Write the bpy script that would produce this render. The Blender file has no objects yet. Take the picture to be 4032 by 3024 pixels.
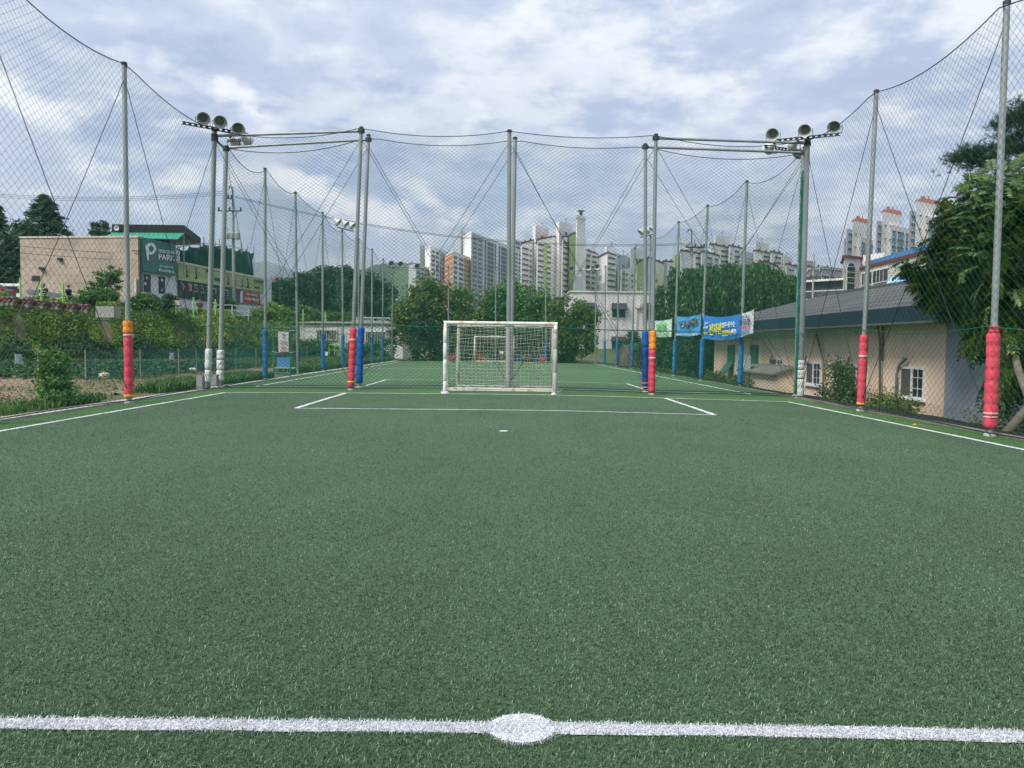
import bpy, math, random
import numpy as np
from mathutils import Vector, Matrix
random.seed(7); rng = np.random.default_rng(11)
S = bpy.context.scene
COL = S.collection
R = math.radians
# ------------------------------------------------------------------ camera geometry
F = 3028.; CX, CY = 2016., 1512.
YAW = .0086; PIT = math.atan(155/3028); ROLL = .0096; HC = 1.4
def _cam():
    f0 = np.array([math.sin(YAW), math.cos(YAW), 0]); r0 = np.array([math.cos(YAW), -math.sin(YAW), 0]); z = np.array([0, 0, 1.])
    f = f0*math.cos(PIT)-z*math.sin(PIT); u0 = f0*math.sin(PIT)+z*math.cos(PIT)
    r = r0*math.cos(ROLL)+u0*math.sin(ROLL); u = -r0*math.sin(ROLL)+u0*math.cos(ROLL)
    return f, r, u
CF, CR, CU = _cam(); CO = np.array([0, 0, HC])
def ray(px, py): return CF+CR*(px-CX)/F-CU*(py-CY)/F
def gz(x):                                   # the turf is crowned and falls to the right
    x = np.asarray(x, float)
    s = 0.020*np.log1p(np.exp((x-1.2)*2.2))/2.2
    return -np.minimum(s, .17)-.0009*np.clip(-x-3, 0, 7)**2
def GG(px, py):                              # measured pixel -> point on the pitch
    d = ray(px, py); z = 0.
    for _ in range(12):
        p = CO+d*((z-HC)/d[2]); z = float(gz(p[0]))
    return p
def AY(px, py, Y):                           # measured pixel at known distance Y
    d = ray(px, py); return CO+d*(Y/d[1])
def AX(px, Y): return float(AY(px, 1357, Y)[0])
def PL(px, py, A, B, off=0.):                # measured pixel on a vertical plane through ground points A, B
    A = np.array(A[:2], float); B = np.array(B[:2], float)
    n = np.array([(B-A)[1], -(B-A)[0]]); n /= np.linalg.norm(n)
    if n@(-A) < 0: n = -n                    # faces the pitch side
    A = A+n*off
    d = ray(px, py); t = (n@A)/(n@d[:2]); return CO+d*t
# ------------------------------------------------------------------ materials
def nodes(m):
    m.use_nodes = True; nt = m.node_tree; nt.nodes.clear(); return nt, nt.nodes.new, nt.links.new
MC = {}
def M(name, col, rough=.7, var=.12, scale=4., bump=0., bscale=None, metal=0., alpha=None, spec=.3, emit=None, stretch=None, dirt=None, detail=5):
    if name in MC: return MC[name]
    m = bpy.data.materials.new(name); nt, N, L = nodes(m)
    out = N('ShaderNodeOutputMaterial'); b = N('ShaderNodeBsdfPrincipled'); L(b.outputs[0], out.inputs[0])
    b.inputs['Roughness'].default_value = rough; b.inputs['Metallic'].default_value = metal
    b.inputs['Specular IOR Level'].default_value = spec
    tc = N('ShaderNodeTexCoord'); mp = N('ShaderNodeMapping'); L(tc.outputs['Object'], mp.inputs[0])
    if stretch: mp.inputs['Scale'].default_value = stretch
    n = N('ShaderNodeTexNoise'); n.inputs['Scale'].default_value = scale; n.inputs['Detail'].default_value = detail; L(mp.outputs[0], n.inputs['Vector'])
    r = N('ShaderNodeMapRange'); L(n.outputs['Fac'], r.inputs[0]); r.inputs[1].default_value = .25; r.inputs[2].default_value = .75
    mx = N('ShaderNodeMix'); mx.data_type = 'RGBA'; L(r.outputs[0], mx.inputs[0])
    c = np.array(col); mx.inputs[6].default_value = (*np.clip(c*(1-var), 0, 1), 1); mx.inputs[7].default_value = (*np.clip(c*(1+var), 0, 1), 1)
    last = mx.outputs[2]
    if dirt:                                 # (colour, amount, scale): stains with a shape of their own
        dc, da, ds = dirt
        n2 = N('ShaderNodeTexNoise'); n2.inputs['Scale'].default_value = ds; n2.inputs['Detail'].default_value = 8; L(mp.outputs[0], n2.inputs['Vector'])
        r2 = N('ShaderNodeMapRange'); L(n2.outputs['Fac'], r2.inputs[0]); r2.inputs[1].default_value = .52; r2.inputs[2].default_value = .7; r2.inputs[4].default_value = da
        m2 = N('ShaderNodeMix'); m2.data_type = 'RGBA'; L(r2.outputs[0], m2.inputs[0]); L(last, m2.inputs[6]); m2.inputs[7].default_value = (*dc, 1); last = m2.outputs[2]
    L(last, b.inputs['Base Color'])
    if bump:
        bn = N('ShaderNodeTexNoise'); bn.inputs['Scale'].default_value = bscale or scale*4; bn.inputs['Detail'].default_value = 6; L(mp.outputs[0], bn.inputs['Vector'])
        bp = N('ShaderNodeBump'); bp.inputs['Strength'].default_value = bump; bp.inputs['Distance'].default_value = .02; L(bn.outputs['Fac'], bp.inputs['Height']); L(bp.outputs[0], b.inputs['Normal'])
    MC[name] = m; return m
def leafmat(name, cols, trans=.25, rough=.55, spec=.3, ns=.45, amp=.2, stretch=None):
    if name in MC: return MC[name]
    m = bpy.data.materials.new(name); nt, N, L = nodes(m)
    out = N('ShaderNodeOutputMaterial'); g = N('ShaderNodeNewGeometry'); cr = N('ShaderNodeValToRGB'); L(g.outputs['Random Per Island'], cr.inputs[0])
    e = cr.color_ramp.elements; e[0].position = 0; e[0].color = (*cols[0], 1); e[1].position = 1; e[1].color = (*cols[-1], 1)
    for i, c in enumerate(cols[1:-1]):
        k = e.new((i+1)/(len(cols)-1)); k.color = (*c, 1)
    tc = N('ShaderNodeTexCoord'); n = N('ShaderNodeTexNoise'); n.inputs['Scale'].default_value = ns; n.inputs['Detail'].default_value = 5; mpl = N('ShaderNodeMapping'); mpl.inputs['Scale'].default_value = stretch or (1, 1, 1); L(tc.outputs['Object'], mpl.inputs[0]); L(mpl.outputs[0], n.inputs['Vector'])
    r = N('ShaderNodeMapRange'); L(n.outputs['Fac'], r.inputs[0]); r.inputs[1].default_value = .3; r.inputs[2].default_value = .7; r.inputs[3].default_value = 1-amp; r.inputs[4].default_value = 1+amp
    hv = N('ShaderNodeHueSaturation'); L(r.outputs[0], hv.inputs['Value']); L(cr.outputs[0], hv.inputs['Color'])
    b = N('ShaderNodeBsdfPrincipled'); b.inputs['Roughness'].default_value = rough; b.inputs['Specular IOR Level'].default_value = spec; L(hv.outputs[0], b.inputs['Base Color'])
    t = N('ShaderNodeBsdfTranslucent'); L(hv.outputs[0], t.inputs[0]); mx = N('ShaderNodeMixShader'); mx.inputs[0].default_value = trans
    L(b.outputs[0], mx.inputs[1]); L(t.outputs[0], mx.inputs[2]); L(mx.outputs[0], out.inputs[0]); MC[name] = m; return m
# ------------------------------------------------------------------ mesh building
ORG = {}
def org(o): return ORG.get(o.name, np.zeros(3)) if o else np.zeros(3)
def tag(o, label=None, cat=None, group=None, kind=None):
    if label: o['label'] = label
    if cat: o['category'] = cat
    if group: o['group'] = group
    if kind: o['kind'] = kind
    return o
def thing(name, loc, label=None, cat=None, group=None, rz=0):
    o = bpy.data.objects.new(name, None); COL.objects.link(o); o.empty_display_size = .2
    o.location = [float(v) for v in loc]; o.rotation_euler = (0, 0, rz); ORG[o.name] = np.array(loc, float)
    return tag(o, label, cat, group)
class MB:
    def __init__(s): s.v = []; s.f = []; s.m = []; s.n = 0; s.mi = 0
    def add(s, V, Fc):
        V = np.asarray(V, float).reshape(-1, 3); s.v.append(V)
        for f in Fc: s.f.append([i+s.n for i in f]); s.m.append(s.mi)
        s.n += len(V); return s
    def hexa(s, P):                          # 8 corners: bottom 4 ccw, top 4 ccw
        return s.add(P, [(0, 3, 2, 1), (4, 5, 6, 7), (0, 1, 5, 4), (1, 2, 6, 5), (2, 3, 7, 6), (3, 0, 4, 7)])
    def box(s, c, d, rz=0.):
        x, y, z = np.array(d)/2; P = np.array([(-x, -y, -z), (x, -y, -z), (x, y, -z), (-x, y, -z), (-x, -y, z), (x, -y, z), (x, y, z), (-x, y, z)])
        cs, sn = math.cos(rz), math.sin(rz); P = P@np.array([[cs, sn, 0], [-sn, cs, 0], [0, 0, 1]])
        return s.hexa(P+np.array(c))
    def tube(s, pts, r, n=8, cap=True):
        pts = [np.array(p, float) for p in pts]; rs = r if hasattr(r, '__len__') else [r]*len(pts)
        V = []; up = None
        for i, p in enumerate(pts):
            t = pts[min(i+1, len(pts)-1)]-pts[max(i-1, 0)]; t = t/(np.linalg.norm(t)+1e-9)
            if up is None: up = np.array([0, 0, 1.]) if abs(t[2]) < .9 else np.array([1., 0, 0])
            a = np.cross(t, up); a /= np.linalg.norm(a)+1e-9; b = np.cross(a, t); up = b
            for k in range(n):
                th = 2*math.pi*k/n; V.append(p+rs[i]*(a*math.cos(th)+b*math.sin(th)))
        Fc = []
        for i in range(len(pts)-1):
            for k in range(n): Fc.append((i*n+k, i*n+(k+1) % n, (i+1)*n+(k+1) % n, (i+1)*n+k))
        if cap: Fc.append(tuple(range(n))[::-1]); Fc.append(tuple((len(pts)-1)*n+k for k in range(n)))
        return s.add(V, Fc)
    def lathe(s, prof, o=(0, 0, 0), ax=(0, 0, 1), n=16, jit=0.):
        ax = np.array(ax, float); ax /= np.linalg.norm(ax); u = np.cross(ax, (0, 0, 1.) if abs(ax[2]) < .9 else (1., 0, 0)); u /= np.linalg.norm(u); w = np.cross(ax, u)
        V = []
        for (r, h) in prof:
            for k in range(n):
                th = 2*math.pi*k/n; rr = r*(1+jit*math.sin(3*th+h*7)*.5+jit*random.uniform(-.5, .5)); V.append(np.array(o)+ax*h+rr*(u*math.cos(th)+w*math.sin(th)))
        Fc = [(i*n+k, i*n+(k+1) % n, (i+1)*n+(k+1) % n, (i+1)*n+k) for i in range(len(prof)-1) for k in range(n)]
        return s.add(V, Fc)
    def quad(s, a, b, c, d): return s.add([a, b, c, d], [(0, 1, 2, 3)])
    def slab(s, a, b, c, d, t):              # a flat panel with thickness t behind its face
        a, b, c, d = [np.array(q, float) for q in (a, b, c, d)]; n = np.cross(b-a, d-a); n = n/np.linalg.norm(n)*t
        return s.hexa([a-n, b-n, c-n, d-n, a, b, c, d])
    def build(s, name, mats, parent=None, smooth=False, bevel=0.):
        V = np.vstack(s.v)-org(parent)
        me = bpy.data.meshes.new(name); me.from_pydata(V.tolist(), [], s.f)
        mats = mats if isinstance(mats, (list, tuple)) else [mats]
        for m in mats: me.materials.append(m)
        if len(mats) > 1: me.polygons.foreach_set('material_index', s.m)
        if smooth: me.polygons.foreach_set('use_smooth', [True]*len(me.polygons))
        me.update(); o = bpy.data.objects.new(name, me); COL.objects.link(o)
        if parent: o.parent = parent; ORG[o.name] = org(parent)
        if bevel: md = o.modifiers.new('b', 'BEVEL'); md.width = bevel; md.segments = 2; md.limit_method = 'ANGLE'
        return o
def nmesh(name, V, Q, mats, parent=None, mi=None, smooth=False):   # V (n,3); Q (m,4) or (m,3)
    V = np.ascontiguousarray(V-org(parent), dtype=np.float32); Q = np.ascontiguousarray(Q, dtype=np.int32); k = Q.shape[1]
    me = bpy.data.meshes.new(name); me.vertices.add(len(V)); me.vertices.foreach_set('co', V.ravel())
    me.loops.add(Q.size); me.loops.foreach_set('vertex_index', Q.ravel()); me.polygons.add(len(Q))
    me.polygons.foreach_set('loop_start', np.arange(0, Q.size, k, dtype=np.int32)); me.polygons.foreach_set('loop_total', np.full(len(Q), k, dtype=np.int32))
    for m in (mats if isinstance(mats, (list, tuple)) else [mats]): me.materials.append(m)
    if mi is not None: me.polygons.foreach_set('material_index', np.ascontiguousarray(mi, dtype=np.int32))
    if smooth: me.polygons.foreach_set('use_smooth', np.ones(len(Q), dtype=bool))
    me.update(calc_edges=True); o = bpy.data.objects.new(name, me); COL.objects.link(o)
    if parent: o.parent = parent; ORG[o.name] = org(parent)
    return o
def segtubes(A, B, r, n=3):                  # many straight strands at once
    A = np.asarray(A, float); B = np.asarray(B, float); t = B-A; t /= np.linalg.norm(t, axis=1)[:, None]+1e-9
    up = np.where(np.abs(t[:, 2:3]) < .9, [[0, 0, 1.]], [[1., 0, 0]]); a = np.cross(t, up); a /= np.linalg.norm(a, axis=1)[:, None]; b = np.cross(a, t)
    V = []
    for P in (A, B):
        for k in range(n):
            th = 2*math.pi*k/n; V.append(P+r*(a*math.cos(th)+b*math.sin(th)))
    V = np.stack(V, 1).reshape(-1, 3); base = np.arange(len(A))[:, None]*2*n
    Q = np.concatenate([base+np.array([[k, (k+1) % n, n+(k+1) % n, n+k]]) for k in range(n)], 0)
    return V, Q
def leafquads(C, size, squash=.5, up=.35, asp=.5):
    n = len(C); d = rng.normal(size=(n, 3)); d[:, 2] *= squash; d /= np.linalg.norm(d, axis=1)[:, None]
    w = rng.normal(size=(n, 3)); w -= (w*d).sum(1)[:, None]*d; w /= np.linalg.norm(w, axis=1)[:, None]
    L = (size*rng.uniform(.6, 1.3, n))[:, None]; W = L*asp
    V = np.stack([C-d*L*.5, C+w*W*.5-d*L*.05, C+d*L*.5, C-w*W*.5-d*L*.05], 1).reshape(-1, 3)
    return V, np.arange(4*n).reshape(-1, 4)
FONT_CACHE = {}
def text(s, mat, parent, o, ux, uz, width=None, height=None, depth=.02, name='lettering', bold=0.):
    """lettering lying in the plane of ux (along) and uz (up), its lower left corner at o"""
    cu = bpy.data.curves.new('t', 'FONT'); cu.body = s; cu.extrude = .03; cu.offset = bold; cu.resolution_u = 3
    ob = bpy.data.objects.new('t', cu); COL.objects.link(ob); bpy.context.view_layer.update()
    me = bpy.data.meshes.new_from_object(ob.evaluated_get(bpy.context.evaluated_depsgraph_get()))
    bpy.data.objects.remove(ob)
    V = np.zeros(len(me.vertices)*3, dtype=np.float32)
    if len(V) == 0: return None
    me.vertices.foreach_get('co', V); V = V.reshape(-1, 3); lo, hi = V.min(0), V.max(0)
    sx = width/(hi[0]-lo[0]) if width else None; sy = height/(hi[1]-lo[1]) if height else None
    sx = sx or sy; sy = sy or sx
    ux = np.array(ux, float); ux /= np.linalg.norm(ux); uz = np.array(uz, float); uz /= np.linalg.norm(uz); n = np.cross(ux, uz)
    W = np.array(o)+np.outer((V[:, 0]-lo[0])*sx, ux)+np.outer((V[:, 1]-lo[1])*sy, uz)+np.outer((V[:, 2]-lo[2])/.06*depth, n)
    me.vertices.foreach_set('co', np.ascontiguousarray(W-org(parent), dtype=np.float32).ravel()); me.materials.clear(); me.materials.append(mat); me.update()
    me.name = name; r = bpy.data.objects.new(name, me); COL.objects.link(r)
    if parent: r.parent = parent
    return r
def copy_tree(o, loc=None, rz=None, parent=None, **tags):
    c = o.copy(); COL.objects.link(c)
    if parent: c.parent = parent
    if loc is not None: c.location = [float(v) for v in loc]; ORG[c.name] = np.array(loc, float)
    if rz is not None: c.rotation_euler = (0, 0, rz)
    for ch in list(o.children):
        k = ch.copy(); COL.objects.link(k); k.parent = c
        for g in list(ch.children):
            q = g.copy(); COL.objects.link(q); q.parent = k
    tag(c, **tags); return c
def smooth(a, b, x): t = np.clip((np.asarray(x, float)-a)/(b-a), 0, 1); return t*t*(3-2*t)
# ------------------------------------------------------------------ camera, light, sky
S.render.engine = 'CYCLES'
cd = bpy.data.cameras.new('camera'); cam = bpy.data.objects.new('camera', cd); COL.objects.link(cam); S.camera = cam
cd.sensor_fit = 'HORIZONTAL'; cd.sensor_width = 36; cd.lens = 36*F/4032; cd.clip_start = .05; cd.clip_end = 30000
cam.matrix_world = Matrix(((CR[0], CU[0], -CF[0], 0), (CR[1], CU[1], -CF[1], 0), (CR[2], CU[2], -CF[2], HC), (0, 0, 0, 1)))
S.render.resolution_x = 1024; S.render.resolution_y = 768
S.view_settings.view_transform = 'Standard'; S.view_settings.look = 'None'; S.view_settings.gamma = 1; S.view_settings.exposure = .52
SUN_EL, SUN_AZ = R(50), R(-132)            # azimuth clockwise from +Y; the sun stands behind the camera, to the left
sd = bpy.data.lights.new('sun', 'SUN'); sd.energy = 3.9; sd.angle = R(24); sd.color = (1, .95, .86)
sun = bpy.data.objects.new('sun', sd); COL.objects.link(sun)
dirv = Vector((math.sin(SUN_AZ)*math.cos(SUN_EL), math.cos(SUN_AZ)*math.cos(SUN_EL), math.sin(SUN_EL)))
sun.rotation_euler = dirv.to_track_quat('Z', 'Y').to_euler(); sun.location = (0, 0, 60)
W = bpy.data.worlds.new('World'); S.world = W; W.use_nodes = True; nt = W.node_tree; nt.nodes.clear(); N = nt.nodes.new; L = nt.links.new
sk = N('ShaderNodeTexSky'); sk.sky_type = 'NISHITA'; sk.sun_disc = False; sk.sun_elevation = SUN_EL; sk.sun_rotation = SUN_AZ; sk.dust_density = 1.5; sk.ozone_density = 2.5
tc = N('ShaderNodeTexCoord'); sx = N('ShaderNodeSeparateXYZ'); L(tc.outputs['Generated'], sx.inputs[0])
def mth(op, a, b=None, clamp=False):
    n = N('ShaderNodeMath'); n.operation = op; n.use_clamp = clamp
    for i, q in enumerate((a, b)):
        if q is None: continue
        if isinstance(q, (int, float)): n.inputs[i].default_value = q
        else: L(q, n.inputs[i])
    return n.outputs[0]
zc = mth('MAXIMUM', mth('ADD', sx.outputs[2], .13), .05)
cv = N('ShaderNodeCombineXYZ'); L(mth('DIVIDE', sx.outputs[0], zc), cv.inputs[0]); L(mth('DIVIDE', sx.outputs[1], zc), cv.inputs[1])
def noise(scale, det, rough, off, dist=0.):
    mp = N('ShaderNodeMapping'); mp.inputs['Location'].default_value = off; L(cv.outputs[0], mp.inputs[0])
    n = N('ShaderNodeTexNoise'); n.inputs['Scale'].default_value = scale; n.inputs['Detail'].default_value = det; n.inputs['Roughness'].default_value = rough; n.inputs['Distortion'].default_value = dist
    L(mp.outputs[0], n.inputs['Vector']); return n.outputs['Fac']
n1 = noise(1.1, 12, .52, (3.1, 1.7, 0), .15); n2 = noise(4.6, 12, .62, (7.3, 2.2, 4), .1); n3 = noise(.45, 4, .5, (1.2, 9.2, 2))
def mr(x, a, b, c=0., d=1., st='SMOOTHSTEP'):
    n = N('ShaderNodeMapRange'); n.interpolation_type = st; L(x, n.inputs[0]); n.inputs[1].default_value = a; n.inputs[2].default_value = b; n.inputs[3].default_value = c; n.inputs[4].default_value = d; return n.outputs[0]
comb = mth('ADD', mth('MULTIPLY', n1, .65), mth('MULTIPLY', n2, .35))
cover = mr(comb, .30, .44, .55, 1.)                  # how much of the blue is covered
dens = mr(mth('ADD', mth('MULTIPLY', n2, .55), mth('MULTIPLY', n1, .45)), .46, .62)   # thick bright tufts
def mixc(f, a, b):
    n = N('ShaderNodeMix'); n.data_type = 'RGBA'; L(f, n.inputs[0])
    for i, q in ((6, a), (7, b)):
        if isinstance(q, tuple): n.inputs[i].default_value = (*q, 1)
        else: L(q, n.inputs[i])
    return n.outputs[2]
grey = mixc(mr(mth('ADD', mth('MULTIPLY', n3, .5), mth('MULTIPLY', n2, .5)), .42, .60), (5.7, 7.0, 9.5), (7.8, 8.9, 10.9))
cloud = mixc(dens, grey, (12.8, 13.1, 13.4))
skb = N('ShaderNodeMix'); skb.data_type = 'RGBA'; skb.blend_type = 'MULTIPLY'; skb.inputs[0].default_value = 1; L(sk.outputs[0], skb.inputs[6]); skb.inputs[7].default_value = (1.7, 1.75, 1.8, 1)
cu_d = noise(2.2, 9, .55, (11.3, 5.2, 7.), .2); low = mr(sx.outputs[2], 0., .22, .55, 0.)    # pale air near the horizon
blue = mixc(low, skb.outputs[2], (5.6, 6.8, 8.8))
cvd = N('ShaderNodeTexNoise'); cvd.inputs['Scale'].default_value = 5.5; cvd.inputs['Detail'].default_value = 9; cvd.inputs['Roughness'].default_value = .55; mpd = N('ShaderNodeMapping'); mpd.inputs['Scale'].default_value = (1, 1, 1.9); mpd.inputs['Location'].default_value = (.35, .2, .1); L(tc.outputs['Generated'], mpd.inputs[0]); L(mpd.outputs[0], cvd.inputs['Vector'])
band = mth('MULTIPLY', mr(sx.outputs[2], .02, .10), mr(sx.outputs[2], .26, .42, 1., 0.)); side = mr(sx.outputs[0], -.05, .22, 1., .25)
cum = mr(cvd.outputs['Fac'], .50, .60); cumask = mth('MULTIPLY', mth('MULTIPLY', cum, band), side)
mpe = N('ShaderNodeMapping'); mpe.inputs['Scale'].default_value = (1, 1, 1.9); mpe.inputs['Location'].default_value = (.35, .2, .16); L(tc.outputs['Generated'], mpe.inputs[0]); cve = N('ShaderNodeTexNoise'); cve.inputs['Scale'].default_value = 5.5; cve.inputs['Detail'].default_value = 6; L(mpe.outputs[0], cve.inputs['Vector'])
cumcol = mixc(mr(cve.outputs['Fac'], .48, .62), (13.8, 14.0, 14.2), (7.4, 8.4, 10.6))
bg = N('ShaderNodeBackground'); bg.inputs[1].default_value = .060; upper = mixc(mth('SUBTRACT', 1., mth('MULTIPLY', mr(sx.outputs[2], .10, .42, 1., 0.), mth('MULTIPLY', side, .75))), blue, mixc(cover, blue, cloud)); L(mixc(cumask, upper, cumcol), bg.inputs[0])
wo = N('ShaderNodeOutputWorld'); L(bg.outputs[0], wo.inputs[0])
# ------------------------------------------------------------------ terrain
EDY = np.array([-60, 20, 46, 50, 58, 63, 70, 82, 95, 140, 4000.]); EDX = np.array([-110, -58, -34, -31., -26.2, -24.2, -23, -22, -21, -21, -21.])
EDZ = np.array([4.2, 4.1, 4.0, 3.9, 3.65, 3.5, 3.25, 3.2, 3.2, 3.6, 12.])
def ground_z(x, y):
    x = np.asarray(x, float); y = np.asarray(y, float)
    xe = np.interp(y, EDY, EDX); ze = np.interp(y, EDY, EDZ)
    d = x-xe
    z = ze*(1-smooth(0, 6.0, d))
    road = 3.45-np.clip(y-60, 0, 200)*.004
    z = np.where(d < 0, ze+(road-ze)*smooth(.5, 1.4, -d), z)
    z2 = smooth(84, 94, y)*3.0+smooth(120, 400, y)*8+smooth(500, 2500, y)*20
    z = np.maximum(z, z2*smooth(-40, -15, x)+z2*(x < -15)*(1-smooth(-40, -15, x)))
    z = z-.19*smooth(8.6, 9.0, x)*(1-smooth(66, 80, y))-.33*smooth(9.3, 11.8, x)*(1-smooth(48, 60, y))
    return np.where((x > -8.8) & (x < 9.0) & (y < 70), gz(x)-.05, z-.02)
def sheet(name, xs, ys, zf, mat, kind='structure', parent=None, skip=None):
    X, Y = np.meshgrid(xs, ys); Z = zf(X, Y); V = np.stack([X, Y, Z], -1).reshape(-1, 3); nx, ny = len(xs), len(ys)
    i = (np.arange(ny-1)[:, None]*nx+np.arange(nx-1)[None, :]).ravel(); Q = np.stack([i, i+1, i+nx+1, i+nx], 1)
    o = nmesh(name, V, Q, mat, parent, smooth=True)
    if kind: o['kind'] = kind
    return o
m_ground = M('earth', (.10, .11, .05), .95, .35, .35, .6, 3., dirt=((.12, .085, .055), .8, .12))
xs = np.unique(np.concatenate([[-6000, -3000, -1500, -700, -300, -180], np.arange(-130, -60, 5.), np.arange(-60, -9, .6), [-8.82, -8.78], np.linspace(-7, 8, 8), [8.98, 9.02], np.arange(9.4, 13, .3), np.arange(14, 60, 4.), [80, 150, 300, 700, 1500, 3000, 6000]]))
ys = np.unique(np.concatenate([[-300, -100, -40, -10], np.arange(0, 110, 1.2), np.arange(115, 250, 12), [300, 400, 600, 900, 1400, 2000, 3000, 4500, 7000]]))
sheet('ground', xs, ys, ground_z, m_ground)
# artificial turf
def turfmat(name, dark, mid, light):
    m = bpy.data.materials.new(name); nt, N, L = nodes(m)
    out = N('ShaderNodeOutputMaterial'); b = N('ShaderNodeBsdfPrincipled'); L(b.outputs[0], out.inputs[0]); b.inputs['Roughness'].default_value = .75; b.inputs['Specular IOR Level'].default_value = .25
    b.inputs['Sheen Weight'].default_value = .06; b.inputs['Sheen Roughness'].default_value = .5; b.inputs['Sheen Tint'].default_value = (.8, 1, .85, 1)
    tc = N('ShaderNodeTexCoord')
    def nz(sc, det, r=.6, st=None):
        mp = N('ShaderNodeMapping'); L(tc.outputs['Object'], mp.inputs[0])
        if st: mp.inputs['Scale'].default_value = st
        n = N('ShaderNodeTexNoise'); n.inputs['Scale'].default_value = sc; n.inputs['Detail'].default_value = det; n.inputs['Roughness'].default_value = r; L(mp.outputs[0], n.inputs['Vector']); return n.outputs['Fac']
    fine = nz(55, 4, .8); big = nz(1.1, 5, .6, (1, .45, 1)); huge = nz(.28, 3); med = nz(9, 4, .7)
    cr = N('ShaderNodeValToRGB'); e = cr.color_ramp.elements; e[0].position = .34; e[0].color = (*dark, 1); e[1].position = .68; e[1].color = (*light, 1); k = e.new(.5); k.color = (*mid, 1); L(fine, cr.inputs[0])
    def mm(op, a, b_, *r):
        n = N('ShaderNodeMath'); n.operation = op
        for i, q in enumerate((a, b_)):
            if isinstance(q, float): n.inputs[i].default_value = q
            else: L(q, n.inputs[i])
        return n.outputs[0]
    s = mm('ADD', mm('ADD', mm('MULTIPLY', big, .45), mm('MULTIPLY', huge, .45)), mm('MULTIPLY', med, .5))
    r = N('ShaderNodeMapRange'); L(s, r.inputs[0]); r.inputs[1].default_value = .5; r.inputs[2].default_value = .9; r.inputs[3].default_value = .74; r.inputs[4].default_value = 1.28
    hv = N('ShaderNodeHueSaturation'); L(r.outputs[0], hv.inputs['Value']); L(cr.outputs[0], hv.inputs['Color']); L(hv.outputs[0], b.inputs['Base Color'])
    bp = N('ShaderNodeBump'); bp.inputs['Strength'].default_value = .8; bp.inputs['Distance'].default_value = .02; L(fine, bp.inputs['Height']); L(bp.outputs[0], b.inputs['Normal'])
    return m
m_turf = turfmat('turf', (.028, .076, .026), (.058, .130, .048), (.125, .215, .10))
m_turf0 = turfmat('turf_near', (.018, .048, .020), (.041, .093, .040), (.105, .175, .090))  # near copy of the turf, shade between the blades put into a darker colour
m_turf2 = turfmat('turf_edge', (.016, .06, .012), (.042, .125, .026), (.085, .19, .05))
XL, XR, YG, Y2 = -7.85, 7.95, 21.55, 24.75
tz = lambda x, y: gz(x)
sheet('artificial_turf', np.linspace(XL, XR, 40), [-4, 0, 5, 10, 16, YG], tz, m_turf0)
sheet('turf_behind_goal', np.linspace(XL, XR, 40), [YG, 23, Y2], tz, m_turf2)
sheet('turf_far_pitch', np.linspace(XL, XR, 40), [Y2, 30, 40, 50, 60.6], tz, m_turf)
sheet('turf_far_end', np.linspace(XL, XR, 40), [60.6, 63.4], tz, m_turf2)
sheet('turf_edge_left', np.linspace(-8.78, XL, 5), [-4, 10, 24, 40, 63.4], tz, m_turf2)
sheet('turf_edge_right', np.linspace(XR, 8.86, 5), [-4, 10, 24, 40, 63.4], tz, m_turf2)
# painted / inlaid white lines
m_line = M('white_turf', (.62, .64, .66), .8, .22, 45, .5, 90, dirt=((.30, .33, .30), .6, 9))
def line(x0, y0, x1, y1, w, name='pitch_line', jit=.008):
    n = max(3, int(math.hypot(x1-x0, y1-y0)/.25)); t = np.linspace(0, 1, n); d = np.array([x1-x0, y1-y0]); d = d/np.linalg.norm(d); nn = np.array([-d[1], d[0]])
    P = np.array([x0, y0])+t[:, None]*np.array([x1-x0, y1-y0]); V = []
    for s in (-1, 1):
        Q = P+nn*(s*w/2+rng.normal(0, jit, n))[:, None]; V.append(np.column_stack([Q, gz(Q[:, 0])+.006]))
    V = np.vstack(V); i = np.arange(n-1); o = nmesh(name, V, np.stack([i, i+1, i+n+1, i+n], 1), m_line); o['kind'] = 'structure'
    return o
LW = .09
line(XL, -4, XL, YG, .11); line(XR, -4, XR, YG, .11); line(XL, YG, XR, YG, LW)
line(-4.47, YG-.03, -4.47, 16.42, .11); line(4.5, YG-.03, 4.5, 16.42, .11); line(-4.47, 16.38, 4.5, 16.38, LW)
line(-9.3, 2.80, 0, 2.735, .08, 'halfway_line', .004); line(0, 2.735, 9.3, 2.665, .08, 'halfway_line', .004)
line(XL-.2, Y2, XR, Y2, LW); line(-4.6, Y2, -4.6, 29.7, .1); line(4.7, Y2, 4.7, 29.7, .1); line(-4.6, 29.7, 4.7, 29.7, LW)
line(-8.0, Y2, -8.3, 60.7, .1); line(XR, Y2, 7.3, 60.7, .1); line(-8.3, 60.7, 7.3, 60.7, .1); line(-8.1, 43.6, 7.7, 43.6, .1); line(-4.4, 56, -4.4, 60.7, .1); line(-4.4, 56, 3.6, 56, .1)
def disc(x, y, rx, ry, name):
    t = np.linspace(0, 2*math.pi, 40, endpoint=False); k = 1+rng.normal(0, .02, 40)
    V = np.column_stack([x+rx*k*np.cos(t), y+ry*k*np.sin(t), gz(x+rx*np.cos(t))+.010]); b = MB(); b.add(V, [tuple(range(40))]); o = b.build(name, m_line); o['kind'] = 'structure'
disc(.07, 2.73, .12, .105, 'centre_spot'); disc(-.02, 12.35, .075, .075, 'penalty_spot')
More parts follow.
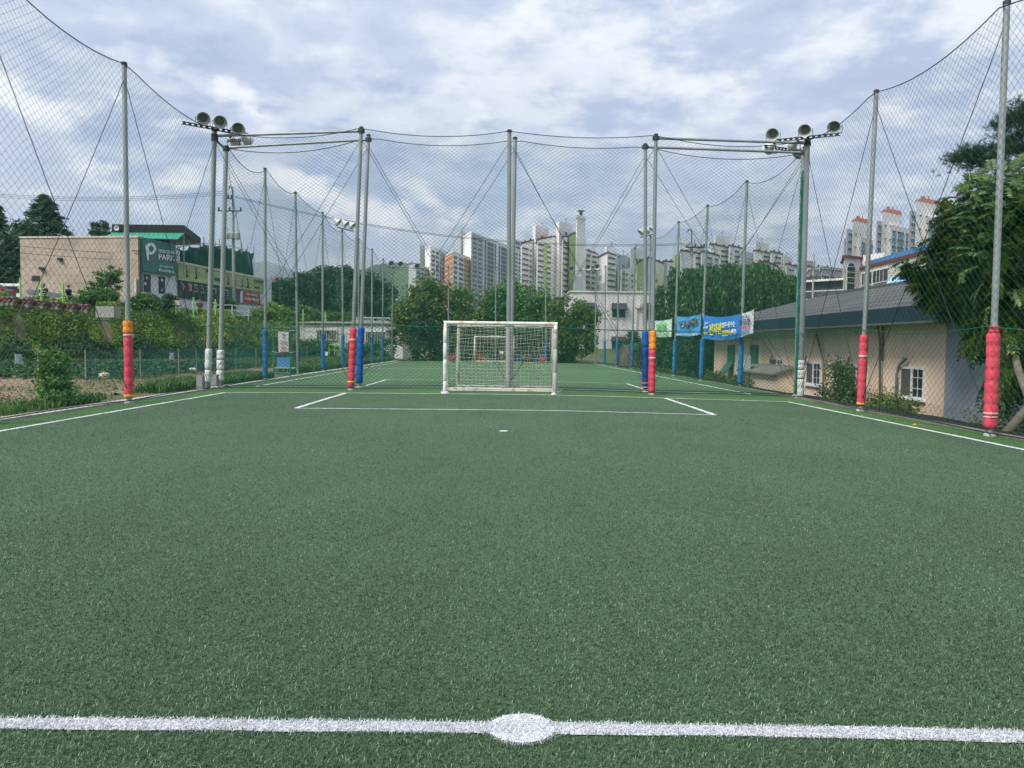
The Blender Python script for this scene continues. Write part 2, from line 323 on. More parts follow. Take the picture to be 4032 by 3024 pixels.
# blades of the turf near the camera
def blades(n, white):
    u = rng.uniform(size=n); ya, yb = 2.15, 21.4; y = ya*(yb/ya)**u; x = rng.uniform(-.76, .76, n)*(y+.5)
    onl = (np.abs(y-(2.735-.0075*x)) < .04+rng.normal(0, .004, n)) | (((x-.07)/.125)**2+((y-2.73)/.11)**2 < 1) | (((x+.02)/.075)**2+((y-12.35)/.075)**2 < 1)
    if white:
        y = 2.735-.0075*x+rng.uniform(-.058, .058, n); x = rng.uniform(-2.6, 2.6, n); y = 2.735-.0075*x+rng.uniform(-.042, .042, n)
        k = n//8; th = rng.uniform(0, 6.28, k); rr = np.sqrt(rng.uniform(0, 1, k)); x[:k] = .07+.122*rr*np.cos(th); y[:k] = 2.725+.108*rr*np.sin(th)
    else: x, y = x[~onl], y[~onl]
    n = len(x); th = rng.uniform(0, 2*math.pi, n); lean = rng.uniform(.3, 1.35, n); Ln = rng.uniform(.009, .020, n); w = rng.uniform(.0006, .0012, n)*(1+.07*y)
    d = np.stack([np.cos(th), np.sin(th), np.zeros(n)], 1); s = np.stack([-np.sin(th), np.cos(th), np.zeros(n)], 1); up = np.array([[0, 0, 1.]])
    P = np.stack([x, y, gz(x)+.001], 1); h = (Ln*np.cos(lean*.55))[:, None]; l = (Ln*np.sin(lean))[:, None]
    m_ = P+d*l*.45+up*h*.62; t_ = P+d*l*(1.15)+up*h*rng.uniform(.55, .95, n)[:, None]; ww = w[:, None]
    V = np.stack([P-s*ww, P+s*ww, m_+s*ww, m_-s*ww, t_+s*ww*.5, t_-s*ww*.5], 1).reshape(-1, 3); i = np.arange(n)[:, None]*6
    return V, np.concatenate([i+np.array([[0, 1, 2, 3]]), i+np.array([[3, 2, 4, 5]])], 0)
V, Q = blades(520000, False)
m_bl = leafmat('turf_blade', [(.008, .027, .011), (.023, .062, .025), (.042, .098, .040), (.074, .148, .065), (.034, .085, .034), (.25, .33, .21)], .12, .45, .35, ns=.6, amp=.36, stretch=(1, .6, 1))
nmesh('turf_blades', V, Q, m_bl)['kind'] = 'stuff'
V, Q = blades(26000, True)
nmesh('white_turf_blades', V, Q, leafmat('white_blade', [(.30, .31, .34), (.55, .57, .62), (.66, .68, .72)], .1, .5, .3))['kind'] = 'stuff'
# kerbs
m_conc = M('concrete', (.42, .42, .39), .9, .18, 3, .4, 20, dirt=((.2, .2, .17), .6, 2.5))
m_kerbr = M('kerb_brown', (.22, .19, .16), .95, .25, 3, .5, 20)
def strip3(name, xa, xb, ya, yb, h, mat):
    b = MB(); n = 24
    for i in range(n):
        y0 = ya+(yb-ya)*i/n; y1 = ya+(yb-ya)*(i+1)/n-.012
        za, zb = float(gz(xa))-.06, float(gz(xb))-.06
        b.hexa([(xa, y0, za), (xb, y0, zb), (xb, y1, zb), (xa, y1, za), (xa, y0, za+h), (xb, y0, zb+h), (xb, y1, zb+h), (xa, y1, za+h)])
    o = b.build(name, mat); o['kind'] = 'structure'
strip3('kerb', -9.12, -8.79, -4, 63.5, .10, m_conc); strip3('kerb', 8.87, 9.03, -4, 63.5, .10, m_kerbr)
m_mat = M('weed_mat', (.012, .0125, .014), .9, .3, 2, .5, 60, dirt=((.06, .055, .04), .35, 1.2))
sheet('weed_mat', np.linspace(9.04, 12.0, 14), np.linspace(-4, 46, 60), lambda x, y: ground_z(x, y)+.06+.012*np.sin(x*5+y*2.3), m_mat)
m_bed = M('dirt_bed', (.21, .15, .105), .95, .3, 1.5, .8, 12, stretch=(1, 2.2, 1))
m_asph = M('asphalt', (.06, .06, .062), .9, .15, 8, .3, 60)
sheet('vegetable_bed', np.linspace(-27, -10.2, 120), np.linspace(12, 52, 90), lambda x, y: np.maximum(ground_z(x, y), -.02)+.03+.06*np.sin(y*6.5+.3*x)+.015*np.sin(x*9+y*3), m_bed)
b = []
for y in np.arange(42, 110, 2.): b.append((float(np.interp(y, EDY, EDX)), y))
V = []; 
for (x, y) in b: V += [(x-1.5, y, 3.50-max(0, y-60)*.004), (x-8.5, y, 3.50-max(0, y-60)*.004)]
Q = [(2*i, 2*i+2, 2*i+3, 2*i+1) for i in range(len(b)-1)]
nmesh('road', np.array(V), np.array(Q), m_asph)['kind'] = 'structure'
# ------------------------------------------------------------------ nets
m_net = M('net_green', (.010, .115, .078), .6, .25, 2, spec=.2); m_rope = M('rope_dark', (.008, .035, .03), .7, .2, 20); m_ropeg = M('rope_green', (.008, .10, .07), .6, .2, 20)
m_wire = M('wire', (.02, .022, .028), .5, .1, 20)
def net_surface(posts, du, dv, sag, warp, stepk=1):
    """posts: list of (bottom xyz, top xyz); returns knot lookup P(i,j) on a lattice"""
    B = np.array([p[0] for p in posts], float); T = np.array([p[1] for p in posts], float)
    Ls = np.r_[0, np.cumsum(np.linalg.norm(B[1:, :2]-B[:-1, :2], axis=1))]; Lt = Ls[-1]
    def pos(u, t):
        u = np.clip(u, 0, Lt); k = np.clip(np.searchsorted(Ls, u, 'right')-1, 0, len(Ls)-2); f = (u-Ls[k])/(Ls[k+1]-Ls[k])
        b = B[k]+(B[k+1]-B[k])*f[:, None]; tp = T[k]+(T[k+1]-T[k])*f[:, None]; sg = 4*f*(1-f)
        tp[:, 2] -= sag*sg*np.where(warp > 0, (1+.35*np.sin(k*2.1+1)), 1); b[:, 2] += .03+.03*sg
        p = b+(tp-b)*t[:, None]; d = B[k+1]-B[k]; nrm = np.stack([d[:, 1], -d[:, 0]], 1); nrm /= np.linalg.norm(nrm, axis=1)[:, None]
        bul = (.10*sg*np.sin(t*math.pi)+.03*np.sin(u*2.1+t*5)*np.sin(t*math.pi))*(warp > 0)
        p[:, :2] += nrm*bul[:, None]; return p
    return pos, Lt, Ls
def net(name, label, posts, du=.15, dv=.11, r=.0016, sag=.22, warp=1., knots=1, cat='safety net', midz=1.95, double=False, mat=None, group=None, toprope=True, ties=False):
    pos, Lt, Ls = net_surface(posts, du, dv, sag, warp)
    H = float(np.mean([p[1][2]-p[0][2] for p in posts])); nu = int(Lt/(du/2)); nv = int(H/(dv/2)); nv -= nv % 2
    root = thing(name, posts[0][0], label, cat, group)
    kn = knots
    def fam(i, j, di, dj, ph=0.):
        def P(i, j):
            u = i*Lt/nu; t = np.clip(j/nv, 0, 1)
            w = warp*np.sin(math.pi*t)
            uu = u+w*(.05*np.sin(t*7+u*.7+ph)+.025*np.sin(u*3.1+t*11+ph)); tt = t+w*(.006*np.sin(u*1.3+t*9+ph)+.004*np.sin(u*3.7+ph))+warp*.006*np.sin(u*1.9+t*3)*np.clip(t-.6, 0, 1)*2*(1-t)
            k = rng.normal(0, .006*warp, (len(u), 3)); k *= (t[:, None] > .01)*(t[:, None] < .99)
            return pos(uu, tt), k
        i2, j2 = i+di, j+dj; ok = (i2 >= 0) & (i2 <= nu) & (j2 <= nv) & (j2 >= 0); i, j, i2, j2 = i[ok], j[ok], i2[ok], j2[ok]
        A, _ = P(i.astype(float), j.astype(float)); Bq, _ = P(i2.astype(float), j2.astype(float)); return A, Bq
    I, J = np.meshgrid(np.arange(0, nu+1), np.arange(0, nv+1)); ok = ((I+J) % 2 == 0); I, J = I[ok], J[ok]
    sel = (J % kn == 0)
    As, Bs = [], []
    for di in (kn, -kn):
        A, Bq = fam(I[sel], J[sel], di, kn); As.append(A); Bs.append(Bq)
    A, Bq = np.vstack(As), np.vstack(Bs)
    if ties:
        us = np.arange(.1, Lt, .34); q = pos(us, np.full(len(us), midz/H)); q[:, 2] -= .05*np.abs(np.sin(us*math.pi/4.9)); e = q+np.stack([rng.uniform(-.04, .04, len(us)), rng.uniform(-.04, .04, len(us)), -rng.uniform(.05, .12, len(us))], 1); A = np.vstack([A, q, q+.003]); Bq = np.vstack([Bq, e, e+[.03, .03, 0]])
    V, Q = segtubes(A, Bq, r); nmesh('mesh', V, Q, mat or m_net, root)
    if double:                              # a second skirt of netting hangs below the middle rope
        sel2 = sel & (J <= nv*midz/H); As, Bs = [], []
        for di in (kn, -kn):
            A, Bq = fam(I[sel2], J[sel2], di, kn, 2.2); As.append(A); Bs.append(Bq)
        A, Bq = np.vstack(As), np.vstack(Bs); off = np.array([.0, .06, 0]) if abs(posts[-1][0][0]-posts[0][0][0]) > 5 else np.array([.06, 0, 0])
        V, Q = segtubes(A+off+[.03, .03, .02], Bq+off+[.03, .03, .02], r*.7); nmesh('lower_mesh', V, Q, mat or m_ropeg, root)
    us = np.linspace(0, Lt, max(12, int(Lt/.5)))
    if toprope:
        b = MB(); b.tube(pos(us, np.ones(len(us))), .011, 6); b.build('top_rope', m_rope, root)
    if midz:
        b = MB(); q = pos(us, np.full(len(us), midz/H)); q[:, 2] -= .05*np.abs(np.sin(us*math.pi/4.9)); b.tube(q, .009, 6)
        b.build('middle_rope', m_ropeg if double or ties else m_rope, root)
    b = MB(); b.tube(pos(us, np.full(len(us), .004)), .012, 6); b.build('bottom_rope', m_rope, root)
    return root
# ------------------------------------------------------------------ posts
m_steel = M('galvanised', (.30, .325, .325), .45, .18, 6, .15, 40, metal=.4, dirt=((.22, .2, .17), .45, 3), stretch=(1, 1, .3)); m_steeld = M('steel_dark', (.05, .055, .06), .5, .2, 8, metal=.4)
m_pink = M('pad_pink', (.58, .06, .10), .6, .16, 4, .6, 14, spec=.25, dirt=((.42, .12, .12), .6, 3.5)); m_blue = M('pad_blue', (.01, .10, .40), .6, .16, 4, .6, 14, spec=.25, dirt=((.05, .13, .33), .6, 3.5)); m_or = M('pad_orange', (.78, .27, .03), .55, .15, 6, .5, 14)
m_navy = M('pad_navy', (.02, .045, .26), .55, .12, 6, .5, 14); m_blue2 = M('pad_faded_blue', (.02, .15, .38), .65, .18, 4, .5, 14, dirt=((.07, .17, .30), .6, 3.5))
m_white = M('white_paint', (.68, .68, .65), .55, .07, 5, .15, 30, dirt=((.33, .30, .26), .35, 6)); m_padw = M('pad_white', (.62, .63, .62), .55, .08, 6, .3, 14, dirt=((.3, .28, .26), .5, 5)); m_grey = M('pad_grey', (.36, .35, .34), .6, .1, 5, .25, 20, dirt=((.2, .19, .18), .4, 6))
m_tape = M('tape_pale', (.62, .35, .36), .5, .1, 6); m_tapey = M('tape_yellow', (.65, .42, .02), .5, .1, 6); m_red = M('pad_red_rag', (.35, .02, .03), .7, .2, 8, .4, 20)
m_lampi = M('lamp_reflector', (.62, .63, .60), .35, .05, 10, metal=.2); m_glass = M('lamp_glass', (.10, .13, .12), .15, .05, 5, spec=.8); m_lampo = M('lamp_shell', (.55, .57, .56), .4, .08, 5, metal=.15)
def padprof(r, z0, z1, bul=.22, amp=.022):
    P = [(r*.55, z0-.012), (r*.8, z0)]; n = max(2, int(round((z1-z0)/bul))); h = (z1-z0)/n
    for i in range(n):
        k = random.uniform(.8, 1.15)
        for t in (.12, .35, .6, .85): P.append((r+amp*k*(math.sin(t*math.pi)-.35), z0+(i+t)*h))
        if i < n-1: P.append((r-amp*.8, z0+(i+1)*h))
    P += [(r*.85, z1), (r*.5, z1+.012)]; return P
def lerp(a, b, t): return np.array(a)+(np.array(b)-np.array(a))*t
def pad(root, base, top, z0, z1, r, mat, bul=.2, amp=.008, label=None, name='pad'):
    H = top[2]-base[2]; a = lerp(base, top, z0/H); ax = (np.array(top)-base)/np.linalg.norm(np.array(top)-base)
    b = MB(); b.lathe(padprof(r*.96, 0, z1-z0, bul*random.uniform(.85, 1.3), amp), a, ax, 20, .07); o = b.build(name, mat, root, True)
    if label: o['label'] = label
    return o
def band(root, base, top, z, w, r, mat, name='strap'):
    H = top[2]-base[2]; ax = (np.array(top)-base)/np.linalg.norm(np.array(top)-base)
    b = MB(); b.lathe([(r-.006, 0), (r, .004), (r+.002, w/2), (r, w-.004), (r-.006, w)], lerp(base, top, z/H), ax, 16, .02); return b.build(name, mat, root, True)
def post(name, bx, Y, tx, ty, label, r=.058, pads=(), group=None, cat='steel post', z0=None, base=None, top=None):
    if base is None: X = AX(bx, Y); base = np.array([X, Y, float(gz(X))-.03 if z0 is None else z0])
    if top is None: top = AY(tx, ty, Y)
    base = np.array(base, float); top = np.array(top, float)
    root = thing(name, base, label, cat, group)
    b = MB(); b.tube([base, top], [r, r*.93], 14); b.build('shaft', m_steel, root, False)
    ax = top-base; ax /= np.linalg.norm(ax); b = MB(); b.lathe([(r*1.12, -.06), (r*1.12, 0), (r*.6, .015), (.001, .02)], top, ax, 14); b.build('cap', m_steeld, root)
    b = MB(); b.lathe([(r*1.8, 0), (r*1.75, .05), (r*1.1, .07)], base+[0, 0, .02], (0, 0, 1), 14); b.build('footing', m_conc, root)
    for p in pads: pad(root, base, top, *p)
    return root, base, top
P_ = {}
GS = 'galvanised net posts'
def reg(k, r): P_[k] = r; return r[0]
def bands(k, lst):
    r_, b_, t_ = P_[k]
    for (z, w, rr, mt) in lst: band(r_, b_, t_, z, w, rr, mt)
tA = np.array([-8.86, 12.9, 7.95]); bA = np.array([-8.75, 12.9, -.05])
reg('A', post('net_post', 0, 0, 0, 0, 'leftmost steel post, mostly cut off by the picture edge', pads=[(.15, 1.85, .098, m_pink)], base=bA, top=tA, group=GS))
reg('B', post('net_post', 504.6, 17.75, 489, 246, 'steel post on the left side with pink padding and an orange top section', pads=[(.17, 1.56, .10, m_pink), (1.63, 1.93, .105, m_or)], group=GS))
bands('B', [(1.56, .06, .106, m_tape), (.17, .06, .106, m_tapey)])
reg('C', post('floodlight_post', 816, 22.9, 845, 508, 'left front corner post with white sleeve carrying three round lamps facing the camera', r=.075, pads=[(.25, .62, .10, m_padw, .6, .008), (.64, 1.25, .10, m_padw, .6, .008)], group='corner posts'))
reg('D', post('corner_post', 864, 23.8, 890, 575, 'second left corner post with white sleeve standing just behind the lamp post', r=.075, pads=[(.25, .58, .11, m_padw, .6, .008), (.6, .9, .11, m_padw, .6, .008), (.92, 1.2, .11, m_padw, .6, .008)], group='corner posts'))
reg('red', post('net_post', 1381, 23.0, 1423, 500, 'leaning post behind the goal wrapped in pink padding, left of the bright blue one', pads=[(.12, 1.87, .105, m_pink)], group=GS))
bands('red', [(1.5, .06, .112, m_tape), (.25, .05, .11, m_tapey)])
reg('blu', post('net_post', 1413, 23.9, 1451, 530, 'leaning post in bright blue padding beside the pink padded one left of the goal', pads=[(.2, 1.92, .11, m_blue)], group=GS))
reg('cf', post('net_post', 2003, 23.1, 2006, 512, 'front post with plain grey sleeve standing right behind the near goal', r=.066, pads=[(.1, 1.95, .082, m_grey, 1.8, .002)], group=GS))
reg('cr', post('net_post', 2013, 24.0, 2028, 541, 'bare post close behind the grey sleeved post at the near goal', r=.066, group=GS))
reg('or', post('net_post', 2569, 23.1, 2583, 528, 'post with orange upper padding and pink lower padding right of the goal', pads=[(.1, 1.38, .105, m_pink), (1.38, 1.95, .108, m_or)], group=GS))
bands('or', [(1.1, .06, .112, m_tape)])
reg('bR', post('net_post', 2544, 24.0, 2541, 566, 'post with dark blue padding left of the orange and pink padded one', pads=[(.16, 1.45, .10, m_navy, .3), (1.45, 1.95, .105, m_blue)], group=GS))
bands('bR', [(.32, .03, .107, m_or), (.18, .04, .107, m_tapey)])
reg('E', post('floodlight_post', 3157, 23.3, 3180, 548, 'right front corner post with white sleeve carrying three round lamps', r=.08, pads=[(.1, .62, .10, m_padw, .7, .008), (.64, .9, .10, m_padw, .5, .008), (.92, 1.2, .098, m_padw, .5, .008)], group='corner posts'))
reg('E2', post('corner_post', 3138, 24.2, 3163, 595, 'second right corner post bundled in green netting behind the lamp post', r=.07, group='corner posts'))
reg('R1', post('net_post', 3397, 18.8, 3451, 355, 'right side post with pink padding in front of the small house window', pads=[(.17, 1.9, .10, m_pink)], group=GS))
bands('R1', [(1.35, .06, .106, m_tape), (.19, .05, .104, m_tapey)])
reg('R2', post('net_post', 3912, 13.6, 3965, 4, 'nearest right steel post, thickest in view, with long pink padding by the leafy tree', pads=[(.17, 1.86, .112, m_pink), (1.86, 2.0, .08, m_pink)], group=GS))
bands('R2', [(.42, .04, .118, m_tape), (.36, .03, .118, m_tape)])
rank = ['nearest', 'second', 'third', 'fourth', 'fifth', 'sixth', 'seventh', 'eighth']
fl = [(1044, 28.5, 1043.6, 662), (1172, 33.5, 1163, 756), (1271, 38.3, 1270, 836), (1351, 43.6, 1347, 904), (1412, 48.3, 1412, 939), (1464.5, 53.2, 1465, 979), (1505, 57.5, 1509, 1017), (1543, 62.9, 1547, 1053)]
for i, q in enumerate(fl):
    lt = i in (3, 7)
    nm = 'floodlight_post' if lt else 'net_post'
    lab = {0: 'blue padded post on the far pitch left side, closest to the two corner posts', 1: 'bare post beside the blue bench on the far pitch left side', 2: 'blue padded post just right of the bench on the far pitch', 3: 'lamp post with blue padding along the left side of the far pitch', 4: 'thin post seen between the pink and bright blue padded posts', 5: 'blue padded post in front of the white shed, right of the bright blue one', 6: 'blue padded post in front of the white shed, nearest the far left corner', 7: 'lamp post at the far left corner beside the white shed'}[i]
    reg('fl%d' % i, post(nm, *q, lab, r=.055, pads=[] if i in (1, 7) else [(.17, 1.92, .10, m_blue2, .3, .008)], group='posts of the far pitch'))
fr = [(2917, 29.3, 2941.6, 711), (2763, 34.5, 2786.6, 807), (2656, 40, 2673, 872), (2556, 45, 2562, 930), (2489, 50.5, 2500, 973.6), (2430, 56, 2437, 1008), (2381, 60.5, 2385, 1046), (2345, 63.5, 2345, 1066)]
for i, q in enumerate(fr):
    lt = i in (3, 7)
    lab = {0: 'blue padded post at the white end of the large blue banner', 1: 'blue padded post between the two blue banners', 2: 'blue padded post between the pale green banner and the small blue one', 3: 'lamp post hidden behind the orange and dark blue padded pair', 4: 'far pitch blue padded post nearest left of the orange padded post', 5: 'far pitch post with blue padding in front of the white house middle window', 6: 'far pitch post with blue padding left of the white house middle window', 7: 'bare lamp post at the far right corner in front of the white house'}[i]
    reg('fr%d' % i, post('floodlight_post' if lt else 'net_post', *q, lab, r=.055, pads=[] if i == 7 else [(.17, 1.92, .10, m_blue2, .3, .008)], group='posts of the far pitch'))
for i, (x, t_) in enumerate([(1766, 1049.6), (1952, 1051), (2149, 1057)]):
    reg('fe%d' % i, post('net_post', x, 63.3, x, t_, ['thin far end post seen left of the goal in front of the trees', 'thin far end post seen through the near goal net', 'thin far end post with bright blue padding seen near the right goal post'][i], r=.055, pads=[(.15, 1.9, .1, m_blue)] if i == 2 else [], group='posts of the far pitch'))
def guy(k, kb, zt=-.35, r=.007):
    ro, b0, t0 = P_[k]; _, b1, _ = P_[kb]; b = MB(); a = np.array(t0)+[0, 0, zt]; e = np.array(b1)+[0, 0, .25]; n = 10
    pts = [lerp(a, e, i/n)-np.array([0, 0, .10*math.sin(math.pi*i/n)]) for i in range(n+1)]; b.tube(pts, r, 5); b.build('guy_wire', m_wire, ro)
seqL = ['A', 'B', 'C']; seqR = ['R2', 'R1', 'E']; seqF = ['C', 'red', 'cf', 'or', 'E']; seqB = ['D', 'blu', 'cr', 'bR', 'E2']
seq2L = ['D']+['fl%d' % i for i in range(8)]; seq2R = ['E2']+['fr%d' % i for i in range(8)]; seqE = ['fl7', 'fe0', 'fe1', 'fe2', 'fr7']
for sq, rr in ((seqL, .008), (seqR, .008), (seqF, .007), (seqB, .007), (seq2L, .007), (seq2R, .007)):
    for a_, b_ in zip(sq[:-1], sq[1:]): guy(a_, b_, r=rr); guy(b_, a_, r=rr)
def npost(k, dx=0., dy=0., dz=0.):
    _, b, t = P_[k]; return (np.array(b)+[dx, dy, .03], np.array(t)+[dx, dy, -.05+dz])
def ext(k1, k2, f):                          # the net runs on past the last post in view
    a, b = npost(k1), npost(k2); return (lerp(a[0], b[0], f), lerp(a[1], b[1], f))
net('side_net', 'green safety net along the left side of the near pitch', [ext('B', 'A', 1.9)]+[npost(k, .07) for k in seqL], .19, .17, .0028, .32, group='safety nets', ties=True)
net('side_net', 'green safety net along the right side of the near pitch', [ext('R1', 'R2', 1.9)]+[npost(k, -.07) for k in seqR], .19, .17, .0028, .30, group='safety nets', ties=True)
net('end_net', 'green safety net hanging right behind the near goal', [npost(k, 0, -.08) for k in seqF], .145, .11, .0024, .20, group='safety nets', ties=True)
net('end_net', 'second green safety net just behind the first, at the far pitch goal line', [npost(k, 0, .08) for k in seqB], .15, .115, .0020, .22, group='safety nets', double=True)
net('side_net', 'green safety net along the left side of the far pitch', [npost(k, .07) for k in seq2L], .17, .13, .0018, .28, knots=2, group='safety nets', double=True)
net('side_net', 'green safety net along the right side of the far pitch', [npost(k, -.07) for k in seq2R], .17, .13, .0018, .28, knots=2, group='safety nets', double=True)
net('end_net', 'green safety net across the far end in front of the round trees', [npost(k, 0, -.07) for k in seqE], .2, .16, .0028, .2, knots=2, group='safety nets')
# rigid bars between the corner posts and their neighbours
def bar(ka, kb, za, zb, lab):
    _, b0, t0 = P_[ka]; _, b1, t1 = P_[kb]; root = thing('brace_bar', t0, lab, 'brace bar', 'brace bars'); b = MB(); b.tube([np.array(t0)+[0, 0, za], np.array(t1)+[0, 0, zb]], .04, 12); b.build('tube', m_steel, root)
    for p in (np.array(t0)+[0, 0, za], np.array(t1)+[0, 0, zb]):
        b = MB(); b.lathe([(.1, -.05), (.1, .05)], p, (0, 0, 1), 12); b.build('clamp', m_steeld, root)
bar('C', 'red', -.2, -.12, 'front steel tube from the left lamp post to the pink padded post'); bar('D', 'blu', -.05, -.15, 'rear steel tube from the second left corner post to the blue padded post')
bar('E', 'or', -.12, -.12, 'front steel tube from the right lamp post to the orange padded post'); bar('E2', 'bR', -.05, -.1, 'rear steel tube at the right corner ending at the dark blue padded post')
bar('C', 'D', -.3, -.1, 'short steel tube joining the two left corner posts'); bar('E', 'E2', -.15, -.05, 'short steel tube joining the two right corner posts')
# floodlights
def lamp(root, c, d, r=.2, cage=True):
    c = np.array(c, float); d = np.array(d, float); d /= np.linalg.norm(d)
    b = MB(); b.lathe([(.05, -.34), (.09, -.33), (.10, -.2), (r*.62, -.17), (r*.92, -.06), (r, 0), (r*1.03, .0), (r*.97, -.012)], c, d, 24); b.mi = 1; b.lathe([(r*.97, -.012), (r*.86, -.09), (r*.62, -.15)], c, d, 24)
    L_ = b.build('floodlight', [m_lampo, m_lampi], root, True)
    b = MB(); b.lathe([(r*.64, -.13), (r*.5, -.115), (.001, -.11)], c, d, 20); b.build('lens', m_glass, L_)
    b = MB(); n = 20
    u = np.cross(d, (0, 0, 1)); u /= np.linalg.norm(u); w = np.cross(u, d)
    for k in range(n):
        th = 2*math.pi*k/n; e = u*math.cos(th)+w*math.sin(th); b.tube([c+e*r*.98-d*.01, c+e*r*.66-d*.145], .0035, 4)
    b.build('reflector_rib', m_lampi, L_)
    b = MB(); q = c-d*.18; b.tube([q+u*r*1.08, q+u*r*1.08-[0, 0, r*1.15], q-u*r*1.08-[0, 0, r*1.15], q-u*r*1.08], .012, 5); b.build('yoke', m_steeld, L_)
def rack(k, p0, p1, Ya, Yb, name='lamp_rack'):
    ro = P_[k][0]; a = AY(*p0, Ya); b_ = AY(*p1, Yb); d = (b_-a)/np.linalg.norm(b_-a); s = np.array([-d[1], d[0], 0]); b = MB()
    t = .035
    for z in (-t, t): b.hexa([a-s*.03+[0, 0, z-.008], b_-s*.03+[0, 0, z-.008], b_+s*.03+[0, 0, z-.008], a+s*.03+[0, 0, z-.008], a-s*.03+[0, 0, z+.008], b_-s*.03+[0, 0, z+.008], b_+s*.03+[0, 0, z+.008], a+s*.03+[0, 0, z+.008]])
    n = 12
    for i in range(n):
        q0 = lerp(a, b_, (i+.15)/n); q1 = lerp(a, b_, (i+.7)/n); b.hexa([q0-s*.004-[0, 0, t-.009], q1-s*.004-[0, 0, t-.009], q1+s*.004-[0, 0, t-.009], q0+s*.004-[0, 0, t-.009], q0-s*.004+[0, 0, t-.009], q1-s*.004+[0, 0, t-.009], q1+s*.004+[0, 0, t-.009], q0+s*.004+[0, 0, t-.009]])
    b.build(name, m_steeld, ro); return ro
ro = rack('C', (716, 483), (977, 530), 22.3, 23.2); cdir = lambda p, tgt: np.array(tgt, float)-p
for (x, y, Y) in ((801, 468, 22.35), (867, 481, 22.55), (938, 509, 22.8)):
    c = AY(x, y, Y); lamp(ro, c, cdir(c, (-1.5, 8, 0)), .185)
ro = rack('D', (895, 555), (990, 549), 24.0, 24.6)
for (x, y, Y, t) in ((980, 556, 24.5, (0, 45, 0)), (930, 566, 24.6, (-4, 45, 0))):
    c = AY(x, y, Y); lamp(ro, c, cdir(c, t), .19)
ro = rack('E', (3040, 556), (3309, 528), 23.6, 22.6)
for (x, y, Y) in ((3041, 530, 23.2), (3168, 515, 22.95), (3283, 502, 22.6)):
    c = AY(x, y, Y); lamp(ro, c, cdir(c, (.5, 9, 0)), .185)
ro = rack('E2', (3010, 575), (3165, 600), 24.4, 24.7)
for (x, y, Y, t) in ((3022, 588, 24.6, (1, 45, 0)), (3115, 575, 24.6, (2, 50, 0)), (3140, 606, 24.8, (4, 45, 0))):
    c = AY(x, y, Y); lamp(ro, c, cdir(c, t), .19)
def farlights(k, sgn, tg):
    ro, b0, t0 = P_[k]; t0 = np.array(t0); b = MB(); b.tube([t0+[-.1*sgn, -.7, .02], t0+[.5*sgn, .7, .02]], .03, 6); b.build('lamp_rack', m_steeld, ro)
    for q, e in (((-.05, -.6, .28), tg), ((.25*sgn, 0, .28), tg), ((.5*sgn, .6, .28), tg)):
        c = t0+np.array(q); lamp(ro, c, cdir(c, e), .22)
farlights('fl3', 1, (0, 42, 0)); farlights('fr3', -1, (0, 44, 0))
for k, s_ in (('fl7', 1), ('fr7', -1)):
    ro, b0, t0 = P_[k]; t0 = np.array(t0); b = MB(); b.tube([t0+[-.4*s_, 0, .05], t0+[2.6*s_, -.2, -.1]], .03, 6); b.build('lamp_rack', m_steeld, ro)
    for q in ((-.1*s_, -.1, .3), (.65*s_, -.1, .25), (2.0*s_, -.15, .1)):
        c = t0+np.array(q); lamp(ro, c, cdir(c, (0, 40, 0)), .24)
b = MB(); ro, b0, t0 = P_['E2']; n_ = 60; b.tube([lerp(b0, t0, .02+.9*i/n_)+[-.03+.008*math.sin(i*1.7), -.07+.006*math.sin(i*2.3), 0] for i in range(n_+1)], [.038+.016*math.sin(i*1.3)*math.sin(i*.5) for i in range(n_+1)], 9); b.build('gathered_net', M('net_bunch', (.012, .16, .11), .8, .4, 25, .8, 60), ro, True)
for (x, y, Y, lab) in ((790, 1527, 22.6, 'grey electrical box at the foot of the left lamp post'), (846, 1521, 23.5, 'grey electrical box at the foot of the second left corner post')):
    p = AY(x, y, Y); b = MB(); b.box((p[0], p[1], .22), (.2, .16, .36)); rt = thing('junction_box', (p[0], p[1], 0), lab, 'electrical box', 'boxes at the posts'); b.build('housing', M('box_grey', (.2, .21, .22), .6, .1, 5), rt, bevel=.012)
    b = MB(); b.box((p[0], p[1]-.084, .23), (.16, .008, .28)); b.build('door', M('box_door', (.26, .27, .28), .5, .1, 5), rt)
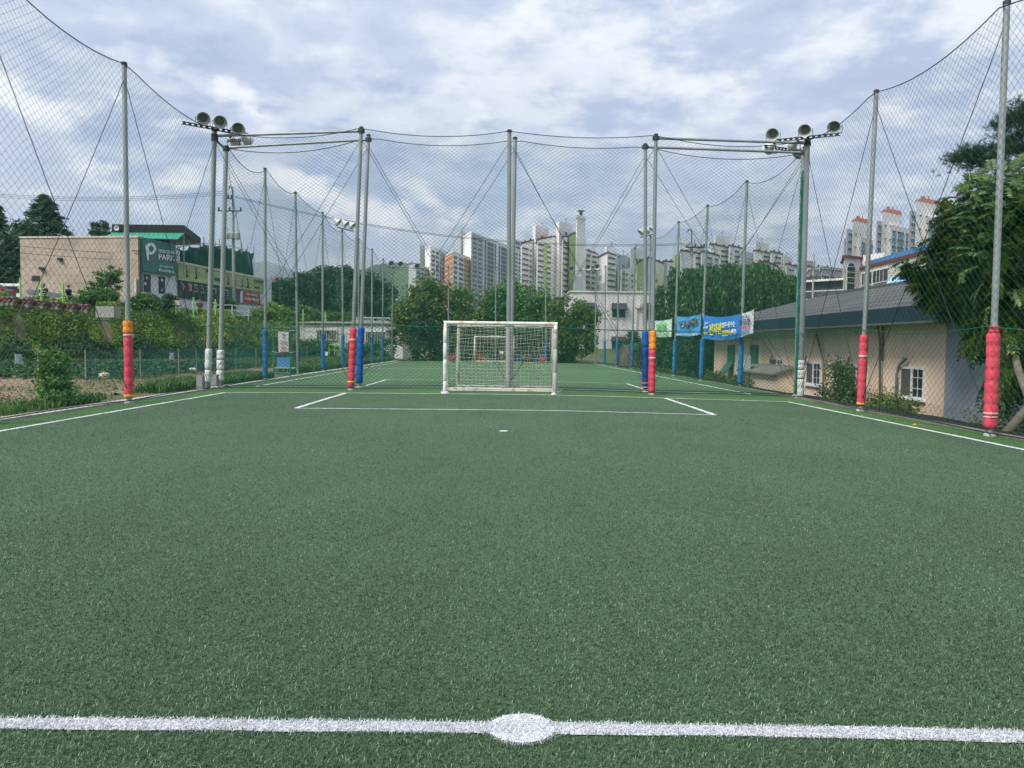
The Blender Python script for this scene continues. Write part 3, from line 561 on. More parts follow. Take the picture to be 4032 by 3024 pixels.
# ------------------------------------------------------------------ goals
m_gnet = M('goal_twine', (.60, .62, .52), .7, .25, 3); m_rust = M('rusty_white', (.66, .64, .58), .6, .08, 5, .2, 30, dirt=((.30, .12, .04), .8, 4))
def goal(label, xl, xr, y, face, padded=False, cell=.115, depth=1.0, H=2.05, r=.05):
    zl, zr = float(gz(xl)), float(gz(xr)); root = thing('goal', ((xl+xr)/2, y, zl), label, 'football goal', 'football goals'); s = face   # s=-1: mouth looks to the camera
    bk = y-s*depth; mt = m_rust
    for x, z in ((xl, zl), (xr, zr)):
        b = MB(); b.tube([(x, y, z), (x, y, z+H-r)], r, 14); b.build('goal_post', mt, root, True)
    b = MB(); b.tube([(xl-r, y, zl+H-r), (xr+r, y, zr+H-r)], r, 14); b.build('crossbar', mt, root)
    b = MB(); b.tube([(xl, y, zl+.04), (xl, bk, zl+.04), (xr, bk, zr+.04), (xr, y, zr+.04)], .03, 10); b.tube([(xl, bk, zl+.09), (xr, bk, zr+.09)], .03, 8); b.build('ground_frame', mt, root)
    b = MB()
    for x, z in ((xl, zl), (xr, zr)): b.tube([(x, y-s*.04, z+H-.08), (x, y-s*depth*.35, z+H-.12), (x, bk, z+.06)], .018, 8)
    b.build('net_stay', mt, root)
    if padded:
        for x, z in ((xl, zl), (xr, zr)):
            segs = [(.03, .36), (.375, .96), (.975, 1.42), (1.43, 1.8)] if x == xl else [(.03, .62), (.63, 1.28), (1.29, 1.72), (1.725, 1.87)]
            for a_, c_ in segs:
                b = MB(); b.lathe([(.050, a_), (.057, a_+.01), (.060, (a_+c_)/2), (.057, c_-.01), (.050, c_)], (x, y, z), (0, 0, 1), 16, .03); b.build('sleeve', m_padw if x == xl else m_grey, root, True)
            b = MB()
            for k in range(9):
                th = random.uniform(0, 6.28); b.lathe([(.03, 0), (.05, .03), (.02, .07)], (x+.08*math.cos(th), y+.08*math.sin(th), z+.0), (random.uniform(-.5, .5), random.uniform(-.5, .5), 1), 7, .5)
            b.build('bunched_net', m_padw, root, True)
    # net: back sheet, roof strip and two sides with a slack square mesh
    nx = int((xr-xl)/cell); prof = [(y-s*.03, H-.06), (y-s*depth*.35, H-.12), (bk, .05)]
    pl = [math.dist(prof[i], prof[i+1]) for i in range(2)]; nv = int(sum(pl)/cell)
    def pp(i, j):
        t = j/nv*sum(pl)
        if t < pl[0]: f = t/pl[0]; q = lerp(prof[0], prof[1], f)
        else: f = min(1, (t-pl[0])/pl[1]); q = lerp(prof[1], prof[2], f)
        x = xl+(xr-xl)*i/nx; z = zl+(zr-zl)*i/nx; sl = math.sin(math.pi*min(1, j/nv))
        return np.array([x+.022*math.sin(i*1.7+j*.9)*sl, q[0]-s*(.10*sl*math.sin(math.pi*i/nx))+.02*math.sin(i*.8+j*1.3), z+q[1]+(.018*math.sin(i*1.1+j*2.2)-.04*math.sin(math.pi*i/nx)*sl)*(j < nv)])
    G_ = [[pp(i, j) for j in range(nv+1)] for i in range(nx+1)]; A, B = [], []
    for i in range(nx+1):
        for j in range(nv+1):
            if i < nx: A.append(G_[i][j]); B.append(G_[i+1][j])
            if j < nv: A.append(G_[i][j]); B.append(G_[i][j+1])
    for x, z in ((xl, zl), (xr, zr)):
        nd = int(depth/cell); nh = int(H/cell)
        def sp(i, j):
            h = j/nh*(H-.1); lim = depth*(1-.65*max(0, h)/(H-.1)) if h < H-.12 else depth*.35
            return np.array([x+.015*math.sin(i+j*1.4)+(.06 if x > xl else -.06)*math.sin(math.pi*j/nh)*math.sin(math.pi*i/nd), y-s*lim*i/nd, z+.05+h])
        for i in range(nd+1):
            for j in range(nh+1):
                if i < nd: A.append(sp(i, j)); B.append(sp(i+1, j))
                if j < nh: A.append(sp(i, j)); B.append(sp(i, j+1))
    
    for k in range(60):
        x = random.uniform(xl, xr) if k < 30 else random.choice([xl, xr, (xl+xr)/2+.2])+random.gauss(0, .12); p = np.array([x, bk+random.uniform(-.1, .1), float(gz(x))+.02])
        for q in range(4): n_ = p+np.array([random.uniform(-.08, .08), random.uniform(-.04, .04), random.uniform(-.02, .05)]); n_[2] = max(n_[2], float(gz(x))+.01); A.append(p); B.append(n_); p = n_
    V, Q = segtubes(np.array(A), np.array(B), .0028, 4); nmesh('goal_net', V, Q, m_gnet, root)
goal('near white goal with sleeved posts facing the camera', -1.70, 1.40, 21.66, -1, True, depth=1.05)
goal('rusty white goal standing back to back right behind the near one', -1.53, 1.53, 24.95, 1, depth=.75)
goal('small looking white goal at the far end of the second pitch', -2.45, .62, 60.6, -1, cell=.2, depth=1.0, r=.055)
# ------------------------------------------------------------------ far setting: hills
def ridge(name, prof, Y, depth, mat, n=160, rough=14, zb=-5):
    px = np.linspace(prof[0][0], prof[-1][0], n); py = np.interp(px, [p[0] for p in prof], [p[1] for p in prof])
    top = np.array([AY(a, b, Y) for a, b in zip(px, py)]); rows = []
    k = np.linspace(0, 1, 14)
    for t in k:
        P = top.copy(); P[:, 1] = Y-depth*(1-t); P[:, 0] = top[:, 0]*(P[:, 1]/Y)**.3
        sh = t**.8; P[:, 2] = zb+(top[:, 2]-zb)*sh+np.sin(px*.05+t*9)*rough*(1-t)*t*3+np.sin(px*.021+t*4)*rough*2*(1-t)*t*2+rng.normal(0, rough*.12, n)*(t > 0); rows.append(P)
    P = top.copy(); P[:, 1] = Y+depth; P[:, 2] = zb; rows.append(P)
    V = np.array(rows).reshape(-1, 3); nr = len(rows); i = (np.arange(nr-1)[:, None]*n+np.arange(n-1)[None]).ravel()
    o = nmesh(name, V, np.stack([i, i+1, i+n+1, i+n], 1), mat, smooth=True); o['kind'] = 'structure'; return o
m_hill = M('hill_forest', (.045, .085, .035), .95, .45, .05, 1., .09, detail=8); m_hill2 = M('hill_far', (.05, .08, .05), .95, .3, .01, .6, .02)
ridge('hill', [(1180, 1190), (1280, 1110), (1400, 1080), (1440, 1064), (1480, 1042), (1560, 1034), (1640, 1036), (1720, 1050), (1850, 1085), (2000, 1130), (2200, 1200)], 1300, 700, m_hill, rough=9)
ridge('hill', [(1000, 1180), (1120, 1110), (1200, 1072), (1270, 1052), (1330, 1052), (1400, 1064), (1500, 1090), (1650, 1150)], 2100, 900, m_hill, rough=14)
ridge('mountain', [(-1500, 820), (-900, 780), (-300, 830), (0, 880), (60, 892), (200, 940), (420, 1000), (700, 1040), (900, 1050), (1000, 1030), (1080, 1036), (1180, 1075), (1300, 1120), (1500, 1190), (1900, 1260)], 5200, 2200, m_hill2, rough=40)
ridge('hill', [(1900, 1300), (2300, 1290), (2900, 1280), (3400, 1275), (4200, 1285), (5200, 1280), (6500, 1285)], 2600, 700, m_hill2, rough=6)
# ------------------------------------------------------------------ apartment blocks
m_glz = M('window_glass', (.025, .035, .042), .25, .4, .8, spec=.25); m_wf = M('window_white', (.62, .62, .6), .6, .05, 3); m_dark = M('dark_trim', (.03, .035, .04), .5, .2, 3)
m_apw = M('apartment_white', (.80, .79, .77), .85, .06, .15, dirt=((.42, .41, .38), .5, .08)); m_apg = M('apartment_grey', (.42, .44, .47), .85, .06, .15); m_apdg = M('apartment_dark', (.14, .16, .19), .7, .1, .2)
m_apb = M('apartment_bay', (.05, .07, .085), .4, .3, .5, spec=.2); m_apgreen = M('apartment_green', (.40, .50, .20), .85, .06, .15); m_apo = M('apartment_ochre', (.55, .30, .07), .85, .08, .2); m_brown = M('roof_brown', (.11, .045, .04), .8, .2, .5)
m_apl = M('apartment_lightblue', (.22, .48, .66), .8, .06, .2); m_rail = M('balcony_rail', (.5, .52, .52), .6, .1, 1); m_org = M('roof_terracotta', (.30, .10, .07), .8, .15, .5)
def brickmat(name, c1, c2, mort, scale, w=.5, h=.25, ms=.015, rough=.85, bump=.3):
    if name in MC: return MC[name]
    m = bpy.data.materials.new(name); nt, N, L = nodes(m); out = N('ShaderNodeOutputMaterial'); b = N('ShaderNodeBsdfPrincipled'); L(b.outputs[0], out.inputs[0]); b.inputs['Roughness'].default_value = rough; b.inputs['Specular IOR Level'].default_value = .25
    tc = N('ShaderNodeTexCoord'); sp = N('ShaderNodeSeparateXYZ'); L(tc.outputs['Object'], sp.inputs[0]); ad = N('ShaderNodeMath'); ad.operation = 'ADD'; L(sp.outputs[0], ad.inputs[0]); L(sp.outputs[1], ad.inputs[1])
    cb = N('ShaderNodeCombineXYZ'); L(ad.outputs[0], cb.inputs[0]); L(sp.outputs[2], cb.inputs[1]); br = N('ShaderNodeTexBrick'); L(cb.outputs[0], br.inputs[0])
    br.inputs['Color1'].default_value = (*c1, 1); br.inputs['Color2'].default_value = (*c2, 1); br.inputs['Mortar'].default_value = (*mort, 1); br.inputs['Scale'].default_value = scale; br.inputs['Brick Width'].default_value = w; br.inputs['Row Height'].default_value = h; br.inputs['Mortar Size'].default_value = ms
    n = N('ShaderNodeTexNoise'); n.inputs['Scale'].default_value = .7; n.inputs['Detail'].default_value = 8; L(tc.outputs['Object'], n.inputs['Vector']); r = N('ShaderNodeMapRange'); L(n.outputs['Fac'], r.inputs[0]); r.inputs[1].default_value = .3; r.inputs[2].default_value = .7; r.inputs[3].default_value = .82; r.inputs[4].default_value = 1.12
    hv = N('ShaderNodeHueSaturation'); L(r.outputs[0], hv.inputs['Value']); L(br.outputs[0], hv.inputs['Color']); L(hv.outputs[0], b.inputs['Base Color'])
    bp = N('ShaderNodeBump'); bp.inputs['Strength'].default_value = bump; bp.inputs['Distance'].default_value = .02; L(br.outputs['Fac'], bp.inputs['Height']); bp.invert = True; L(bp.outputs[0], b.inputs['Normal']); MC[name] = m; return m
m_brickap = brickmat('orange_brick_stripes', (.42, .16, .09), (.46, .19, .10), (.62, .36, .22), 1, 40, 3.2, .5)
def corners(fp):
    A, B, C = [np.array([AX(p, Y), Y]) for p, Y in fp]; return A, B, C, A+C-B
def prism(root, name, fp, zt, zb, mat, zslope=None):
    A, B, C, D = corners(fp); zz = zslope or (zt, zt, zt, zt)
    b = MB(); b.hexa([(*A, zb), (*B, zb), (*C, zb), (*D, zb), (*A, zz[0]), (*B, zz[1]), (*C, zz[2]), (*D, zz[3])]); return b.build(name, mat, root)
def topz(px, py, Y): return float(AY(px, py, Y)[2])
def winproto(w, h, glass, frame, style):
    b = MB(); b.mi = 0; b.box((0, -.06, 0), (w, .10, h)); b.mi = 1
    if style == 'small': b.box((0, -.10, 0), (.08, .10, h)); b.box((0, -.10, h/2), (w+.16, .14, .10)); b.box((0, -.10, -h/2), (w+.16, .16, .10))
    if style == 'wide':
        for k in (-.25, 0, .25): b.box((k*w, -.10, 0), (.08, .10, h))
        b.box((0, -.12, h/2), (w+.1, .16, .12)); b.box((0, -.12, -h/2), (w+.1, .2, .12))
    if style == 'balcony':
        for k in (-.33, 0, .33): b.box((k*w, -.10, 0), (.09, .10, h))
        b.box((0, -.22, -h/2-.1), (w+.2, .45, .28)); b.mi = 2; b.box((0, -.2, -h*.22), (w, .08, .07)); b.box((0, -.16, -h*.33), (w, .06, h*.22)); b.mi = 1
    if style == 'bay':
        b.box((0, -.13, h*.5), (w+.1, .16, .3)); b.box((0, -.12, 0), (.16, .12, h))
        b.mi = 2
        for k in (-.32, .32): b.box((k*w, -.10, 0), (w*.10, .10, h))
        for k in (-.18, .16): b.box((0, -.095, k*h), (w, .09, .5))
        b.mi = 1
    o = b.build('window', [glass, frame, m_rail]); return o
def windows(root, P0, P1, zt, fh, n, cols, glass=m_glz, frame=m_wf, hf=.5, style='small', skip=0):
    """one window object per opening; cols = (from, to) fractions along the face P0-P1"""
    P0, P1 = np.array(P0), np.array(P1); d = P1-P0; Lw = np.linalg.norm(d); rz = math.atan2(d[1], d[0]); nn = np.array([d[1], -d[0]])/Lw; cache = {}
    for c0, c1 in cols:
        w = (c1-c0)*Lw; key = round(w, 2)
        for k in range(n):
            p = P0+d*(c0+c1)/2+nn*.05; z = zt-fh*(k+.5+skip)
            if key not in cache: o = winproto(w, fh*hf, glass, frame, style); cache[key] = o
            else: o = cache[key].copy(); COL.objects.link(o)
            o.parent = root; o.location = (p[0]-org(root)[0], p[1]-org(root)[1], z-org(root)[2]); o.rotation_euler = (0, 0, rz)
def apt(name, label, fp, ytop, zb=3, mat=m_apw, group='apartment blocks on the skyline'):
    A, B, C, D = corners(fp); zt = topz(fp[1][0], ytop, fp[1][1]); root = thing(name, (B[0], B[1], zb), label, 'apartment block', group); prism(root, 'wall', fp, zt, zb, mat); return root, A, B, C, zt
def addbox(root, name, fp, ytop, mat, zb=3, parent=None):
    zt = topz(fp[1][0], ytop, fp[1][1]); prism(root, name, fp, zt, zb, mat); A, B, C, D = corners(fp); return A, B, C, zt
def parapet(root, fp, zt, mat=m_apw, h=.9, name='parapet'):
    A, B, C, D = corners(fp); b = MB(); Q = [A, B, C, D]
    for i in range(4):
        p, q = Q[i], Q[(i+1) % 4]; d = (q-p)/np.linalg.norm(q-p); c = (p+q)/2; b.box((c[0], c[1], zt+h/2+.01), (np.linalg.norm(q-p)+.6, .6, h), math.atan2(d[1], d[0]))
    b.build(name, mat, root)
def stripe(root, P0, P1, f0, f1, z0, z1, mat, name='painted_stripe', pr=.12):
    P0, P1 = np.array(P0), np.array(P1); d = P1-P0; L_ = np.linalg.norm(d); nn = np.array([d[1], -d[0]])/L_; a = P0+d*f0; c = P0+d*f1; b = MB()
    b.hexa([(*(a+nn*pr), z0), (*(c+nn*pr), z0), (*(c-nn*.1), z0), (*(a-nn*.1), z0), (*(a+nn*pr), z1), (*(c+nn*pr), z1), (*(c-nn*.1), z1), (*(a-nn*.1), z1)]); b.build(name, mat, root)
YT = 520
# grey and white tower pair on the left
r, A, B, C, zt = apt('apartment_block', 'grey and white high rise furthest left on the skyline', [(1672, YT+10), (1693, YT-2), (1800, YT+60)], 972, group='towers with dark glass bays')
windows(r, B, C, zt-1, 3., 15, [(.04, .14), (.19, .29)], style='small', hf=.55); windows(r, B, C, zt-1, 9.1, 5, [(.34, .60), (.68, .86)], glass=m_apb, style='bay', hf=.96); parapet(r, [(1672, YT+10), (1693, YT-2), (1800, YT+60)], zt)
addbox(r, 'lift_tower', [(1641, YT+22), (1652, YT+14), (1688, YT+36)], 963, m_apg)
A, B, C, z2 = addbox(r, 'lower_wing', [(1608, YT-8), (1637, YT-26), (1700, YT+10)], 1036, m_apg); windows(r, B, C, z2-1, 3., 9, [(.04, .22), (.32, .46)], style='small', hf=.6); windows(r, B, C, z2-1, 3., 9, [(.52, .62)], glass=m_apdg, hf=.7); stripe(r, B, C, .64, .98, 3, z2-.8, m_apo)
windows(r, B, C, z2-1, 3., 8, [(.68, .78), (.86, .96)], style='small', hf=.5)
r, A, B, C, zt = apt('apartment_block', 'tallest grey and white high rise, with dark glass bays beside an orange striped wing', [(1822, YT-10), (1853, YT-32), (2056, YT+70)], 917, group='towers with dark glass bays')
windows(r, B, C, zt-1.4, 2.95, 17, [(.025, .085), (.115, .175)], style='small', hf=.52); windows(r, B, C, zt-1.4, 8.85, 6, [(.22, .43), (.48, .69)], glass=m_apb, style='bay', hf=.97); windows(r, B, C, zt-1.4, 2.95, 14, [(.735, .79), (.815, .87), (.90, .97)], hf=.5); parapet(r, [(1822, YT-10), (1853, YT-32), (2056, YT+70)], zt)
stripe(r, B, C, .0, .2, 3, zt-.3, m_apg, pr=.03)
addbox(r, 'lift_tower', [(1788, YT+12), (1812, YT-4), (1848, YT+20)], 908, m_apg)
A, B, C, z2 = addbox(r, 'rear_wing', [(2020, YT+60), (2021, YT+58), (2072, YT+84)], 940, m_apw); windows(r, B, C, z2-1.2, 3.1, 12, [(.1, .42), (.55, .9)], style='wide', hf=.6, glass=m_apb)
A, B, C, z2 = addbox(r, 'orange_wing', [(1750, YT-38), (1781, YT-62), (1846, YT-30)], 993, m_apw); stripe(r, A, B, .0, 1., 3, z2-.4, m_brickap); windows(r, B, C, z2-1.2, 2.95, 11, [(.06, .24), (.36, .62)], style='small', hf=.62, glass=m_apb); stripe(r, B, C, .66, .98, 3, z2-.9, m_apo); windows(r, B, C, z2-1.2, 2.95, 11, [(.69, .8), (.85, .96)], hf=.5); parapet(r, [(1750, YT-38), (1781, YT-62), (1846, YT-30)], z2, h=.7)
# white and green estate with brown roofs
YG_ = 420; GE = 'white and green blocks of the estate'
def gslab(root, fp, ytl, ytr, mat=m_apw, zb=3, roof=True, ov=.6):
    A, B, C, D = corners(fp); zl = topz(fp[1][0], ytl, fp[1][1]); zr = topz(fp[2][0], ytr, fp[2][1])
    prism(root, 'wall', fp, 0, zb, mat, zslope=(zl, zl, zr, zr))
    if roof:
        u = (C-B)/np.linalg.norm(C-B)*ov; v = (A-B)/(np.linalg.norm(A-B)+1e-6)*ov; b = MB(); P = [A-u+v, B-u-v, C+u-v, D+u+v]; zz = [zl, zl, zr, zr]
        b.hexa([(*p, z+.03) for p, z in zip(P, zz)]+[(*p, z+.75) for p, z in zip(P, zz)]); b.build('roof', m_brown, root)
        b = MB()
        for f in (.3, .75): q = lerp(B, C, f)*.5+lerp(A, D, f)*.5; b.box((q[0], q[1], lerp(zl, zr, f)+1.3), (.9, .9, 1.4))
        b.build('chimney', m_brown, root)
    return A, B, C, min(zl, zr)
def tower(root, fp, yt, mat=m_apw, name='stair_tower', zb=3, wins=3):
    A, B, C, z = addbox(root, name, fp, yt, mat, zb); windows(root, B, C, z-3, 6., wins, [(.42, .56)], hf=.3); b = MB(); q = (B+C)/2+np.array([0, 2.]); b.tube([(q[0], q[1], z-.2), (q[0], q[1], z+3.2)], .12, 5); b.tube([(q[0]-.8, q[1], z+2.2), (q[0]+.8, q[1], z+2.2)], .08, 4); b.build('antenna', m_dark, root); return B, C, z
def gthing(label, px, Y): X = AX(px, Y); return thing('apartment_block', (X, Y, 3), label, 'apartment block', GE)
r = gthing('tall white block with green wall stripe and brown roofs, left of the chimney tower', 2048, YG_)
A, B, C, z = gslab(r, [(2047, YG_+8), (2050, YG_), (2098, YG_+14)], 961, 946); windows(r, B, C, z-.8, 2.9, 13, [(.06, .55)], style='balcony', hf=.55); windows(r, B, C, z-.8, 2.9, 8, [(.66, .80)], hf=.4)
tower(r, [(2092, YG_+16), (2104, YG_+10), (2155, YG_+22)], 886)
A, B, C, z = gslab(r, [(2108, YG_+10), (2112, YG_-4), (2184, YG_+14)], 946, 932); stripe(r, B, C, .32, .52, 3, z-.4, m_apgreen); windows(r, B, C, z-.8, 2.9, 14, [(.04, .32)], style='balcony', hf=.55); windows(r, B, C, z-.8, 2.9, 14, [(.52, .72)], style='balcony', hf=.55)
tower(r, [(2184, YG_+14), (2196, YG_+8), (2250, YG_+20)], 870)
A, B, C, z = gslab(r, [(2207, YG_+8), (2210, YG_-10), (2236, YG_)], 936, 931); windows(r, B, C, z-.8, 2.9, 15, [(.08, .92)], style='balcony', hf=.55); zg = topz(2248, 922, YG_-4)
fpg = [(2232, YG_+8), (2236, YG_-4), (2262, YG_+10)]; A, B, C, z = gslab(r, fpg, 930, 918, m_apgreen)
m_sign = M('sign_white', (.72, .73, .72), .6, .03, 5)
ux = np.array([*(C-B), 0]); ux = ux/np.linalg.norm(ux); nrm = np.array([ux[1], -ux[0], 0])
text('GREENVIL 105', m_sign, r, np.array([*lerp(B, C, .16), z-3])+nrm*.25, (0, 0, -1), ux, width=33, height=2.4, depth=.1)
r = gthing('slim pale grey chimney tower with a bowl top, tallest on the skyline', 2262, YG_-20)
A, B, C, z = addbox(r, 'shaft', [(2262, YG_-16), (2266, YG_-22), (2298, YG_-16)], 856, m_apw); r['category'] = 'chimney tower'
addbox(r, 'crown', [(2260, YG_-16), (2263, YG_-24), (2300, YG_-18)], 844, m_apw, zb=z-.2); q = (B+C)/2; b = MB(); b.lathe([(.8, 0), (.8, 1.8), (1.9, 2.2), (2.0, 2.4), (.1, 2.4)], (q[0], q[1]+2.5, topz(2280, 844, YG_-20)), (0, 0, 1), 14); b.build('vent_bowl', m_dark, r); addbox(r, 'wide_base', [(2262, YG_-14), (2264, YG_-24.5), (2302, YG_-17)], 935, m_apw); addbox(r, 'annex', [(2255, YG_-24), (2258, YG_-30), (2292, YG_-28)], 1088, m_apg)
r = gthing('narrow white block with balconies just right of the chimney tower', 2299, YG_)
A, B, C, z = gslab(r, [(2297, YG_+6), (2300, YG_), (2349, YG_+12)], 985, 1004); windows(r, B, C, z-.3, 2.9, 12, [(.06, .38), (.52, .9)], style='balcony', hf=.6)
r = gthing('white block with grey number 103 wall, behind the far right lamp post', 2348, YG_-20)
tower(r, [(2374, YG_+10), (2384, YG_), (2424, YG_+12)], 966)
A, B, C, z = gslab(r, [(2348, YG_-4), (2386, YG_-26), (2420, YG_-18)], 997, 1008); stripe(r, A, B, 0, .96, 3, z-14, m_apg, pr=.1); windows(r, B, C, z-.5, 2.9, 12, [(.08, .92)], style='balcony', hf=.58)
ux = np.array([*(B-A), 0]); ux /= np.linalg.norm(ux); nrm = np.array([ux[1], -ux[0], 0]); text('103', M('sign_grey', (.2, .21, .22), .7, .05, 3), r, np.array([*lerp(A, B, .25), z-12.5])+nrm*.3, ux, (0, 0, 1), width=5.2, height=3, depth=.1)
r = gthing('block with plain grey stair wall between the 103 block and the GREENY wall', 2419, YG_-10)
tower(r, [(2420, YG_+2), (2424, YG_-8), (2476, YG_+10)], 997, m_apg, wins=8); tower(r, [(2472, YG_+12), (2476, YG_+4), (2526, YG_+16)], 975, wins=5)
A, B, C, z = gslab(r, [(2438, YG_-16), (2442, YG_-26), (2492, YG_-14)], 1060, 1052, roof=False); stripe(r, B, C, .04, .28, 3, z-.5, m_apgreen); windows(r, B, C, z-.8, 2.9, 9, [(.06, .24), (.34, .46), (.8, .95)], hf=.45)
r = gthing('block with the wide green wall lettered GREENY', 2504, YG_-40)
A, B, C, z = gslab(r, [(2500, YG_-40), (2504, YG_-52), (2545, YG_-44)], 1036, 1016, m_apgreen); ux = np.array([*(C-B), 0]); ux /= np.linalg.norm(ux); nrm = np.array([ux[1], -ux[0], 0]); text('GREENY', m_sign, r, np.array([*lerp(B, C, .2), z-6])+nrm*.2, (0, 0, -1), ux, width=23.5, height=2.9, depth=.1)
A, B, C, z = gslab(r, [(2543, YG_-36), (2546, YG_-46), (2606, YG_-30)], 1016, 1040); windows(r, B, C, z-6, 6, 4, [(.5, .58)], hf=.25)
r = gthing('low white block with one balcony column between the two lettered green walls', 2605, YG_-10)
A, B, C, z = gslab(r, [(2600, YG_-6), (2606, YG_-12), (2650, YG_)], 1031, 1034); windows(r, B, C, z-.8, 2.9, 10, [(.56, .94)], style='balcony', hf=.58); stripe(r, B, C, .02, .3, 3, z-.4, m_apg)
r = gthing('white block with green end wall and GREEN lettering behind the wooden pole', 2648, YG_-30)
tower(r, [(2694, YG_), (2700, YG_-10), (2760, YG_+4)], 953)
A, B, C, z = gslab(r, [(2646, YG_-30), (2650, YG_-40), (2672, YG_-34)], 1004, 996, m_apgreen, roof=False); ux = np.array([*(C-B), 0]); ux /= np.linalg.norm(ux); nrm = np.array([ux[1], -ux[0], 0]); text('GREEN', m_sign, r, np.array([*lerp(B, C, .18), z-10])+nrm*.2, (0, 0, -1), ux, width=19, height=1.7, depth=.1)
A, B, C, z = gslab(r, [(2670, YG_-32), (2674, YG_-42), (2754, YG_-26)], 988, 1002); windows(r, B, C, z-.8, 2.9, 10, [(.72, .97)], style='balcony', hf=.58)
A, B, C, z = gslab(r, [(2752, YG_-30), (2756, YG_-36), (2824, YG_-20)], 992, 1010); windows(r, B, C, z-.8, 2.9, 9, [(.3, .58), (.74, .94)], style='balcony', hf=.58)
r = gthing('white block with paired balcony columns and brown roof right of the wooden pole', 2786, YG_+10)
tower(r, [(2803, YG_+30), (2808, YG_+24), (2864, YG_+34)], 924)
A, B, C, z = gslab(r, [(2786, YG_+16), (2790, YG_+10), (2862, YG_+20)], 962, 978); windows(r, B, C, z-.8, 2.9, 9, [(.56, .95)], style='balcony', hf=.58)
A, B, C, z = gslab(r, [(2860, YG_+16), (2864, YG_+12), (2913, YG_+20)], 968, 980); windows(r, B, C, z-.8, 2.9, 9, [(.4, .75)], style='balcony', hf=.58); windows(r, B, C, z-2, 2.9, 8, [(.08, .16)], hf=.3)
A, B, C, z = addbox(r, 'grey_wing', [(2900, YG_+26), (2906, YG_+20), (2966, YG_+34)], 986, m_apg)
r = gthing('white block with brown roof above the dark hedge trees, second from right of its estate', 2960, YG_+10)
tower(r, [(2962, YG_+30), (2966, YG_+24), (3018, YG_+34)], 950)
A, B, C, z = gslab(r, [(2958, YG_+14), (2962, YG_+10), (3024, YG_+20)], 988, 1000); windows(r, B, C, z-.8, 2.9, 8, [(.56, .96)], style='balcony', hf=.58)
A, B, C, z = gslab(r, [(3024, YG_+14), (3027, YG_+10), (3072, YG_+18)], 992, 1004); windows(r, B, C, z-.8, 2.9, 9, [(.3, .85)], style='balcony', hf=.58); tower(r, [(3072, YG_+20), (3076, YG_+14), (3110, YG_+24)], 1006, wins=2)
r = gthing('small gabled block with pale green front peeking over the dark hedge trees', 2941, YG_-60)
A, B, C, z = gslab(r, [(2940, YG_-70), (2944, YG_-80), (3000, YG_-76)], 1050, 1030, m_apgreen); gslab(r, [(2998, YG_-70), (3002, YG_-78), (3055, YG_-70)], 1030, 1052, m_apw)
r = gthing('lowest white block of the estate just left of the right lamp post', 3087, YG_)
A, B, C, z = gslab(r, [(3084, YG_+6), (3088, YG_), (3138, YG_+8)], 1040, 1056); stripe(r, B, C, .0, .14, 3, z-.4, m_apgreen); windows(r, B, C, z-.5, 2.9, 8, [(.16, .6)], style='balcony', hf=.55)
# blue and white blocks on the right
YA = 300; r = thing('apartment_block', (AX(3339, YA), YA, 3), 'big white block with light blue balconies and three red capped stair towers', 'apartment block', 'apartment blocks on the skyline')
def atower(pxl, pxc, pxr, yt, yl, lx, Y):
    A, B, C, z = addbox(r, 'stair_tower', [(pxl, Y+4), (pxc, Y), (pxr, Y+8)], yt+12, m_apw); windows(r, B, C, z-2.6, 5, 2, [(.16, .24), (.44, .52)], hf=.12)
    M_ = (B+C)/2; D = A+C-B; b = MB(); zr = z+1.9; o = .8; P = [A, B, C, D]; cen = sum(P)/4; P = [cen+(p-cen)*1.06 for p in P]
    rid0, rid1 = (P[0]+P[1])/2, (P[2]+P[3])/2; rid0 = rid0+(rid1-rid0)*.30; b.add([(*P[0], z), (*P[1], z), (*P[2], z), (*P[3], z), (*rid0, zr), (*rid1, zr)], [(1, 2, 5, 4), (3, 0, 4, 5), (0, 1, 4), (2, 3, 5), (0, 3, 2, 1)]); b.build('tower_roof', m_org, r)
    b = MB(); b.box((M_[0], M_[1]+3, zr+.3), (.9, .9, 1.3)); b.box((*(C+(B-C)*.3+[0, 2]), zr+.3), (.3, .3, 1.8)); b.build('vent', m_org, r)
    A2, B2, C2, z2 = addbox(r, 'side_wing', [(lx-4, Y+3), (lx, Y-1.5), (pxc+2, Y+1)], yl, m_apg); windows(r, B2, C2, z2-.8, 2.8, 10, [(.25, .75)], hf=.45)
def afront(px0, px1, yt, Y, cols, n=9, tank=True):
    A, B, C, z = addbox(r, 'front', [(px0, Y+3), (px0+1, Y-1), (px1, Y+9)], yt, m_apw)
    for c0, c1 in cols:
        windows(r, B, C, z-1.2, 2.85, n, [(c0, c1)], style='wide', hf=.42)
        for k in range(n): stripe(r, B, C, c0, c1, z-1.2-2.85*(k+1)-.72+.05, z-1.2-2.85*(k+1)+.62, m_apl, 'blue_panel', .10)
    if tank:
        b = MB(); q = (B+C)/2+[0, 3]
        for s in (-1.8, 1.8):
            for h in (0,): b.tube([(q[0]+s, q[1], z), (q[0]+s, q[1], z+3.4)], .09, 4)
        for h in (1.6, 2.5, 3.3): b.tube([(q[0]-2.6, q[1], z+h), (q[0]+2.6, q[1], z+h)], .09, 4)
        b.build('roof_frame', m_apl, r)
afront(3376, 3424, 931, YA+2, [(.06, .34), (.5, .98)]); atower(3338, 3342, 3408, 855, 900, 3322, YA); A, B, C, z = addbox(r, 'low_side', [(3310, YA+8), (3313, YA+4), (3328, YA+5)], 938, m_apg); windows(r, B, C, z-.8, 2.8, 7, [(.2, .6)], hf=.5)
afront(3494, 3570, 884, YA-8, [(.04, .22), (.32, .62), (.76, .96)]); atower(3452, 3456, 3530, 819, 868, 3438, YA-10)
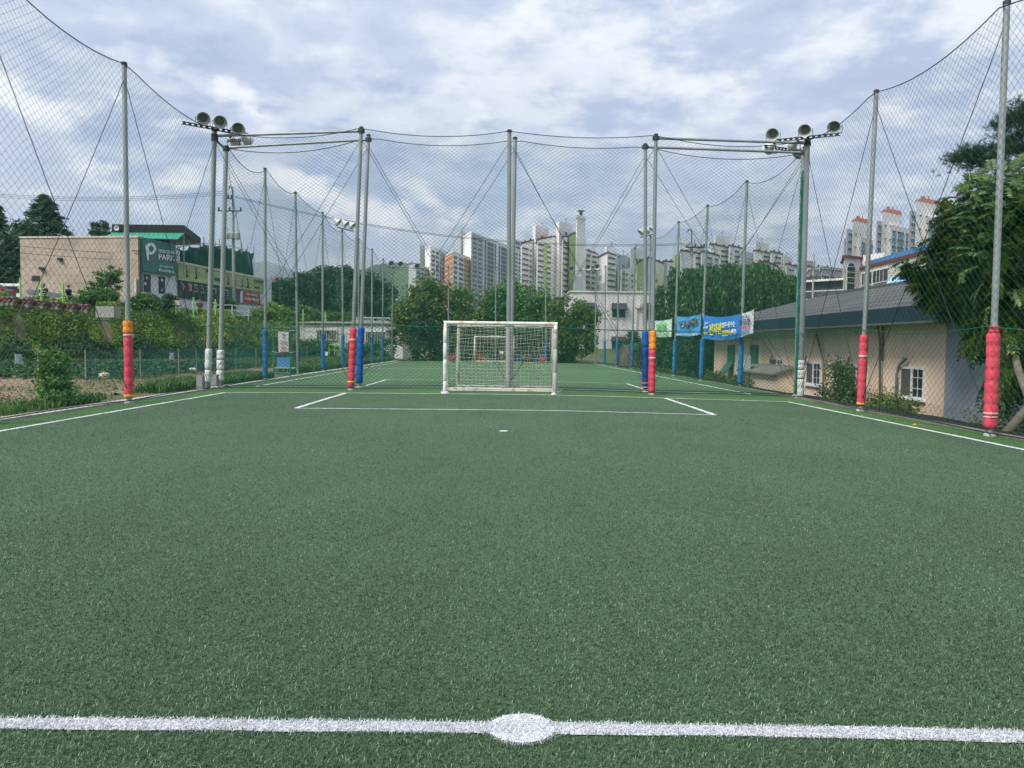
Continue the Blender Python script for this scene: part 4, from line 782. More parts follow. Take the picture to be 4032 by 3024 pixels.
afront(3634, 3720, 850, YA-18, [(.04, .3), (.42, .9)], tank=True); atower(3584, 3588, 3672, 777, 828, 3566, YA-20)
m_blk = M('block_pale', (.5, .52, .52), .8, .08, .3)
for i, (x0, x1, yt, Y, lab) in enumerate([(3143, 3200, 1028, 360, 'pale distant flats right of the right lamp post'), (3175, 3235, 1062, 200, 'grey flat roofed building behind the rightmost utility pole'), (3225, 3312, 1058, 170, 'stepped concrete building between the dark glass hall and the stone church')]):
    r = thing('building', (AX(x0, Y), Y, 3), lab, 'building', 'background buildings'); A, B, C, z = addbox(r, 'wall', [(x0, Y+6), (x0+3, Y), (x1, Y+5)], yt, [m_blk, m_conc, m_conc][i]); windows(r, B, C, z-.6, 2.9, 3, [(.1, .3), (.42, .6), (.72, .92)], style='small', hf=.45); parapet(r, [(x0, Y+6), (x0+3, Y), (x1, Y+5)], z, m_conc, .5)
# dark glass hall
r = thing('glass_hall', (AX(3118, 125), 125, 3), 'long dark glazed building with pale roof band behind the tiled roof', 'building', 'background buildings')
A, B, C, z = addbox(r, 'wall', [(3116, 130), (3120, 118), (3312, 112)], 1116, m_apb); P0, P1 = B, C
b = MB()
for f in (0.28, .52, .76): 
    zz = z-5*f; b.hexa([(*(P0+[0, -.06]), zz), (*(P1+[0, -.06]), zz), (*P1, zz), (*P0, zz), (*(P0+[0, -.06]), zz+.14), (*(P1+[0, -.06]), zz+.14), (*P1, zz+.14), (*P0, zz+.14)])
b.build('mullion', m_wf, r); addbox(r, 'roof_band', [(3114, 131), (3118, 117), (3314, 111)], 1106, m_wf, zb=z+.01); addbox(r, 'dark_roof', [(3118, 131), (3121, 121), (3200, 119)], 1092, m_dark, zb=z+.5); 
# stone church like hall
m_stone = brickmat('pale_stone', (.60, .57, .53), (.56, .53, .50), (.36, .34, .32), 1, 1.1, .7, .02); m_mar = M('maroon_trim', (.13, .03, .03), .6, .1, 2); m_bl = M('blue_roof', (.06, .18, .38), .6, .1, 2)
r = thing('stone_hall', (AX(3312, 140), 138, 3), 'pale stone building with tall arched window and blue roof edge', 'building', 'background buildings')
fp = [(3308, 145), (3314, 136), (3378, 138)]; A, B, C, z = addbox(r, 'wall', fp, 1010, m_stone); A_, B_, C_, D_ = corners(fp); parapet(r, fp, z-.25, m_mar, .45, 'cornice')
ux = np.array([*(C-B), 0]); Lc = np.linalg.norm(ux); ux /= Lc; nn = np.array([ux[1], -ux[0], 0]); c = np.array([*lerp(B, C, .42), 0]); wv = 1.0; zb_, zs = topz(3335, 1140, 136), topz(3335, 1055, 136)
def arch(w, z0, z1, off, mat, nm):
    b = MB(); pts = [(-w, z0), (w, z0)]+[(w*math.cos(t), z1+w*math.sin(t)) for t in np.linspace(0, math.pi, 12)]; n = len(pts)
    V = [c+ux*a+np.array([0, 0, h])+nn*off for a, h in pts]+[c+ux*a+np.array([0, 0, h])-nn*.2 for a, h in pts]; b.add(V, [tuple(range(n))]+[(i, (i+1) % n, n+(i+1) % n, n+i)[::-1] for i in range(n)]); b.build(nm, mat, r)
arch(1.15, zb_-.2, zs, .06, m_wf, 'arch_frame'); arch(.95, zb_, zs, .10, m_glz, 'arched_window')
b = MB()
for z_ in np.linspace(zb_+1.2, zs+.3, 4): b.box(c+nn*.13+[0, 0, z_], (1.9, .05, .1), math.atan2(ux[1], ux[0]))
b.build('glazing_bar', m_wf, r)
fp2 = [(3376, 141), (3378.5, 137), (3640, 112)]; A, B, C, z = addbox(r, 'long_wing', fp2, 1053, m_stone); stripe(r, B, C, 0, 1, z-.5, z+.05, m_mar, 'cornice', .2); addbox(r, 'blue_roof_edge', [(3395, 146), (3397, 142), (3640, 117)], 1031, m_bl, zb=z+.05); windows(r, B, C, z-.6, 3.4, 1, [(.05, .2), (.24, .46)], style='wide', hf=.62); windows(r, B, C, z-4.6, 3.2, 1, [(.05, .24), (.28, .5)], style='wide', hf=.6)
addbox(r, 'white_block', [(3384, 148), (3388, 143), (3470, 139)], 1004, m_wf)
# light blue tent roof
r = thing('tarpaulin_tent', AY(3530, 1150, 60), 'light blue sheet stretched to a point just above the tiled roof', 'tarpaulin', None); t = [AY(3478, 1128, 62), AY(3575, 1118, 60), AY(3560, 1084, 62), AY(3515, 1088, 63), AY(3600, 1090, 66), AY(3500, 1125, 68)]
b = MB(); b.add(t, [(0, 1, 2, 3), (1, 4, 2), (0, 3, 5), (3, 2, 4, 5)]); b.build('sheet', M('tarp_light', (.25, .45, .75), .5, .1, 2, .3, 5), r)
# ------------------------------------------------------------------ left building with the golf signs
m_beige = brickmat('beige_panels', (.43, .355, .29), (.38, .315, .255), (.29, .235, .19), 1, .62, .62, .016, bump=.15); m_wbrick = brickmat('white_brick', (.74, .74, .74), (.70, .70, .71), (.54, .54, .55), 1, .7, .16, .02)
FA, FB, FC = np.array([-38.6, 61.8]), np.array([-28.75, 60.7]), np.array([-25.6, 84.5]); fd = (FC-FB)/np.linalg.norm(FC-FB); FM = FB+fd*5.9
rb = thing('golf_building', (FB[0], FB[1], 3.4), 'large beige walled building with green golf sign and banners', 'building', None)
def quadprism(root, name, Q, zb, zt, mat):
    b = MB(); b.hexa([(*q, zb) for q in Q]+[(*q, zt) for q in Q]); return b.build(name, mat, root)
back = np.array([-7.5, 1.0])
zt1 = topz(553, 936, 60.7); quadprism(rb, 'beige_wall', [FA, FB-fd*.0, FB+fd*.35, FA+fd*.35], 2.5, zt1, m_beige); quadprism(rb, 'wall_block', [FA+fd*.36+[.1, 0], FB+fd*.36, FM, FM+back-[2.5, 0]], 2.5, zt1-.3, m_wbrick)
quadprism(rb, 'wall_cap', [FA+[-.06, -.06], FB+[.06, -.06], FB+fd*.4+[.06, 0], FA+fd*.4+[-.06, 0]], zt1+.01, zt1+.14, M('cap_cream', (.55, .48, .38), .8, .1, 3))
zt2 = topz(704, 1029, 66.6); quadprism(rb, 'lower_wall', [FM+fd*.01, FC, FC+back, FM+fd*.01+back], 2.0, zt2, m_wbrick)
def fq(p, off): return PL(p[0], p[1], FB, FC, off)
def sign(parent, name, TL, TR, BR, BL, mat, off=.22, t=.16): b = MB(); b.slab(*[fq(p, off) for p in (BL, BR, TR, TL)], t); return b.build(name, mat, parent)
ux3 = np.array([*fd, 0]); 
m_sg = M('sign_green', (.03, .165, .135), .5, .06, 1); m_sgd = M('sign_dark_green', (.03, .075, .07), .5, .12, 1)
sg = sign(rb, 'green_sign', (561, 934), (693, 963), (693, 1087), (562, 1067), m_sg, .35, .3)
def ftext(s, p0, p1, h, mat, parent, off, name='lettering'):   # baseline from pixel p0 to p1, height in pixels at p0
    a, b_ = fq(p0, off), fq(p1, off); c_ = fq((p0[0], p0[1]-h), off); u = b_-a; return text(s, mat, parent, a, u, (0, 0, 1), width=np.linalg.norm(u), height=c_[2]-a[2], depth=.04, name=name, bold=.015)
ftext('GOLFZON', (623, 993.5), (684, 1001), 13, m_sign, sg, .40); ftext('PARK', (624, 1023), (687, 1028), 24, m_sign, sg, .40); ftext('국우 뉴월드스크린', (626, 1051), (683, 1058), 8, m_sign, sg, .40); ftext('053-327-0753', (625, 1067), (683, 1077), 10, m_sign, sg, .40)
# the P shaped emblem
b = MB()
def fpoly(pts, off, bb): n = len(pts); f_ = [fq(p, off) for p in pts]; bk_ = [fq(p, off-.06) for p in pts]; bb.add(f_+bk_, [tuple(range(n))]+[(i, n+i, n+(i+1) % n, (i+1) % n) for i in range(n)])
out_ = [(592, 958+16*.0)]
ring = [(593+22*math.cos(t), 979+24*math.sin(t)) for t in np.linspace(-2.6, 2.0, 15)]; inn = [(595+9.5*math.cos(t), 980+12*math.sin(t)) for t in np.linspace(2.0, -2.3, 11)]
for i in range(10): fpoly([ring[int(i*1.4)], ring[min(14, int((i+1)*1.4))], inn[9-i], inn[10-i]], .41, b)
fpoly([(571, 966), (586, 962), (588, 990), (586, 1027), (580, 1025)], .405, b); b.build('emblem', m_sign, sg)
b = MB(); fpoly([(594.5, 1017), (602, 1018), (601.5, 1027.5), (595, 1026.5)], .41, b); b.build('emblem_dot', M('magenta', (.6, .02, .15), .5, .05, 2), sg)
# posters below the sign
m_post = M('poster_dark', (.035, .035, .045), .5, .4, 1.2)
for q in ([(567, 1079), (594, 1083), (594, 1150), (568, 1147)], [(626, 1088), (650, 1091), (650, 1156), (627, 1154)]):
    p_ = sign(rb, 'poster', *q, m_post, .05, .06); b = MB(); x0, y0 = q[0]; fpoly([(x0+9, y0+8), (x0+16, y0+14), (x0+12, y0+22), (x0+8, y0+16)], .08, b); b.build('poster_print', m_sign, p_)
    b = MB(); fpoly([(x0+5+5*math.cos(t), y0+38+6*math.sin(t)) for t in np.linspace(0, 6.28, 10, endpoint=False)], .08, b) if x0 < 600 else fpoly([(x0+10, y0+50), (x0+14, y0+50), (x0+14, y0+58), (x0+10, y0+58)], .08, b); b.build('poster_print', m_sign, p_)
# roof edge trim and long banner
bn_mat = M('banner_green', (.36, .42, .18), .6, .35, .5, stretch=(.3, .3, 3)); trim = M('trim_cream', (.55, .46, .30), .6, .12, 2)
bn = sign(rb, 'golf_banner', (705, 1036), (1046, 1105), (1046, 1146), (703, 1096), bn_mat, .25, .12); sign(rb, 'banner_trim', (700, 1029), (1047, 1099), (1047, 1104.5), (700, 1035.5), trim, .32, .2); sign(rb, 'banner_trim', (702, 1096.5), (1047, 1147), (1047, 1151), (702, 1101), trim, .32, .2)
m_gf = M('golfer_beige', (.36, .30, .22), .7, .15, 2); m_gd = M('golfer_dark', (.03, .035, .03), .7, .15, 2)
for gx, gy, s in ((740, 1069, 1.), (777, 1077, 1.), (902, 1103, .82), (930, 1108, .82), (957, 1113, .8), (979, 1117, .8)):
    b = MB(); fpoly([(gx-5*s, gy-26*s), (gx+1*s, gy-22*s), (gx+7*s, gy-2*s), (gx+12*s, gy+3*s), (gx+7*s, gy+8*s), (gx+4*s, gy+18*s), (gx-1*s, gy+16*s), (gx-2*s, gy-6*s), (gx-6*s, gy-18*s)], .28, b); b.build('printed_golfer', m_gf, bn)
    b = MB(); fpoly([(gx-9*s, gy-22*s), (gx-5*s, gy-25*s), (gx-2*s, gy-4*s), (gx-1*s, gy+16*s), (gx+3*s, gy+22*s), (gx-9*s, gy+22*s), (gx-5*s, gy+4*s), (gx-6*s, gy-14*s)], .275, b); b.build('printed_silhouette', m_gd, bn)  # dark silhouette printed beside the beige figure
ftext('무료', (810, 1070), (826, 1074), 10, m_gd, bn, .28); ftext('이비골프', (846, 1108), (880, 1113), 17, m_sg, bn, .28); ftext('부산자전거', (999, 1111), (1042, 1119), 12, m_sg, bn, .28); ftext('대표번호', (1001, 1134), (1020, 1137), 7, m_gd, bn, .28)
pn = sign(rb, 'screen_golf_panels', (704, 1102), (937, 1139), (937, 1178), (704, 1150), m_sgd, .15, .1)
m_pk = M('letter_pink', (.5, .04, .12), .5, .05, 2)
for i, (ch, x) in enumerate(zip('뉴월드스크린골프', (712, 739, 764, 788, 812, 838, 861, 885))):
    yb = 1140+(x-712)*.136; w_ = 12.5 if i < 5 else 11; hh = 29-(x-712)*.04
    ftext(ch, (x-1, yb+1), (x+w_+1, yb+2.7), hh+2, m_sign, pn, .20); ftext(ch, (x+1, yb-1), (x+w_-1, yb+.6), hh-3, m_pk if i < 3 else m_sgd, pn, .25)
b = MB()
for x in (728, 754, 779, 803, 828, 851, 874, 896, 918): fpoly([(x, 1104+(x-704)*.16), (x+1, 1104+(x-704)*.16), (x+1, 1150+(x-704)*.12), (x, 1150+(x-704)*.12)], .19, b)
b.build('panel_joint', m_dark, pn); sign(rb, 'window_band', (704, 1151.5), (937, 1179.5), (937, 1200), (704, 1172), m_glz, .1, .08)
for x in np.arange(706, 935, 24): 
    w = sign(rb, 'window_bar', (x, 1151.7+(x-704)*.12), (x+2, 1152+(x-704)*.12), (x+2, 1172+(x-704)*.12), (x, 1172+(x-704)*.12), m_brown, .16, .08)
rd = sign(rb, 'red_banner', (943, 1143), (1046, 1160), (1046, 1202), (944, 1194), M('banner_red', (.40, .02, .02), .5, .08, 2), .2, .06); ftext('최신스크린시스템', (968, 1162), (1012, 1168), 9, m_sign, rd, .24); ftext('오늘점보시설 완비', (963, 1181), (1017, 1189), 12, m_sign, rd, .24); sign(rd, 'banner_photo', (946, 1146), (956, 1148), (956, 1193), (946, 1192), m_wf, .24, .03); sign(rd, 'banner_photo', (1024, 1158), (1045, 1161), (1045, 1200), (1026, 1197), m_wf, .24, .03)
# window, camera and fixtures on the beige wall
def bw(p, off=.05): return PL(p[0], p[1], FA, FB, off)
def bwq(nm, x0, y0, x1, y1, mat, off, t, par=rb): b = MB(); b.slab(bw((x0, y1), off), bw((x1, y1), off), bw((x1, y0), off), bw((x0, y0), off), t); return b.build(nm, mat, par)
w = bwq('window', 124, 1086, 154, 1105, M('window_brown', (.10, .08, .06), .5, .1, 2), .06, .1); bwq('pane', 126, 1088, 138, 1103, m_glz, .075, .03, w); bwq('pane', 140, 1088, 152, 1103, m_glz, .075, .03, w)
for (x, y, lab) in ((163, 1057, 0), (235, 1020, 0)): b = MB(); p = bw((x, y), .12); b.box(p, (.35, .2, .2)); b.tube([p, p+[.2, -.25, -.1]], .06, 6); b.build('wall_camera', m_dark, rb)
b = MB(); b.tube([bw((534, 1096), .1), bw((535, 1160), .1)], .09, 8); b.build('drain_pipe', m_wf, rb); b = MB(); b.tube([bw((520, 986), .15), bw((545, 988), .15)], .05, 6); b.build('bracket', m_dark, rb)
b = MB(); b.tube([bw((551, 937), .05), bw((554, 1160), .05)], .05, 6); b.tube([bw((557, 937), .05), bw((560, 1150), .05)], .04, 6); b.build('corner_strip', m_dark, rb)
# rooftop canopy and golf range netting
rc = thing('roof_canopy', (AX(560, 67), 67, zt1), 'black canopy with green awning standing on the roof of the golf building', 'canopy', None)
CQ = [np.array([AX(448, 66), 66]), np.array([AX(730, 66), 66]), np.array([AX(795, 74), 74]), np.array([AX(470, 76), 76])]; za, zb_ = topz(448, 883, 66), topz(448, 914, 66)
b = MB(); b.hexa([(*q, zb_) for q in CQ]+[(*q, za) for q in CQ]); b.build('fascia', M('canopy_black', (.008, .008, .009), .7, .2, 1), rc)
m_aw = M('awning_green', (.03, .24, .16), .6, .15, 1, .3, 3); b = MB(); b.slab(AY(412, 932, 63.5), AY(700, 941, 63.5), AY(728, 916, 66.2), AY(448, 914, 66.2), .06); b.build('awning', m_aw, rc)
for x, Y in ((450, 66.2), (728, 66.2), (793, 73.8), (640, 66.2)): b = MB(); q = AX(x, Y); b.tube([(q, Y, 7), (q, Y, zb_+.02)], .07, 8); b.build('canopy_post', m_steel, rc)
b = MB(); b.box((AX(655, 65), 65, topz(670, 950, 65)), (1.0, .5, .42)); b.build('black_case', m_dark, rc); p = AY(458, 897, 65.7); b = MB(); b.lathe([(.05, -.3), (.1, -.1), (.22, 0)], p, (0, -1, 0), 12); b.build('loudspeaker', m_wf, rc)
rn = thing('range_net', (AX(800, 78), 78, 3.4), 'dark green practice netting on a frame of thin poles above the golf banner', 'golf net', None)
pxs = [(700, 975, 68), (745, 965, 70), (803, 958, 74), (880, 964, 80), (952, 980, 86), (974, 984, 90)]
nb = []
for x, yt, Y in pxs:
    t_ = AY(x, yt, Y); q = np.array([t_[0], t_[1], zt2-.8]); nb.append((q, t_)); b = MB(); b.tube([q-[0, 0, 1], t_+[0, 0, .6]], .05, 6); b.build('frame_pole', m_steel, rn)
for x, yt, Y in ((863, 940, 80), (848, 950, 79), (999, 970, 92), (950, 952, 85)): t_ = AY(x, yt, Y); b = MB(); b.tube([(t_[0], t_[1], 4), t_], .05, 6); b.build('frame_pole', m_steel, rn)
pos, Lt, _ = net_surface(nb, .2, .2, .3, 1.); u_, t_ = np.meshgrid(np.arange(0, Lt, .16), np.arange(0, 1.001, .03)); 
m_rn = M('range_netting', (.006, .10, .075), .7, .3, .6)
for off in (0, 1.2):
    Pg = pos(u_.ravel(), t_.ravel()).reshape(*u_.shape, 3)+[off*.2, off, -off*.1]; Pg[:, :, 0] += .18*np.sin(u_*1.7+t_*6+off)*t_
    Aa = np.vstack([Pg[:-1].reshape(-1, 3), Pg[:, :-1].reshape(-1, 3)]); Bb = np.vstack([Pg[1:].reshape(-1, 3), Pg[:, 1:].reshape(-1, 3)])
    V, Q = segtubes(Aa, Bb, .036); nmesh('netting', V, Q, m_rn, rn)
b = MB(); b.tube([p[1] for p in nb], .04, 6); b.build('top_rail', m_steel, rn)
# ------------------------------------------------------------------ white shed beyond the far left corner
m_shed = M('shed_white', (.62, .63, .60), .8, .08, .8, .1, 10, dirt=((.30, .18, .10), .7, 1.6)); r = thing('shed', (AX(1385, 74), 74, 0), 'low white rusty walled shed with barred windows beyond the far left corner', 'shed')
x0, x1 = AX(1181, 74), AX(1586, 74); zt = topz(1181, 1277, 74); b = MB(); b.hexa([(x0, 74, -.3), (x1, 74, -.3), (x1, 79.5, -.3), (x0, 79.5, -.3), (x0, 74, zt), (x1, 74, zt+.1), (x1, 79.5, zt+.3), (x0, 79.5, zt+.3)]); b.build('wall', m_shed, r)
b = MB(); b.hexa([(x0-.15, 73.8, zt+.105), (x1+.15, 73.8, zt+.115), (x1+.15, 79.7, zt+.32), (x0-.15, 79.7, zt+.32), (x0-.15, 73.8, zt+.2), (x1+.15, 73.8, zt+.22), (x1+.15, 79.7, zt+.45), (x0-.15, 79.7, zt+.45)]); b.build('roof', M('roof_rust', (.30, .27, .22), .8, .2, 2), r)
for (a, t0, c, t1) in ((1247, 1300, 1326, 1338), (1441, 1306, 1520, 1353)):
    P0, P1 = AY(a, t1, 74), AY(c, t0, 74); cx, cz = (P0[0]+P1[0])/2, (P0[2]+P1[2])/2; w, h = P1[0]-P0[0], P1[2]-P0[2]; b = MB(); b.box((cx, 73.99, cz), (w, .1, h)); fr = b.build('window', m_glz, r)
    b = MB()
    for s in (-1, 1): b.box((cx+s*w/2, 73.93, cz), (.08, .12, h+.1)); b.box((cx, 73.92, cz+s*h/2), (w+.1, .12, .08))
    b.build('frame', m_rust, fr); b = MB()
    for k in range(1, 12): b.box((cx-w/2+w*k/12, 73.9, cz), (.035, .03, h-.1))
    b.build('window_bars', m_wf, fr)
# ------------------------------------------------------------------ white house right of the far end
m_hw = brickmat('white_tile', (.66, .63, .62), (.63, .60, .60), (.5, .48, .48), 1, .6, .3, .01, bump=.1); m_awn = M('awning_purple', (.07, .045, .075), .8, .15, 3)
r = thing('white_house', (AX(2450, 88), 88, -.2), 'two storey white house with dark purple window awnings beyond the far end', 'house'); Yh = 88
x0, x1 = AX(2244, Yh), AX(2720, Yh); zt = topz(2400, 1152, Yh); b = MB(); b.hexa([(x0, Yh, -.5), (x1, Yh, -.5), (x1, Yh+9, -.5), (x0, Yh+9, -.5), (x0, Yh, zt), (x1, Yh, zt), (x1, Yh+9, zt), (x0, Yh+9, zt)]); b.build('wall', m_hw, r)
b = MB(); b.box(((x0+x1)/2, Yh+4.5, zt+.09), (x1-x0+.3, 9.3, .16)); b.build('parapet', m_wf, r)
for (a, t0, c, t1, aw) in ((2410, 1218, 2462, 1252, 24), (2532, 1218, 2588, 1262, 24), (2298, 1206, 2344, 1225, 14), (2408, 1343, 2462, 1392, 18)):
    P0, P1 = AY(a, t1, Yh), AY(c, t0, Yh); cx, cz = (P0[0]+P1[0])/2, (P0[2]+P1[2])/2; w, h = P1[0]-P0[0], P1[2]-P0[2]; b = MB(); b.box((cx, Yh-.01, cz), (w, .12, h)); wi = b.build('window', m_glz, r)
    b = MB(); b.box((cx, Yh-.05, cz-h/2), (w+.2, .14, .08)); b.box((cx, Yh-.05, cz), (.07, .12, h)); b.build('frame', m_wf, wi)
    ah = aw*Yh/F; z0 = P1[2]-.02; b = MB(); b.add([(cx-w/2-.12, Yh-.75, z0), (cx+w/2+.12, Yh-.75, z0), (cx+w/2+.12, Yh-.02, z0), (cx-w/2-.12, Yh-.02, z0), (cx-w/2-.05, Yh-.55, z0+ah), (cx+w/2+.05, Yh-.55, z0+ah), (cx+w/2+.05, Yh-.02, z0+ah), (cx-w/2-.05, Yh-.02, z0+ah)], [(0, 1, 5, 4), (1, 2, 6, 5), (3, 0, 4, 7), (4, 5, 6, 7)]); b.build('awning', m_awn, r)
b = MB(); b.tube([AY(2507, 1200, Yh-.2), AY(2503, 1345, Yh-.2)], .07, 6); b.build('drain_pipe', m_wf, r); b = MB(); b.box(AY(2511, 1205, Yh-.2), (.5, .3, .45)); b.build('vent_box', m_wf, r)
r = thing('shop_sign', AY(2160, 1195, 110), 'orange and dark shop signs showing between the round trees', 'shop building'); b = MB(); b.box(AY(2158, 1195, 110)-[0, 0, 2.2], (1.3, 2, 5.5)); b.build('orange_panel', m_org, r); b = MB(); b.box(AY(2178, 1192, 110)-[0, 0, 2.2], (1.3, 2, 5.7)); b.build('grey_panel', m_apg, r); b = MB(); b.box(AY(2215, 1192, 110)-[0, 0, 2.3], (2.6, 2, 6)); b.build('dark_panel', m_dark, r)
# small houses peeking out above the far dark trees
for (x0, x1, yt, Y, mt, lab) in ((1078, 1118, 1100, 330, m_apw, 'white flats above the dark trees left of the far pitch'), (1246, 1276, 1088, 300, m_org, 'terracotta house front among the dark trees'), (1284, 1306, 1098, 310, m_apw, 'small cream house among the dark trees'), (1556, 1600, 1214, 100, m_apl, 'small pale house beside the round trees at the far left')):
    r = thing('house', (AX(x0, Y), Y, 3), lab, 'house', 'background buildings'); A, B, C, z = addbox(r, 'wall', [(x0-1, Y+6), (x0+1, Y), (x1, Y+4)], yt, mt if Y > 200 else m_hw); windows(r, B, C, z-.5, 3, 3, [(.1, .3), (.4, .6), (.7, .9)], hf=.5)
    A_, B_, C_, D_ = corners([(x0-1, Y+6), (x0+1, Y), (x1, Y+4)]); q0, q1 = (A_+B_)/2, (C_+D_)/2; b = MB(); b.add([(*A_, z), (*B_, z), (*C_, z), (*D_, z), (*q0, z+1.5), (*q1, z+1.5)], [(1, 2, 5, 4), (3, 0, 4, 5), (0, 1, 4), (2, 3, 5), (0, 3, 2, 1)]); b.build('roof', m_org if Y > 200 else m_sg, r)
# ------------------------------------------------------------------ utility poles and overhead lines
m_pole = M('pole_concrete', (.34, .32, .28), .9, .15, 2, .2, 20); m_gry = M('transformer_grey', (.38, .40, .40), .5, .08, 3)
def upole(label, px, ytop, Y, zb, arms, trans=(), hook=True, r=.15):
    t = AY(px, ytop, Y); root = thing('utility_pole', (t[0], t[1], zb), label, 'utility pole', 'utility poles'); H = t[2]-(1.2 if hook else 0)
    b = MB(); b.tube([(t[0], t[1], zb-.3), (t[0], t[1], H)], [r*1.15, r*.7], 10); b.build('shaft', m_pole, root)
    if hook: b = MB(); b.tube([(t[0], t[1], H-1.4), (t[0], t[1], H+.9), (t[0]-.06, t[1], H+1.15), (t[0]-.3, t[1], H+1.25), (t[0]-.36, t[1], H+1.0)], .05, 6); b.build('earth_wire_bracket', m_steeld, root)
    for (y, x0, x1) in arms:
        z = topz(px, y, Y); a, c = AX(x0, Y), AX(x1, Y); b = MB(); b.box(((a+c)/2, t[1]-.2, z), (abs(c-a), .1, .1)); b.tube([(t[0], t[1]-.15, z-.8), (c*.6+t[0]*.4, t[1]-.2, z)], .03, 5); b.build('crossarm', m_steeld, root)
        for f in (.04, .5, .96):
            b = MB(); b.lathe([(.05, 0), (.1, .05), (.06, .12), (.1, .17), (.04, .3)], (a+(c-a)*f, t[1]-.2, z+.05), (0, 0, 1), 8); b.build('insulator', m_dark, root)
    for (x0, y0, x1, y1) in trans:
        A, C = AY(x0, y1, Y), AY(x1, y0, Y); b = MB(); rr = (C[0]-A[0])/2; b.lathe([(.02, 0), (rr*.9, .02), (rr, .1), (rr, C[2]-A[2]-.08), (rr*.7, C[2]-A[2]), (.02, C[2]-A[2]+.02)], ((A[0]+C[0])/2, t[1]-.35, A[2]), (0, 0, 1), 12)
        for k in range(10): th = k*.628; b.box(((A[0]+C[0])/2+rr*1.05*math.cos(th), t[1]-.35+rr*1.05*math.sin(th), (A[2]+C[2])/2), (.03, .06, (C[2]-A[2])*.7), th)
        b.tube([((A[0]+C[0])/2, t[1]-.35, C[2]), ((A[0]+C[0])/2, t[1]-.35, C[2]+.5)], .04, 5); b.build('transformer', m_gry, root)
    return root, t
p1, t1 = upole('concrete utility pole with two grey transformers left of the far pitch', 917, 736, 72, 3.2, [(832, 866, 959), (783, 893, 921)], [(892, 918, 909, 943), (911, 916, 928, 944), (930, 917, 950, 946)])
p2, t2 = upole('utility pole with dark crossarms rising behind the blue banners', 2724, 905, 70, 0, [(975, 2690, 2764)], [(2689, 959, 2708, 972), (2741, 962, 2762, 975)], r=.17)
p3, t3 = upole('distant utility pole rising behind the tiled roof right of the lamp post', 3205, 998, 110, 3, [(1052, 3172, 3250), (1090, 3180, 3232)], [], False)
def cable(label, pts, sag, r=.012, n=1, dz=.0):
    root = thing('power_line', pts[0], label, 'overhead cable', 'overhead cables')
    for k in range(n):
        b = MB(); 
        for i in range(len(pts)-1):
            a, c = np.array(pts[i])+[0, 0, k*dz], np.array(pts[i+1])+[0, 0, k*dz]; b.tube([lerp(a, c, f)-np.array([0, 0, 4*sag*f*(1-f)]) for f in np.linspace(0, 1, 16)], r, 4)
        b.build('conductor', m_wire, root)
cable('three thin overhead wires crossing the sky above the golf building', [AY(-400, 735, 74), AY(893, 766, 72)], .9, .016, 3, .16)
cable('overhead wires running right from the transformer pole to the pole behind the banners', [AY(922, 776, 72), AY(2728, 962, 70)], 1.6, .02, 2, .12)
cable('low wires crossing in front of the beige golf building', [AY(-300, 958, 52), AY(760, 1032, 66)], .25, .016, 2, .5)
cable('wires crossing behind the dark hedge trees towards the stone building', [AY(2728, 970, 70), AY(3205, 1052, 110), AY(3700, 1075, 130)], .8, .02, 2, .4)
# ------------------------------------------------------------------ tiled roof house on the right
m_peach = M('render_peach', (.80, .62, .47), .9, .05, .8, .15, 40, dirt=((.5, .36, .27), .5, .5)); m_tile = brickmat('roof_shingle', (.115, .115, .12), (.085, .085, .09), (.04, .04, .042), 1, .45, .22, .02, .9, .6)
m_fas = M('fascia_navy', (.012, .03, .05), .45, .15, 2); m_soff = M('soffit', (.10, .075, .06), .9, .1, 2); m_pvc = M('pvc_white', (.72, .72, .72), .4, .03, 3); m_pipe = M('pipe_grey', (.19, .20, .21), .5, .15, 3)
XW, XE, XRi = 12.0, 11.25, 17.0; Ya_, Yb_ = 20.85, 44.2; zb = -.55; zeb, zet, zrg = 2.08, 2.58, 4.18
hs = thing('tiled_house', (XW, (Ya_+Yb_)/2, zb), 'long peach house with grey tiled roof and dark blue fascia on the right', 'house')
b = MB(); b.hexa([(XW, Ya_, zb), (22, Ya_, zb), (22, Yb_, zb), (XW, Yb_, zb), (XW, Ya_, zeb+.2), (22, Ya_, zeb+.2), (22, Yb_, zeb+.2), (XW, Yb_, zeb+.2)]); b.build('wall', m_peach, hs)
Y0r, Y1r = 19.2, 45.3
b = MB(); t = .12; b.add([(XE-.05, Y0r, zet), (XRi, Y0r, zrg), (XRi, 41.8, zrg), (XE-.05, Y1r, zet), (22.8, Y0r, zet), (22.8, Y1r, zet)], [(0, 1, 2, 3), (3, 2, 5), (4, 5, 2, 1)]); b.add([(XE-.05, Y0r, zet-.1), (22.8, Y0r, zet-.1), (22.8, Y1r, zet-.1), (XE-.05, Y1r, zet-.1)], [(0, 1, 2, 3)]); b.build('roof', m_tile, hs)
b = MB(); b.box(((XRi), (Y0r+41.8)/2, zrg+.04), (.22, 41.8-Y0r, .10)); b.build('ridge_cap', m_tile, hs)
b = MB(); b.box((XE, (Y0r+Y1r)/2, (zeb+zet)/2-.01), (.10, Y1r-Y0r, zet-zeb)); b.build('fascia', m_fas, hs); b = MB(); b.box((XE-.09, (Y0r+Y1r)/2, zeb+.03), (.09, Y1r-Y0r-.1, .06)); b.build('gutter', M('gutter', (.10, .11, .08), .5, .1, 3), hs)
b = MB(); b.box(((XE+XW)/2+.02, (Y0r+Y1r)/2, zeb+.24), (XW-XE-.08, Y1r-Y0r-.1, .04)); b.build('soffit', m_soff, hs)
WA, WB = (XW, Ya_), (XW, Yb_)
def wl(p, off=.0): return PL(p[0], p[1], WA, WB, off)
